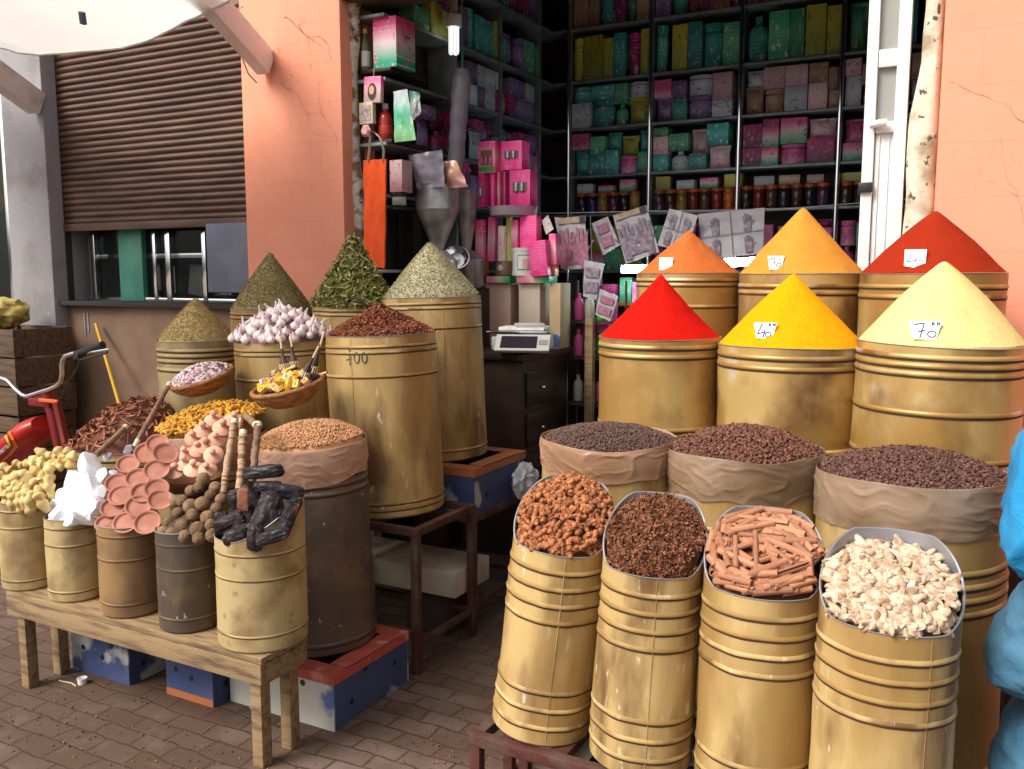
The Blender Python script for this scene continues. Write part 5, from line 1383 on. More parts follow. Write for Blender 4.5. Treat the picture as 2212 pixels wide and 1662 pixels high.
# ------------------------------------------------------------------ blue sacks at the right
m_sack = mat("blue_woven_sack", (.02, .30, .62), .5, 0, c2=(.012, .24, .52), ns=5, bump=.25, bs=70, stretch=(1, 1, 2))
m_sack2 = mat("faded_blue_sack", (.07, .20, .32), .6, 0, c2=(.05, .15, .25), ns=4, bump=.25, bs=70, stretch=(1, 1, 2))
def sack(c, w, d, h, seed, m, label, corner=.0):
    def f(p):
        q = Vector(p); a = .74
        def sg(v): return math.copysign(abs(v) ** a, v)
        v = Vector((sg(q.x), sg(q.y), sg(q.z)))
        if v.x < -.3: v.z -= corner * (abs(v.x) - .3) ** 2; v.x -= .10 * max(0, -v.z)
        fo = (1 - abs(noise.noise(Vector((q.x * 1.2 + q.z * 1.5, q.y * 2.5, q.z * 3.5 + seed))))) ** 4
        fo2 = (1 - abs(noise.noise(Vector((q.x * 2.5 - q.z * 3, q.y * 4, q.z * 5.0 - seed))))) ** 5
        return v * (1 + .07 * noise.noise(q * 1.6 + Vector((seed, 0, 0))) + .045 * fo - .02 * fo2 - .01)
    o = MB().ico(5, (w / 2, d / 2, h / 2), f).build("woven_sack", m, loc=c, ang=180)
    tag(o, label, "sack", "blue sacks stacked at the open side")
    a = Vector((-w * .58, -.02, -h * .5 - corner * h * .1))
    return o
def sackx(px, py, w): return at(px, py, Y=2.12).x + w / 2
sack((sackx(2120, 1640, .56), 2.30, .17), .56, .50, .32, 5, m_sack2, "lowest faded blue woven sack on the ground beside the ginger tin", .3)
sack((sackx(2150, 1550, .52), 2.28, .52), .52, .46, .30, 3, m_sack2, "faded blue woven sack, second from the ground in the stack", .7)
sack((sackx(2150, 1350, .52), 2.28, .81), .52, .46, .27, 9, m_sack2, "dull blue woven sack just under the bright one", .8)
s3 = sack((sackx(2180, 1080, .50), 2.27, 1.17), .50, .46, .47, 14, m_sack, "bright sky blue woven sack topmost on the stack", .7)

# ------------------------------------------------------------------ moped at the left edge
m_red = mat("red_moped_paint", (.50, .02, .012), .3, 0, c2=(.40, .015, .01), ns=5)
m_dred = mat("dark_red_moped_paint", (.20, .010, .010), .4)
mo = empty("moped", (-4.15, 2.95, 0), "red moped with chrome handlebar parked behind the bench, beside the grey pillar", "moped")
O = Vector(mo.location)
def mp(px, py, Y): return at(px, py, Y=Y) - O
YB = 2.95
hb_pts = [(0, 816), (17, 823), (34, 842), (48, 854), (58, 857), (85, 848), (108, 841), (122, 834), (131, 824), (134, 808), (133, 790), (135, 777), (142, 769), (158, 764), (180, 762), (208, 760), (238, 755)]
Ys = [YB - .02 - .02 * i / 16 for i in range(17)]
pts = [mp(px, py, Ys[i]) for i, (px, py) in enumerate(hb_pts)]
pts = [mp(-70, 800, YB), mp(-30, 812, YB)] + pts
MB().tube(pts, .011, 12).build("handlebar", m_chrome, mo)
MB().tube([mp(166, 766, YB - .035), mp(190, 757, YB - .036), mp(222, 745, YB - .037)], [.021, .019, .018], 14).build("grip", m_rubber, mo)
mb = MB().tube([mp(172, 778, YB - .06), mp(200, 772, YB - .075), mp(232, 762, YB - .07)], .005, 8); mb.box(mp(168, 770, YB - .045), (.04, .03, .035), ch=.006)
mb.build("brake_lever", m_black, mo)
MB().tube([mp(172, 780, YB - .05), mp(165, 800, YB - .06), mp(145, 830, YB - .05), mp(120, 890, YB - .02)], .0035, 6).build("cable", m_black, mo)
# body tube: a slanted pressed steel tank
tank = [(-76, 1060), (-35, 1025), (7, 990), (48, 955), (98, 914)]
tp = [mp(px, py, YB) for px, py in tank]
dn = []
for a, b in zip(tp[:-1], tp[1:]):
    for i in range(5): dn.append(a.lerp(b, i / 5))
dn.append(tp[-1])
n = len(dn)
mb = MB().tube(dn, [.130 - .012 * abs(i / (n - 1) - .35) for i in range(n - 2)] + [.11, .08], 24, flat=.55)
mb.v = [(x, y * 1.0, z) for x, y, z in mb.v]
tk = mb.build("fuel_tank", m_red, mo)
dvec = (tp[3] - tp[1]).normalized()
m_lime = mat("lime_decal", (.55, .58, .03), .4); m_or2 = mat("orange_decal", (.70, .16, .02), .4)
# decals follow the near side of the tank
def tank_side(t, off, lift=.0015):
    i = t * (n - 1); k = min(int(i), n - 2); c = dn[k].lerp(dn[k + 1], i - k); tt = (dn[k + 1] - dn[k]).normalized()
    nside = Vector((-.0, -1, 0)); nside = (nside - tt * nside.dot(tt)).normalized(); upv = nside.cross(tt).normalized()
    if upv.z < 0: upv = -upv
    return c, tt, nside, upv
c, tt, ns, uv_ = tank_side(.75, 0)
# half depth of the tank on its camera side
hv = max((Vector(v) - c).dot(ns) for v in mb.v if abs((Vector(v) - c).dot(tt)) < .05)
def dec(name, pl, m):
    M2 = Matrix((tt, uv_, ns)).transposed().to_4x4()
    q = []
    for (a, b) in pl:
        k = math.sqrt(max(.05, 1 - (b / .075) ** 2))
        q.append(c + tt * a + uv_ * b + ns * (hv * k + .004))
    m_ = MB(); w = len(pl) // 2
    m_.add(q, [(i, i + 1, 2 * w - 2 - i, 2 * w - 1 - i) for i in range(w - 1)])
    m_.build(name, m, tk, smooth=False)
dec("orange_decal", [(.100, .030), (.116, .012), (.112, -.02), (.085, -.042), (.0, -.052), (-.15, -.054), (-.15, -.060), (.0, -.059), (.09, -.054), (.130, -.024), (.135, .014), (.116, .036)], m_or2)
dec("lime_decal", [(.078, .026), (.094, .010), (.092, -.014), (.074, -.034), (.056, -.034), (.074, -.013), (.076, .008), (.064, .022)], m_lime)
tm = text_mesh("MOBYLETTE", .026, .0012)
tm.materials.append(mat("white_lettering", (.80, .78, .82), .5))
lo_ = bpy.data.objects.new("lettering", tm); COL.objects.link(lo_); lo_.parent = tk
Mr = Matrix((tt, uv_, ns)).transposed().to_4x4()
bb = -.030; Mr.translation = c + tt * -.012 + uv_ * bb + ns * (hv * math.sqrt(1 - (bb / .075) ** 2) + .006)
lo_.matrix_basis = Mr @ rotm(R(24), 0, 0)
# head, fork, wheels and the rest of the frame
hx = mp(108, 880, YB)
mb = MB().tube([mp(100, 846, YB), mp(112, 890, YB), mp(132, 990, YB)], [.03, .028, .024], 14); mb.box(mp(95, 868, YB), (.17, .07, .045), X=None, ch=.01)
mb.build("head_tube", m_dred, mo)
MB().box(mp(105, 866, YB - .05), (.15, .012, .018), ch=.004).build("head_plate", m_or2, mo)
wc = Vector((.50, 0, .29))
for s in (-.055, .055): MB().tube([mp(122, 870, YB + s), mp(142, 960, YB + s), (wc.x - .03, s, .45), (wc.x, s, .29)], [.02, .022, .02, .014], 10).build("fork_leg", m_dred, mo)
def wheel(x):
    w = MB().tube([(.265 * math.cos(2 * math.pi * i / 48), 0, .265 * math.sin(2 * math.pi * i / 48)) for i in range(49)], .028, 10, caps=False).build("wheel", m_rubber, mo, loc=(x, 0, .293))
    MB().tube([(.235 * math.cos(2 * math.pi * i / 48), 0, .235 * math.sin(2 * math.pi * i / 48)) for i in range(49)], .012, 8, caps=False).build("rim", m_chrome, w)
    mb = MB().tube([(0, -.05, 0), (0, .05, 0)], .03, 14)
    for i in range(18):
        a = 2 * math.pi * i / 18; mb.tube([(.025 * math.cos(a), .02 * (-1) ** i, .025 * math.sin(a)), (.232 * math.cos(a + .2), 0, .232 * math.sin(a + .2))], .0016, 5)
    mb.build("hub", m_alu, w)
wheel(.50); wheel(-1.05)
fd = MB()
def fen(u, v):
    a = R(20 + 150 * u); q = .315; s = (v - .5)
    return (wc.x + q * math.cos(a) * (1 - .08 * abs(2 * s) ** 2), s * .085, .293 + q * math.sin(a) * (1 - .08 * abs(2 * s) ** 2))
fd.grid(fen, 24, 6); fd.build("mudguard", m_dred, mo)
MB().tube([tp[0] + Vector((.0, 0, 0)), (-.45, 0, .32), (-1.05, 0, .293)], [.05, .05, .02], 12).build("frame", m_red, mo)
MB().box((-.42, 0, .34), (.26, .12, .2), ch=.03).build("engine", m_alu, mo)
MB().lathe([(0, 0), (.09, 0), (.12, .03), (.11, .07), (.04, .085), (0, .085)], 24, X=Matrix.Diagonal((1.3, 1, 1, 1))).build("saddle", m_rubber, mo, loc=(-.98, 0, .74))
MB().tube([(-.96, 0, .76), (-.80, 0, .36)], .016, 10).build("seat_post", m_chrome, mo)

# ------------------------------------------------------------------ shop interior: shelves
SH = [1.62, 2.03, 2.31, 2.65, 2.985, 3.355, 3.72]     # board heights
XL, YB2 = -2.975, 6.20                                  # front edges of the left and back shelves
bs_ = empty("shelf_unit", (-1.7, 6.30, 0), "grey shelving packed with boxes along the back wall of the shop", "shelves")
for z in SH:
    MB().box((0, 0, z - .011), (2.98, .20, .018), ch=.002).build("shelf_board", m_shelf, bs_)
for x in (-2.85, -2.225, -1.595, -.955, -.40):
    MB().box((x + 1.7, .02, 1.9), (.022, .19, 3.75), ch=.004).build("upright", m_shelf, bs_)
    MB().tube([(x + 1.7, -.104, .1), (x + 1.7, -.104, 3.78)], .016, 14).build("edge_strip", m_alu, bs_)
ls = empty("shelf_unit", (-3.085, 5.2, 0), "grey shelving packed with boxes along the side wall beside the mill", "shelves")
for z in SH: MB().box((0, -.05, z - .011), (.21, 2.08, .018), ch=.002).build("shelf_board", m_shelf, ls)
for y in (4.85, 5.42, 6.0): MB().box((.0, y - 5.2, 1.9), (.205, .022, 3.75), ch=.004).build("upright", m_shelf, ls)

PR = {
 'pink and green': print_mat("print_pink_green", (.62, .06, .20), (.55, .40, .42), (.03, .26, .12), (.20, .02, .08)),
 'pink': print_mat("print_pink", (.62, .10, .27), (.52, .08, .24), (.62, .26, .36), (.30, .03, .12)),
 'magenta': print_mat("print_magenta", (.42, .02, .16), (.30, .02, .12), (.12, .03, .06), (.55, .3, .35)),
 'green': print_mat("print_green", (.05, .34, .15), (.12, .38, .22), (.03, .22, .11), (.5, .52, .45)),
 'yellow': print_mat("print_yellow", (.44, .40, .04), (.36, .32, .05), (.24, .26, .05), (.12, .14, .05)),
 'silver': print_mat("print_silver", (.40, .42, .46), (.50, .50, .52), (.35, .36, .42), (.10, .10, .16)),
 'brown': print_mat("print_brown", (.34, .20, .12), (.40, .26, .17), (.22, .10, .06), (.55, .40, .30)),
 'violet': print_mat("print_violet", (.16, .10, .26), (.24, .16, .30), (.10, .06, .16), (.45, .35, .45)),
 'pale pink': print_mat("print_palepink", (.60, .38, .40), (.66, .44, .44), (.55, .26, .32), (.32, .08, .16)),
 'teal': print_mat("print_teal", (.03, .28, .26), (.08, .38, .32), (.02, .18, .19), (.50, .52, .48)),
}
box_cache = {}
def unit_box(key, shape='box'):
    if (key, shape) not in box_cache:
        if shape == 'box': mb = MB().box((0, 0, .5), (1, 1, 1), ch=.02)
        elif shape == 'bottle': mb = MB().lathe([(0, 0), (.42, 0), (.46, .02), (.46, .62), (.36, .74), (.16, .82), (.16, .98), (0, 1)], 24)
        elif shape == 'jar': mb = MB().lathe([(0, 0), (.45, 0), (.48, .02), (.48, .74), (.40, .80), (.40, .82), (.49, .82), (.49, .98), (.46, 1), (0, 1)], 24)
        else:
            mb = MB()
            for sg in (1, -1):
                mb.grid(lambda u, v: ((u - .5) * (1 - .1 * math.sin(v * math.pi)), -sg * (.06 + .30 * (math.sin(u * math.pi) * math.sin(min(1, v * 1.1) * math.pi)) ** .6) * .8 + .02 * math.sin(u * 19 + v * 7), v), 12, 12)
        box_cache[(key, shape)] = mb.mesh("carton", PR[key], ang=40)
    return box_cache[(key, shape)]
BN = "boxes packed on the shop shelves"
def shelf_fill(side, zi, a0, a1, keys, hmax, wr=(.10, .18), stack=True, rowname="", tall=False, front=0.):
    a = a0; col = 0
    while a < a1 - .05:
        w = min(U(*wr), a1 - a); z = SH[zi]; top = SH[zi] + hmax; lev = 0
        if rnd() < .05: a += U(.03, .05)
        while z < top - .05:
            h = top - z - U(.0, .05) if tall else U(.11, .19)
            if z + h > top: h = top - z
            if h < .045: break
            key = random.choice(keys); dpt = U(.10, .15)
            ww = w - .006
            q_ = rnd(); shape = 'box' if q_ < .58 else ('packet' if q_ < .76 else ('jar' if q_ < .89 else 'bottle'))
            if lev and shape == 'bottle': shape = 'packet'
            if shape in ('jar', 'bottle'): dpt = min(dpt, ww if ww < .12 else .11)
            o = bpy.data.objects.new("shelf_" + shape, unit_box(key, shape)); COL.objects.link(o)
            off = U(0, .025) + front
            if side == 'back':
                o.matrix_world = TRS((a + w / 2, YB2 + off + dpt / 2, z + .0005), rotm(0, 0, U(-.04, .04)), (ww, dpt, h - .002))
            else:
                o.matrix_world = TRS((XL - off - dpt / 2, a + w / 2, z + .0005), rotm(0, 0, R(90) + U(-.04, .04)), (ww, dpt, h - .002))
            lv = "" if tall else ("bottom" if lev == 0 else ("upper" if lev == 1 else "topmost"))
            tag(o, f"{key} {shape}, {ordn(col)} column {lv + ' ' if lv else ''}on the {rowname}", shape, {'box': BN, 'packet': "packets on the shop shelves", 'jar': "jars on the shop shelves", 'bottle': "bottles on the shop shelves"}[shape])
            z += h; lev += 1
            if not stack: break
        a += w; col += 1
P_mid = ['pink and green', 'pink', 'green', 'silver', 'brown', 'pale pink', 'yellow', 'teal', 'pale pink', 'pink']
cells = [(-2.83, -2.245), (-2.205, -1.615), (-1.575, -.975), (-.935, -.42)]
cn = ["first", "second", "third", "fourth"]
for i, (a, b) in enumerate(cells):
    shelf_fill('back', 2, a, b, ['green', 'teal', 'teal', 'yellow', 'pink'] if i == 0 else (['yellow', 'pale pink', 'green', 'teal', 'silver'] if i == 1 else ['pink and green', 'pink', 'pink and green', 'magenta', 'pale pink']), .30, rowname=f"shelf over the jars, {cn[i]} bay")
    shelf_fill('back', 3, a, b, ['silver', 'teal', 'yellow', 'silver', 'green'] if i == 0 else (['pale pink', 'violet', 'silver', 'pink', 'teal'] if i == 1 else ['brown', 'silver', 'pale pink', 'brown']), .29, rowname=f"second shelf over the jars, {cn[i]} bay")
    shelf_fill('back', 4, a, b, ['yellow', 'violet', 'green', 'magenta', 'green', 'teal', 'yellow'], .32, (.08, .15), tall=True, rowname=f"third back shelf over the jars, {cn[i]} bay")
    shelf_fill('back', 5, a, b, ['violet', 'teal', 'magenta', 'brown'], .27, (.08, .12), tall=True, rowname=f"topmost back shelf, {cn[i]} bay")
    shelf_fill('back', 0, a, b, ['pink and green', 'pink', 'green', 'magenta', 'yellow'], .33, (.09, .16), rowname=f"low shelf under the jars, {cn[i]} bay")
lcell = [(4.87, 5.40), (5.44, 5.98)]
for i, (a, b) in enumerate(lcell):
    for zi, ks in ((1, ['magenta', 'pink', 'violet', 'pink and green']), (2, ['magenta', 'silver', 'pink', 'violet', 'teal']), (3, ['silver', 'brown', 'magenta', 'violet']), (4, ['yellow', 'green', 'violet', 'teal']), (5, ['violet', 'magenta', 'teal'])):
        shelf_fill('left', zi, a, b, ks, .26, (.09, .16), tall=zi > 3, rowname=f"{ordn(5 - zi)} side shelf downward, {'near' if i == 0 else 'far'} bay")
shelf_fill('left', 4, 4.42, 4.84, ['magenta', 'green', 'violet', 'yellow'], .28, rowname="side shelf beside the large gift box")
shelf_fill('left', 5, 4.15, 4.84, ['violet', 'teal', 'magenta'], .25, tall=True, rowname="high side shelf above the gift box")
shelf_fill('left', 2, 4.5, 4.84, ['violet', 'magenta'], .26, rowname="side shelf behind the hanging packets")

# jars with orange lids along the back shelf
m_lid = mat("orange_jar_lid", (.42, .10, .02), .4, rv=.2)
jar_c = [('dark red', (.22, .02, .015)), ('orange', (.52, .10, .01)), ('brown', (.09, .035, .02)), ('deep blue', (.03, .03, .20)), ('purple', (.12, .03, .08)), ('amber', (.38, .20, .03)), ('black', (.03, .02, .02))]
jm = {}
lid_me = MB().lathe([(0, .128), (.040, .128), (.0405, .132), (.0405, .148), (.038, .151), (0, .151)], 24).mesh("lid", m_lid, ang=40)
for nme, c in jar_c:
    jm[nme] = MB().lathe([(0, 0), (.036, 0), (.039, .004), (.039, .108), (.034, .120), (.034, .127), (0, .127)], 24).mesh("jar", mat("jar_" + nme.replace(" ", "_"), c, .12, 0, c2=tuple(k * .5 for k in c), ns=12), ang=40)
x = -2.76; i = 0
seq = ['black', 'deep blue', 'amber', 'purple', 'black', 'amber', 'purple', 'brown', 'amber', 'dark red', 'brown', 'dark red', 'orange', 'black', 'dark red', 'brown', 'black', 'brown', 'black', 'purple', 'brown', 'black', 'dark red', 'brown', 'dark red', 'black', 'brown', 'black']
while x < -.62 and i < len(seq):
    if any(abs(x - q) < .045 for q in (-2.225, -1.595, -.955)): x += .02; continue
    nme = seq[i]
    j = bpy.data.objects.new("spice_jar", jm[nme]); COL.objects.link(j); j.location = (x, YB2 + .045, SH[1] + .0005)
    tag(j, f"{nme} spice jar with orange lid, {ordn(i)} from the left on the back shelf", "jar", "orange-lidded jars along the back shelf")
    l = bpy.data.objects.new("lid", lid_me); COL.objects.link(l); l.parent = j
    # small packs on the lids
    if i % 2 == 0:
        key = random.choice(['pink and green', 'silver', 'brown', 'pale pink', 'yellow'])
        o = bpy.data.objects.new("small_box", unit_box(key)); COL.objects.link(o); o.matrix_world = TRS((x + .03, YB2 + .06, SH[1] + .152), rotm(0, 0, U(-.1, .1)), (U(.10, .135), .07, U(.05, .095)))
        tag(o, f"small {key} box lying on the {ordn(i)} jar lid from the left", "box", "small boxes lying on the jar lids")
    x += .083; i += 1

# ------------------------------------------------------------------ shop interior: things near the opening
def pbx(name, x0, y0, x1, y1, Y, dpt, m, label, cat="box", roll=0., rz=0., group=None, ch=.003, zb=None):
    """a box whose front stands at depth Y behind the photo rectangle"""
    c0 = at((x0 + x1) / 2, y1, Y=Y); c1 = at((x0 + x1) / 2, y0, Y=Y)
    w = (at(x1, (y0 + y1) / 2, Y=Y) - at(x0, (y0 + y1) / 2, Y=Y)).length - dpt * .47
    w = max(w, .012); h = c1.z - c0.z
    o = MB().box((0, dpt / 2, h / 2), (w, dpt, h), ch=ch).build(name, m)
    z = zb if zb is not None else c0.z
    if zb is not None:
        o.data.transform(Matrix.Diagonal((1, 1, (c1.z - zb) / h, 1)))
    o.matrix_world = Matrix.Translation((c0.x - dpt * .23, Y, z)) @ rotm(0, R(roll), R(rz))
    return tag(o, label, cat, group)
def hang(name, pts, m, label, cat, Y, t=.004, bulge=.0, group=None, seedv=0):
    """a limp flat pack given by its outline's four photo corners (tl, tr, br, bl)"""
    q = [at(px, py, Y=Y) for px, py in pts]
    base = q[0].lerp(q[1], .5)
    def f(sg):
        def g(u, v):
            p = q[0].lerp(q[1], u).lerp(q[3].lerp(q[2], u), v) - base
            b = (t / 2 + bulge * math.sin(math.pi * u) * math.sin(math.pi * min(1, v * 1.05)))
            k = .010 * noise.noise(Vector((u * 3, v * 4, seedv))) * (1 if bulge else .5)
            return (p.x, p.y - sg * b + k, p.z)
        return g
    mb = MB(); n = 14
    mb.grid(f(1), n, n); mb.grid(f(-1), n, n)
    k = (n + 1) ** 2; w = n + 1
    o_ = len(mb.v) - 2 * k
    rim = [i for i in range(w)] + [j * w + n for j in range(1, w)] + [n * w + i for i in range(n - 1, -1, -1)] + [j * w for j in range(n - 1, 0, -1)]
    for a, b in zip(rim, rim[1:] + rim[:1]): mb.f.append((a, b, k + b, k + a)); mb.m.append(0)
    o = mb.build(name, m, loc=base, ang=60)
    return tag(o, label, cat, group)
def string(parent, top, m=None):
    p = parent.location
    MB().tube([(0, 0, 0), (top.x - p.x, top.y - p.y, top.z - p.z)], .0015, 5).build("string", m or m_bone, parent)

m_face = mat("face_skin_print", (.62, .36, .25), .5); m_hair = mat("dark_hair_print", (.05, .025, .02), .5)
zsh = SH[4]
# board under the gift box: nearer, lower board of the side shelf
fb = empty("corner_shelf", (-3.06, 4.30, 0), "short dark corner shelf behind the peeling post, carrying the gift box", "shelves")
z1 = at(800, 146, Y=4.10).z; z2 = at(800, 303, Y=4.12).z; z3 = at(860, 445, Y=4.2).z
for z in (z1, z2, z3): MB().box((0, 0, z - .012), (.22, .36, .02), ch=.002).build("shelf_board", m_darkwood, fb)
for y in (-.17, .17): MB().box((-.10, y, 1.55), (.02, .02, 3.0)).build("shelf_post", m_darkwood, fb)
gb = print_mat("print_gift", (.78, .05, .24), (.62, .50, .52), (.02, .34, .20), (.62, .16, .26), 5)
gift = pbx("gift_box", 806, 34, 884, 146, 4.14, .18, gb, "tall pink, white and green gift box on the corner shelf", zb=z1)
dims = gift.dimensions.copy(); gd = MB()
for (u, v, l, a) in ((.0, .02, .04, 70), (.01, .03, .035, 20), (-.01, .03, .035, 140), (.02, -.01, .03, -20), (-.03, .05, .025, 100), (.03, .055, .022, 60)):
    c, q = math.cos(R(a)), math.sin(R(a)); pts = [(0, 0), (.5, .16), (1, 0), (.5, -.16)]
    gd.add([(0, u + l * (x * c - y * q), v + l * (x * q + y * c)) for x, y in pts], [(0, 1, 2, 3)][:1])
g_ = gd.build("leaf_print", mat("dark_leaf_print", (.02, .09, .06), .5), gift, smooth=False)
g_.location = (dims.x / 2 + .0015, dims.y * .5, dims.z * .5)
m_bot = mat("olive_bottle", (.12, .14, .05), .15); m_lab = mat("white_label", (.62, .60, .56), .6); m_ycap = mat("yellow_cap", (.68, .52, .03), .4)
p = at(789, 146, Y=4.16)
bo = MB().lathe([(0, 0), (.028, 0), (.03, .004), (.03, .13), (.026, .15), (.013, .18), (.012, .20), (0, .20)], 24).build("oil_bottle", m_bot, loc=(p.x, 4.16, z1)); tag(bo, "olive bottle with a yellow cap left of the gift box", "bottle")
MB().lathe([(.0145, .197), (.0145, .222), (0, .224)], 18).build("cap", m_ycap, bo); MB().lathe([(.0305, .02), (.0308, .022), (.0308, .10), (.0305, .102)], 24).build("label", m_lab, bo)
girl = pbx("hair_dye_box", 785, 165, 826, 222, 4.09, .03, print_mat("print_hair_dye", (.62, .10, .26), (.60, .34, .38), (.42, .30, .26), (.7, .4, .4), 2), "pink hair dye box with a woman's portrait hung at the corner shelf", roll=3)
dm = girl.dimensions
po = MB().lathe([(0, 0), (1, 0)], 24, X=rotm(R(90), 0, 0)).build("portrait_hair", m_hair, girl); po.location = (0, -.0012, dm.z * .42); po.scale = (dm.x * .26, 1, dm.z * .33)
po = MB().lathe([(0, 0), (1, 0)], 24, X=rotm(R(90), 0, 0)).build("portrait_face", m_face, girl); po.location = (-.003, -.0022, dm.z * .48); po.scale = (dm.x * .15, 1, dm.z * .17)
bb2 = pbx("soap_box", 776, 221, 810, 268, 4.085, .03, mat("cream_box_print", (.55, .46, .24), .6, 0, c2=(.60, .50, .48), ns=20), "cream soap box hung below the portrait box")
MB().box((0, -.001, bb2.dimensions.z / 2), (bb2.dimensions.x * .7, .002, bb2.dimensions.z * .7)).build("label", mat("pinkgrey_label", (.48, .40, .42), .6, 0, c2=(.25, .2, .2), ns=50), bb2)
p = at(790, 283, Y=4.08)
hx_ = MB().lathe([(0, -.012), (.022, -.012), (.036, 0), (.022, .012), (0, .012)], 6, X=rotm(R(90), 0, 0)).build("faceted_case", mat("pink_case", (.66, .28, .30), .25, 0, c2=(.8, .6, .6), ns=30), loc=p, smooth=False); tag(hx_, "small faceted pink case above the orange bag's straps", "case")
for o, tz in ((girl, z1 - .01), (bb2, girl.location.z), (hx_, bb2.location.z)):
    MB().tube([(0, .012, o.dimensions.z if o is not hx_ else .03), (0, .012, max(.03, tz - o.location.z))], .0015, 5).build("string", m_bone, o)
m_rb = mat("red_liquid_bottle", (.42, .03, .02), .2); p = at(833, 300, Y=4.17)
rb_ = MB().lathe([(0, 0), (.036, 0), (.04, .006), (.04, .11), (.03, .14), (.016, .155), (.015, .17), (0, .17)], 24).build("syrup_bottle", m_rb, loc=(p.x, 4.17, z2)); tag(rb_, "red bottle with a pale cap on the corner shelf", "bottle")
MB().lathe([(.017, .168), (.017, .195), (0, .196)], 18).build("cap", m_lab, rb_); MB().lathe([(.0405, .03), (.041, .032), (.041, .075), (.0405, .077)], 24).build("label", mat("red_label", (.55, .05, .03), .5), rb_)
hang("henna_packet", [(850, 198), (880, 193), (899, 303), (853, 308)], print_mat("print_henna_packet", (.40, .45, .50), (.08, .42, .26), (.20, .45, .20), (.55, .58, .50), 7), "glossy green and white packet hanging beside the red bottle", "packet", 4.13, .004, .010, None, 3)
hang("spice_packet", [(884, 196), (906, 200), (910, 244), (890, 262)], print_mat("print_white_packet", (.05, .25, .14), (.62, .62, .62), (.60, .60, .60), (.1, .2, .15), 5), "small white and green packet hanging behind the glossy green one", "packet", 4.24, .004, .008, None, 5)
# orange bag with white handles
ob = hang("cloth_bag", [(786, 347), (835, 344), (831, 580), (788, 572)], mat("orange_felt", (.80, .085, .004), .8, 0, c2=(.74, .07, .004), ns=30, bump=.2, bs=200), "long bright orange cloth bag hanging by white handles in the shop opening", "bag", 4.00, .012, .012)
L0 = ob.location
def lp(px, py): return at(px, py, Y=4.0) - L0 + Vector((0, -.008, 0))
m_strap = mat("cream_strap", (.66, .58, .46), .8)
for pp in ([(797, 352), (800, 322), (802, 292)], [(829, 352), (831, 325), (824, 300), (815, 290)]):
    mb = MB(); pv = [lp(*p) for p in pp]
    mb.tube(pv, .011, 8, flat=.2); mb.build("handle", m_strap, ob)
MB().tube([lp(802, 294), lp(806, 285), lp(812, 287), lp(815, 291)], .003, 8).build("hook", m_iron, ob)
# pink box and cream jar, low on the corner shelf
pbx("pink_box", 842, 345, 884, 415, 4.15, .10, PR['pale pink'], "pale pink box right of the orange bag")
p = at(860, 445, Y=4.17)
cj = MB().lathe([(0, 0), (.038, 0), (.04, .004), (.04, .05), (.037, .055), (0, .055)], 24).build("cream_jar", mat("pale_green_jar", (.42, .45, .34), .4), loc=(p.x, 4.18, z3)); tag(cj, "squat pale green jar under the pink box", "jar")
MB().lathe([(.041, .045), (.041, .068), (0, .07)], 24).build("lid", m_black, cj)

# energy saving lamp hanging from the ceiling
lp_ = at(980, 60, Y=4.7)
lamp = empty("hanging_lamp", (lp_.x, 4.7, lp_.z), "white energy saving lamp with four tubes hanging on its cord", "lamp")
MB().tube([(0, 0, .16), (0, 0, 3.9 - lp_.z)], .004, 8).build("cord", m_black, lamp)
MB().lathe([(0, .17), (.022, .17), (.024, .16), (.025, .085), (0, .085)], 20).build("socket", mat("beige_socket", (.45, .38, .28), .6), lamp)
MB().lathe([(.024, .085), (.046, .07), (.049, .06), (.049, .015), (.044, .002), (0, .0)], 28).build("ballast", m_white, lamp)
mb = MB()
for k in range(4):
    a = k * math.pi / 2; cxx, cyy = .022 * math.cos(a), .022 * math.sin(a)
    t = Vector((-math.sin(a), math.cos(a), 0)) * .011
    pts = [Vector((cxx, cyy, 0)) + t] + [Vector((cxx, cyy, -.13)) + t] + [Vector((cxx, cyy, -.142 - .006 * math.sin(q))) + t * math.cos(q) for q in (.8, 1.57, 2.3)] + [Vector((cxx, cyy, -.13)) - t, Vector((cxx, cyy, 0)) - t]
    mb.tube(pts, .0072, 10)
mb.build("glass_tube", emit("lamp_glass", (.92, .95, .92), .45), lamp)
# long clear plastic sleeve
a_, b_ = at(999, 150, Y=4.62), at(982, 372, Y=4.62)
mb = MB(); n = 18
pts = [a_.lerp(b_, i / n) - a_ for i in range(n + 1)]
mb.tube(pts, [.035 + .022 * min(1, i / 2) - .012 * (i / n) + .003 * math.sin(i * 1.7) for i in range(n + 1)], 20)
sl = mb.build("plastic_sleeve", mat("cloudy_plastic_sleeve", (.40, .38, .43), .22, 0, c2=(.30, .28, .34), ns=10, bump=.3, bs=25, stretch=(1, 1, .3)), loc=a_); tag(sl, "long cloudy plastic sleeve of cups hanging above the mill hoppers", "sleeve")
MB().tube([(0, 0, 0), (0, 0, .14), (.0, 0, .3)], [.008, .006, .002], 8).build("knot", mat("teal_tape", (.04, .25, .22), .4), sl)
MB().tube([(0, 0, .3), (0, 0, 3.92 - a_.z)], .002, 5).build("string", m_bone, sl)
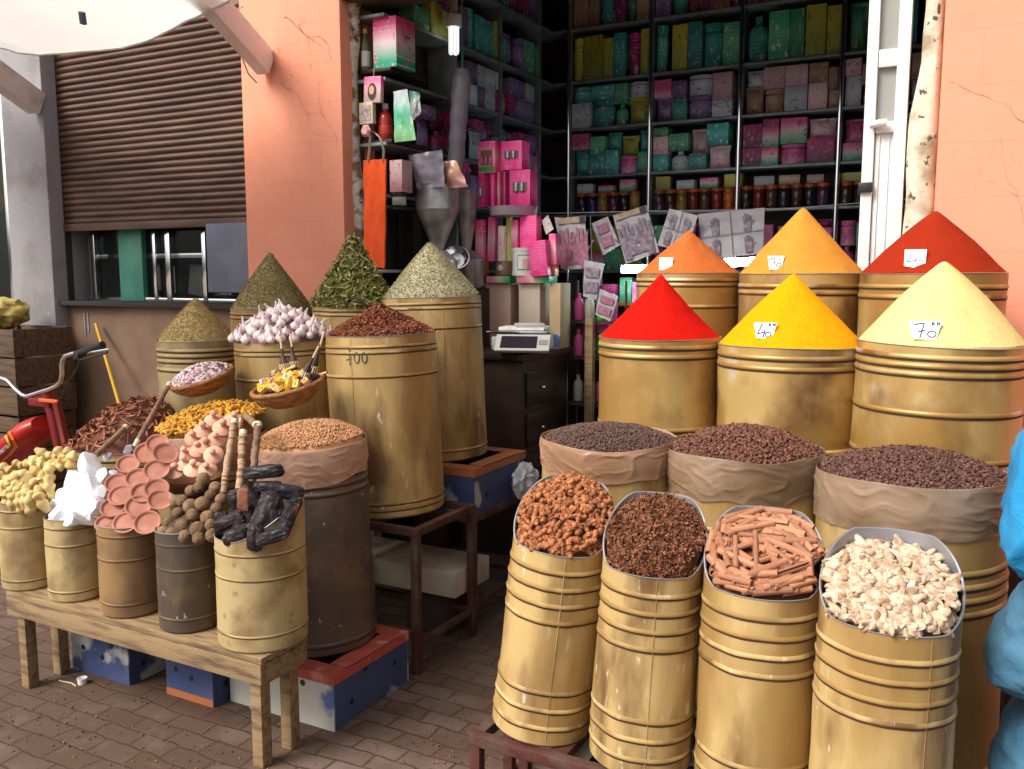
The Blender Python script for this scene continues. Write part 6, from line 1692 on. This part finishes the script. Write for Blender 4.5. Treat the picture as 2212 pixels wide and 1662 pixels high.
# spice mills with hoppers
m_tin = mat("galvanised_hopper", (.50, .51, .52), .30, .5, c2=(.26, .25, .24), ns=7, bump=.1, bs=20)
def mill(px, ptop, pcyl, ptip, wpx, Y, label):
    c = at(px, ptop, Y=Y); zc = at(px, pcyl, Y=Y).z; zt = at(px, ptip, Y=Y).z
    r = wpx * (c - Vector((0, 0, 1.6))).dot(_fw) / 1950 / 2
    m_ = empty("spice_mill", (c.x, Y, .004), label, "mill", "spice mills inside the shop")
    MB().lathe([(.02, zt), (.028, zt + .01), (r, zc), (r * 1.0, c.z), (r * 1.03, c.z + .004), (r * .97, c.z), (r * .96, zc), (.016, zt + .02)], 40).build("hopper", m_tin, m_, ang=18)
    MB().lathe([(0, zt - .22), (.10, zt - .22), (.11, zt - .2), (.11, zt - .05), (.05, zt), (.03, zt + .01)], 28).build("grinder_head", m_tin, m_)
    MB().box((0, 0, (zt - .22) / 2), (.24, .24, zt - .222), ch=.01).build("pedestal", m_darkwood, m_)
    return m_
mill(945, 404, 455, 545, 94, 4.42, "grey metal spice mill with a large conical hopper beside the orange bag")
mill(1007, 414, 462, 545, 46, 4.75, "smaller grey spice mill hopper behind the large one")
hang("plastic_packet", [(882, 336), (955, 324), (962, 404), (902, 408)], mat("grey_print_film", (.34, .31, .36), .25, 0, c2=(.20, .18, .24), ns=14, c3=(.10, .25, .42), ns3=5, lo3=.60, hi3=.66), "clear plastic packet with a blue header hanging above the large hopper", "packet", 4.30, .006, .02, None, 8)
hang("plastic_packet", [(955, 350), (985, 346), (1012, 404), (950, 408)], mat("pink_print_film", (.52, .25, .24), .25, 0, c2=(.60, .35, .15), ns=12), "pinkish plastic packet lying over the edge of the large hopper", "packet", 4.36, .006, .025, None, 12)
p = at(985, 565, Y=4.55)
o = MB().lathe([(0, 0), (.05, .002), (.075, .03), (.08, .05), (.075, .05), (.05, .012), (0, .01)], 32, X=rotm(R(60), 0, R(30))).build("steel_bowl", m_chrome, loc=p); tag(o, "shiny steel bowl behind the grey-green herb cone", "bowl")

# ------------------------------------------------------------------ counter with scale, cartons and the pink stack
CZ = 1.16
ct = empty("shop_counter", (-2.58, 4.66, .004), "very dark wooden shop counter with drawers, under the scale", "counter")
MB().box((0, 0, (CZ - .04) / 2), (.60, .58, CZ - .045), ch=.004).build("cabinet", m_darkwood, ct)
MB().box((0, 0, CZ - .024), (.66, .64, .036), ch=.004).build("counter_top", m_darkwood, ct)
for z in (.95, .72, .49):
    dr = MB().box((.305, 0, z), (.014, .50, .19), ch=.004).build("drawer", m_darkwood, ct)
    MB().ico(2, (.012, .012, .012)).build("knob", m_alu, dr, loc=(.325, -.08, z))
sc_ = empty("weighing_scale", (0, 0, 0), "white electronic scale with a dark display panel on the counter", "scale")
sp = at(1118, 742, Y=4.40); sc_.location = (sp.x, 4.50, CZ - .002); sc_.rotation_euler = (0, 0, R(20))
m_scale = mat("grey_white_plastic", (.50, .48, .47), .45)
MB().box((-.02, .03, .055), (.32, .26, .075), ch=.01).build("base", m_scale, sc_)
pn = MB().box((0, 0, 0), (.30, .13, .02), X=rotm(R(38), 0, 0), ch=.004).build("display_panel", m_scale, sc_, loc=(-.0, -.14, .058))
MB().box((-.02, 0, .0115), (.20, .095, .002), X=rotm(R(38), 0, 0)).build("display", mat("dark_display", (.03, .025, .035), .2), pn)
mb = MB().box((.115, 0, .0115), (.05, .04, .002), X=rotm(R(38), 0, 0)); mb.build("keypad", mat("keypad_grey", (.25, .24, .22), .5), pn)
MB().box((-.04, .04, .115), (.34, .27, .014), ch=.005).build("pan", m_chrome, sc_); MB().tube([(-.04, .04, .09), (-.04, .04, .112)], .03, 14).build("pan_post", m_scale, sc_)
for k, (px, py, w_, mm) in enumerate(((1090, 690, .20, m_ppr), (1098, 682, .14, m_scale), (1075, 678, .12, m_ppr))):
    o = MB().box((0, 0, .008), (w_, .13, .014), ch=.003).build("note_pad", mm, sc_); bpy.data.objects.remove(o)
pp_ = sc_.location + Vector((-.03, .045, .1225))
for k, (dx, w_, lab) in enumerate(((0, .26, "wide sheaf of papers lying on the pan of the scale"), (.03, .16, "small pale notebook on the papers of the scale"))):
    o = MB().box((0, 0, .009), (w_, .18 - .05 * k, .016), ch=.002).build("papers", m_ppr if k == 0 else m_scale, loc=pp_ + Vector((dx, 0, .018 * k + .001)), rot=(0, 0, R(14 + 20 * k))); tag(o, lab, "papers")
# cartons on the counter
m_wc = mat("white_carton", (.58, .47, .38), .75, 0, c2=(.50, .40, .31), ns=4); m_bc = mat("beige_carton", (.46, .34, .20), .75, 0, c2=(.40, .28, .16), ns=5)
YC = 4.80
ztop = at(1150, 612, Y=YC).z
ca = pbx("carton", 1120, 612, 1190, 735, YC, .16, m_wc, "plain whitish carton standing on the counter behind the scale", zb=CZ - .003)
cb_ = pbx("carton", 1186, 612, 1232, 735, YC - .005, .14, m_bc, "beige carton with a blue foot on the counter, right of the white one", zb=CZ - .003)
MB().box((0, -.0015, .05), (cb_.dimensions.x * .97, .003, .08)).build("blue_band", m_bluecard, cb_)
cc = pbx("carton", 1046, 612, 1120, 690, YC + .02, .12, mat("pinkish_card", (.55, .36, .28), .7, 0, c2=(.48, .27, .2), ns=4), "pinkish carton behind the papers on the scale", zb=CZ - .003)
PS = "pink boxes stacked above the counter"
def pk2(x0, y0, x1, y1, Y, d_, key, lab, roll=0., zb=None): return pbx("cosmetics_box", x0, y0, x1, y1, Y, d_, PK[key], lab, "box", roll, 0, PS, .002, zb)
PK = {'pink': print_mat("hot_pink_carton", (.80, .045, .26), (.82, .10, .32), (.78, .04, .24), (.82, .12, .34), 4),
      'pinkw': print_mat("pink_white_carton", (.80, .08, .28), (.78, .42, .48), (.80, .14, .32), (.80, .10, .25), 6),
      'cream': print_mat("cream_pink_carton", (.74, .55, .50), (.70, .40, .42), (.72, .52, .46), (.20, .10, .10), 9),
      'lime': print_mat("lime_carton", (.55, .60, .12), (.62, .62, .20), (.55, .50, .12), (.3, .3, .05), 5),
      'orange': print_mat("orange_carton", (.60, .17, .04), (.55, .15, .05), (.5, .1, .04), (.1, .03, .02), 9)}
# two flat pink and green boxes bridge the cartons
pg = print_mat("pink_to_green_flat", (.70, .20, .26), (.62, .30, .30), (.04, .36, .14), (.3, .05, .1), 6)
def flat(x0, x1, y0, y1, Y, lab, rz):
    o = pbx("flat_box", x0, y0, x1, y1, Y, .12, pg, lab, "box", 0, rz, PS, .002, zb=ztop + .001)
    return o
def flatgrad(nm):
    m = bpy.data.materials.new(nm); m.use_nodes = True; nt = m.node_tree; p = nt.nodes["Principled BSDF"]; p.inputs["Roughness"].default_value = .4
    tc = nt.nodes.new("ShaderNodeTexCoord"); s = nt.nodes.new("ShaderNodeSeparateXYZ"); r = nt.nodes.new("ShaderNodeValToRGB")
    r.color_ramp.elements[0].position = .3; r.color_ramp.elements[0].color = (.70, .22, .28, 1); r.color_ramp.elements[1].position = .85; r.color_ramp.elements[1].color = (.03, .34, .10, 1)
    k = r.color_ramp.elements.new(.55); k.color = (.60, .55, .42, 1)
    nt.links.new(tc.outputs["Generated"], s.inputs[0]); nt.links.new(s.outputs["X"], r.inputs[0]); nt.links.new(r.outputs[0], p.inputs["Base Color"]); return m
pg = flatgrad("pink_to_green_long")
zf = at(1150, 597, Y=YC).z
flat(1049, 1118, 597, 612, YC - .02, "long flat pink to green box lying on the pinkish carton", 0)
flat(1116, 1204, 595, 612, YC - .03, "long flat pink to green box lying on the whitish carton", 2)
zp2 = zf + .001
ob_ = pk2(1031, 566, 1055, 599, YC, .05, 'orange', "little orange box at the foot of the pink stack", zb=zp2)
br = at(1081, 597, Y=YC)
o = MB().lathe([(0, 0), (.055, 0), (.06, .006), (.06, .07), (.05, .085), (0, .088)], 28).build("brown_jar", mat("brown_jar", (.22, .12, .07), .3), loc=(br.x, YC + .06, zp2)); tag(o, "squat brown jar under the thin pink boxes", "jar")
MB().lathe([(.018, .0), (.0, .001)], 16, X=Matrix.Translation((0, -.0605, .05)) @ rotm(R(90), 0, 0)).build("label", m_lab, o)
tb = at(1127, 597, Y=YC)
tub = MB().lathe([(0, 0), (.062, 0), (.065, .004), (.063, .145), (.066, .147), (.066, .165), (0, .167)], 32).build("white_tub", m_white, loc=(tb.x, YC + .02, zp2)); tag(tub, "white plastic tub with a green outlined label in the pink stack", "tub")
mb = MB(); q = .0655
def arcquad(a0, a1, z0_, z1_, rr_, m_):
    k = 10
    vs = [(rr_ * math.cos(a0 + (a1 - a0) * i / k), rr_ * math.sin(a0 + (a1 - a0) * i / k), z) for z in (z0_, z1_) for i in range(k + 1)]
    mb.add(vs, [(i, i + 1, k + 2 + i, k + 1 + i) for i in range(k)], m_)
A0, A1 = R(-95), R(-25)
arcquad(A0, A1, .035, .125, .0660, 0); arcquad(A0 + .06, A1 - .06, .041, .119, .0666, 1); arcquad(A0 + .5, A1 - .1, .045, .10, .0672, 2)
mb.build("label", [mat("green_outline", (.03, .28, .16), .5), m_white, mat("pale_pink_label", (.75, .45, .38), .5)], tub)
up0 = at(1060, 557, Y=YC).z
pk2(1027, 475, 1050, 566, YC + .005, .045, 'pinkw', "thin pink box farthest from the white tub, standing on the orange box", -1, at(1040, 566, Y=YC).z)
zj = zp2 + .0885
pk2(1052, 469, 1074, 560, YC + .03, .045, 'pinkw', "tall thin pink box standing on the brown jar", 2, zj)
pk2(1075, 488, 1094, 555, YC + .02, .045, 'cream', "thin cream box with dark marks standing on the brown jar", 1, zj)
pk2(1093, 469, 1107, 540, YC + .06, .04, 'lime', "thin lime green box behind the cream one", 0, zj)
zt2 = zp2 + .1675
pk2(1103, 475, 1124, 538, YC + .0, .045, 'pinkw', "thin pink box standing on the white tub's lid", 1, zt2)
pk2(1123, 466, 1169, 538, YC + .01, .07, 'pink', "broad hot pink box with a bonnet picture on the white tub", 0, zt2)
pk2(1146, 520, 1194, 597, YC - .06, .07, 'pink', "broad hot pink box leaning in front, below the henna sheets", -5, zp2)
pk2(1188, 505, 1210, 572, YC + .0, .05, 'pinkw', "thin pink and white box at the stack's end near the henna sheet", -3, at(1199, 572, Y=YC).z)
k_ = pk2(1186, 572, 1207, 597, YC + .01, .05, 'orange', "short dark orange box under the end pink box", 0, zp2)
hang("sample_card", [(1170, 478), (1184, 465), (1196, 495), (1180, 507)], m_ppr, "small tilted white sample card beside the pink stack", "card", 4.87)
# round tray with boxes in plastic windows
tz = at(1097, 466, Y=YC).z; tc_ = at(1097, 455, Y=YC)
tr_ = MB().lathe([(0, 0), (.135, 0), (.14, .005), (.148, .05), (.152, .055), (.146, .055), (.138, .012), (0, .010)], 48).build("round_tray", mat("white_lilac_tray", (.62, .52, .58), .4, 0, c2=(.5, .4, .48), ns=8), loc=(tc_.x, YC + .07, tz)); tag(tr_, "round white and lilac tray carrying the windowed pink boxes", "tray")
m_win = mat("box_window", (.20, .13, .13), .2); m_bottle = mat("silver_bottle", (.45, .45, .48), .25, .4); m_pb = mat("pink_bottle", (.75, .12, .32), .3)
def winbox(x0, y0, x1, y1, key, lab, zb, wz=(.35, .68), bottles=2, mm=None, fill=None):
    o = pk2(x0, y0, x1, y1, YC + .0, .10, key, lab, 0, zb); d_ = o.dimensions
    w_ = MB().box((0, -.0012, d_.z * sum(wz) / 2), (d_.x * .68, .002, d_.z * (wz[1] - wz[0]))).build("window", fill or m_win, o)
    for b in range(bottles):
        MB().lathe([(0, 0), (.010, 0), (.010, d_.z * .18), (.006, d_.z * .24), (0, d_.z * .25)], 14).build("bottle", mm or m_bottle, w_, loc=((b - (bottles - 1) / 2) * d_.x * .28, -.008, d_.z * (wz[0] + .02)))
    return o
zb0 = tz + .0555
z_ = at(1060, 374, Y=YC).z
winbox(1033, 374, 1060, 441, 'pink', "hot pink box at the lower row's end of the tray, beside two narrow ones", zb0, (.3, .6), 1)
for k, (a, b) in enumerate(((1060, 1076), (1074, 1088), (1087, 1100))): pk2(a, 372, b, 441, YC + .02, .06, 'pink' if k != 1 else 'pinkw', "narrow pink carton in the tray's lower row, " + ("next to the end box" if k == 0 else "pinkish white, in the middle" if k == 1 else "touching the big windowed box"), 0, zb0)
winbox(1100, 367, 1160, 441, 'pink', "hot pink box with two bottles in its window, the lower one in the tray", zb0, (.38, .66))
wg = winbox(1033, 305, 1084, 374, 'pinkw', "pink box with a wide window of three pink bottles on a green strip", z_ + .002, (.25, .72), 3, m_pb, mat("brownish_window", (.28, .17, .10), .3))
MB().box((0, -.0022, wg.dimensions.z * .12), (wg.dimensions.x * .9, .002, wg.dimensions.z * .16)).build("green_strip", mat("green_strip", (.05, .42, .08), .5), wg)
winbox(1082, 304, 1142, 367, 'pink', "hot pink box with two bottles in its window, on top of the tray stack", at(1112, 367, Y=YC).z + .001, (.38, .66))
mb = MB()

# ------------------------------------------------------------------ henna pattern sheets hung on a line
YS = 5.05
m_sheet = mat("henna_sheet", (.43, .41, .44), .4, 0, c2=(.36, .34, .38), ns=9)
m_hen = mat("maroon_henna_print", (.30, .09, .16), .5, 0, c2=(.36, .18, .24), ns=40); m_hen2 = mat("grey_henna_print", (.16, .11, .16), .5, 0, c2=(.3, .25, .3), ns=40)
m_strip = mat("tan_sheet_header", (.40, .32, .22), .5, 0, c2=(.3, .22, .16), ns=30)
def hennahand(mb, cx, cy, s, fl=1):
    def P(pts): mb.add([(cx + fl * x * s, 0, cy + y * s) for x, y in pts], [tuple(range(len(pts)))[::-fl]])
    P([(-.22, -.6), (.22, -.6), (.26, .05), (-.24, .05)])
    for k, (x, l) in enumerate(((-.2, .32), (-.07, .45), (.07, .42), (.2, .30))): P([(x - .055, .06), (x + .055, .06), (x + .045 + .02 * k - .03, .06 + l), (x - .045 + .02 * k - .03, .06 + l)])
    P([(.25, -.25), (.27, -.12), (.48, .06), (.42, .10)])
def sheet(pts, lab, layout, dark=False, Y=YS):
    o = hang("henna_sheet", pts, m_sheet, lab, "pattern sheet", Y, .002, 0, "henna pattern sheets hung in the shop")
    q = [at(px, py, Y=Y) - o.location for px, py in pts]
    w = (q[1] - q[0]).length; h = (q[3] - q[0]).length
    ex = (q[1] - q[0]).normalized(); ez = (q[0] - q[3]).normalized(); c = sum(q, Vector()) / 4
    M2 = Matrix((ex, Vector((0, 1, 0)), ez)).transposed().to_4x4(); M2.translation = c + Vector((0, -.0095, 0))
    mb = MB()
    if layout == 'hands':
        hennahand(mb, -w * .25, -h * .02, h * .60, -1); hennahand(mb, w * .25, -h * .02, h * .60, 1)
        for zz in (-.10, -.32): mb.lathe([(w * .10, 0), (0, .001)], 20, X=Matrix.Translation((0, 0, zz * h)) @ rotm(R(90), 0, 0))
        for sx_ in (-1, 1): mb.box((sx_ * w * .33, 0, -h * .38), (w * .2, .0015, h * .14))
    elif layout == 'four':
        for sx_ in (-1, 1):
            for zz in (.22, -.24): hennahand(mb, sx_ * w * .24, zz * h, h * .34, sx_)
        mb.box((0, .0005, 0), (.004, .001, h * .96)); mb.box((0, .0005, 0), (w * .96, .001, .004))
    else:
        mb.box((0, 0, .2 * h), (w * .66, .0015, h * .26)); mb.box((0, 0, -.2 * h), (w * .66, .0015, h * .30))
    p = mb.build("henna_print", m_hen2 if dark else m_hen, o, smooth=False); p.matrix_basis = M2
    if layout == 'hands':
        p = MB().box((0, 0, h * .43), (w * .94, .0012, h * .11)).build("header_strip", m_strip, o, smooth=False); p.matrix_basis = M2
        p = MB().box((w * .36, -.001, h * .42), (w * .18, .0014, h * .12)).build("corner_logo", mat("navy_logo", (.02, .02, .06), .5), o, smooth=False); p.matrix_basis = M2
    return o
sheet([(1198, 470), (1263, 473), (1274, 579), (1218, 584)], "henna sheet with two red hands, straight, right beside the pink stack", 'hands', False, 4.95)
sheet([(1278, 483), (1313, 468), (1339, 529), (1303, 552)], "narrow tilted henna card with two printed blocks", 'blocks')
sheet([(1324, 466), (1397, 445), (1424, 545), (1352, 570)], "tilted henna sheet with violet hands in the middle of the line", 'hands', True)
sheet([(1446, 451), (1508, 466), (1482, 545), (1420, 530)], "henna sheet tilted the other way behind the orange-brown cone", 'four', True)
sheet([(1508, 463), (1652, 449), (1648, 548), (1520, 560)], "wide henna sheet of four dark pictures between two spice cones", 'four', True, 5.12)
sheet([(1262, 562), (1306, 570), (1288, 648), (1260, 640)], "small grey henna card hanging low over the packets", 'blocks', True, 4.9)
sheet([(1296, 624), (1336, 641), (1318, 695), (1286, 680)], "small tilted henna card with red blocks, lowest beside the red cone", 'blocks', False, 4.9)
sl1 = at(1190, 461, Y=YS); sr1 = at(1690, 452, Y=YS)
ln = MB().tube([(-3.0, YS, sl1.z + .03), sl1 + Vector((0, .006, 0)), (at(1420, 456, Y=YS)) + Vector((0, .006, 0)), sr1 + Vector((0, .006, 0)), (-.2, YS, sr1.z + .04)], .002, 6).build("hanging_line", m_grey); tag(ln, "thin line stretched across the shop carrying the henna sheets", "line")
tail = MB().tube([at(1284, 690, Y=4.905), at(1280, 600, Y=4.905), at(1275, 466, Y=4.96)], .0015, 5).build("string", m_grey); tag(tail, "thin string holding the two low henna cards beneath the line", "string")

# ------------------------------------------------------------------ low display rack behind the front cones with its lit tubes
dr_ = empty("display_rack", (-1.45, 5.45, .004), "low orange display rack behind the spice cones", "rack")
m_orw = mat("orange_varnished_wood", (.36, .13, .03), .4, 0, c2=(.26, .09, .02), ns=5)
for z in (.35, .75, 1.10, 1.40): MB().box((0, 0, z), (1.9, .30, .022), ch=.003).build("rack_shelf", m_orw, dr_)
for x in (-.94, 0, .94): MB().box((x, .12, .75), (.025, .03, 1.5)).build("rack_post", m_orw, dr_)
i = 0
for z in (.361, .761, 1.111, 1.411):
    x = -.90
    while x < .9:
        key = random.choice(['pink', 'green', 'pink and green', 'yellow', 'magenta', 'teal']); w_, h_ = U(.08, .13), U(.11, .19)
        o = bpy.data.objects.new("rack_box", unit_box(key)); COL.objects.link(o); o.matrix_world = TRS((-1.45 + x + w_ / 2, 5.36 + U(0, .03), z + .006), rotm(0, 0, U(-.1, .1)), (w_ - .008, .08, h_))
        tag(o, f"{key} box, {ordn(i)} along the {'lowest' if z < .5 else 'second' if z < .8 else 'third' if z < 1.2 else 'top'} board of the orange display rack", "box", "boxes on the orange display rack")
        x += w_ + U(0, .02); i += 1
    i = 0
m_tube = emit("lit_tube", (.70, .93, 1.0), 45)
for (pa, pb, lab) in (((1345, 583), (1392, 580), "short lit bluish white tube lamp behind the orange-brown cone's flank"), ((1568, 570), (1640, 563), "short lit bluish white tube lamp between the orange-brown and ochre cones")):
    a, b = at(*pa, Y=5.24), at(*pb, Y=5.24)
    t = empty("tube_lamp", a.lerp(b, .5), lab, "tube lamp", "lit tube lamps over the display rack")
    h = (b - a) / 2
    MB().tube([-h, h], .022, 12).build("glass_tube", m_tube, t)
    MB().box((0, .035, .0), (2 * h.length + .04, .03, .05), ch=.004).build("fitting", m_white, t)
    MB().tube([(0, .04, 0), (0, .16, -.10)], .006, 8).build("bracket", m_iron, t)
# loose packets in the gap beside the counter
pl_ = at(1240, 842, Y=4.75)
pp2 = MB().box((0, 0, pl_.z / 2 + .2), (.05, .05, pl_.z + .4), ch=.004).build("wooden_prop", m_wood, loc=(pl_.x, 4.98, .004)); tag(pp2, "pale wooden prop standing in the gap beside the dark counter", "prop")
sr_ = empty("side_rack", (at(1275, 700, Y=4.98).x, 5.08, .004), "narrow wire rack of packets between the counter and the red cone", "rack")
for z in (.45, .80, 1.08, 1.30): MB().box((0, 0, z), (.34, .16, .012)).build("rack_shelf", m_iron, sr_)
for sx_ in (-.16, .16): MB().tube([(sx_, .07, 0), (sx_, .07, 1.55)], .008, 8).build("rack_post", m_iron, sr_)
m_spray = mat("green_spray_can", (.10, .42, .03), .35); m_wpl = mat("white_round_bottle", (.55, .50, .42), .5)
k0 = sr_.location
for z in (.46, .81, 1.09, 1.31):
    for k, dx in enumerate((-.11, -.04, .04, .11)):
        kind = (k + int(z * 10)) % 3
        nm, mm, cat = (("green_can", m_spray, "can"), ("pink_bottle", m_pb, "bottle"), ("white_bottle", m_wpl, "bottle"))[kind]
        o = MB().lathe([(0, 0), (.028, 0), (.03, .004), (.03, .10), (.022, .125), (.012, .13), (.012, .16), (0, .16)], 20).build(nm, mm, loc=(k0.x + dx, 5.06, z + .004 + .004))
        tag(o, f"{['green spray can','pink bottle','pale bottle'][kind]}, {ordn(k)} on the {'lowest' if z < .5 else 'second' if z < .9 else 'third' if z < 1.2 else 'top'} shelf of the narrow wire rack", cat)

# spilled grains and crumbs on the paving, thickest beside the stands
Ms = [[], [], []]
for k in range(900):
    c = random.choice(((-1.1, 1.95), (-1.5, 2.3), (-2.2, 1.9), (-2.9, 1.95), (-1.7, 1.6), (-1.4, 2.7)))
    x, y = random.gauss(c[0], .28), random.gauss(c[1], .22)
    Ms[k % 3].append(TRS((x, y, .003), randrot(), U(.6, 1.4)))
o = merged("spilled_grains", [seed_t(.009, .0025, 5), ico_t(.003, 1), leaf_t(.014, .002, .8, 2)], Ms, mat("spilled_spice", (.20, .10, .045), .9, isl=.7))
tag(o, "scattered grains and crumbs spilled on the paving around the stands", "spilled grains", None, "stuff")

# ------------------------------------------------------------------ single out the few-of-a-kind goods by where they lie in their pile
def count_up(name, phrase):
    L = sorted([o for o in bpy.data.objects if o.name.split(".")[0] == name], key=lambda o: (o.matrix_basis.translation.z, o.matrix_basis.translation.x))
    n = len(L)
    for i, o in enumerate(L):
        o["label"] = phrase.format("lowest" if i == 0 else ("topmost" if i == n - 1 else ordn(i) + " lowest"))
count_up("white_crystal", "{} big bright white crystal lump in the pile on its can")
count_up("small_crystal", "{} small bluish white crystal between the white lumps and the terracotta dishes")
count_up("terracotta_dish", "{} shallow terracotta dish in the pile on the brownish can")
count_up("clay_stopper", "{} pale terracotta knobbed stopper in the pile on the wooden bowl")
count_up("brown_ball", "{} rough brown ball in the pile on the dark tarnished can")
count_up("resin_lump", "{} rough black resin lump in the pile on the widest can")
count_up("little_tin", "{} shiny round little tin among the yellow packets")
count_up("pale_root", "{} pale yellow dried root in the pile on the farthest can")
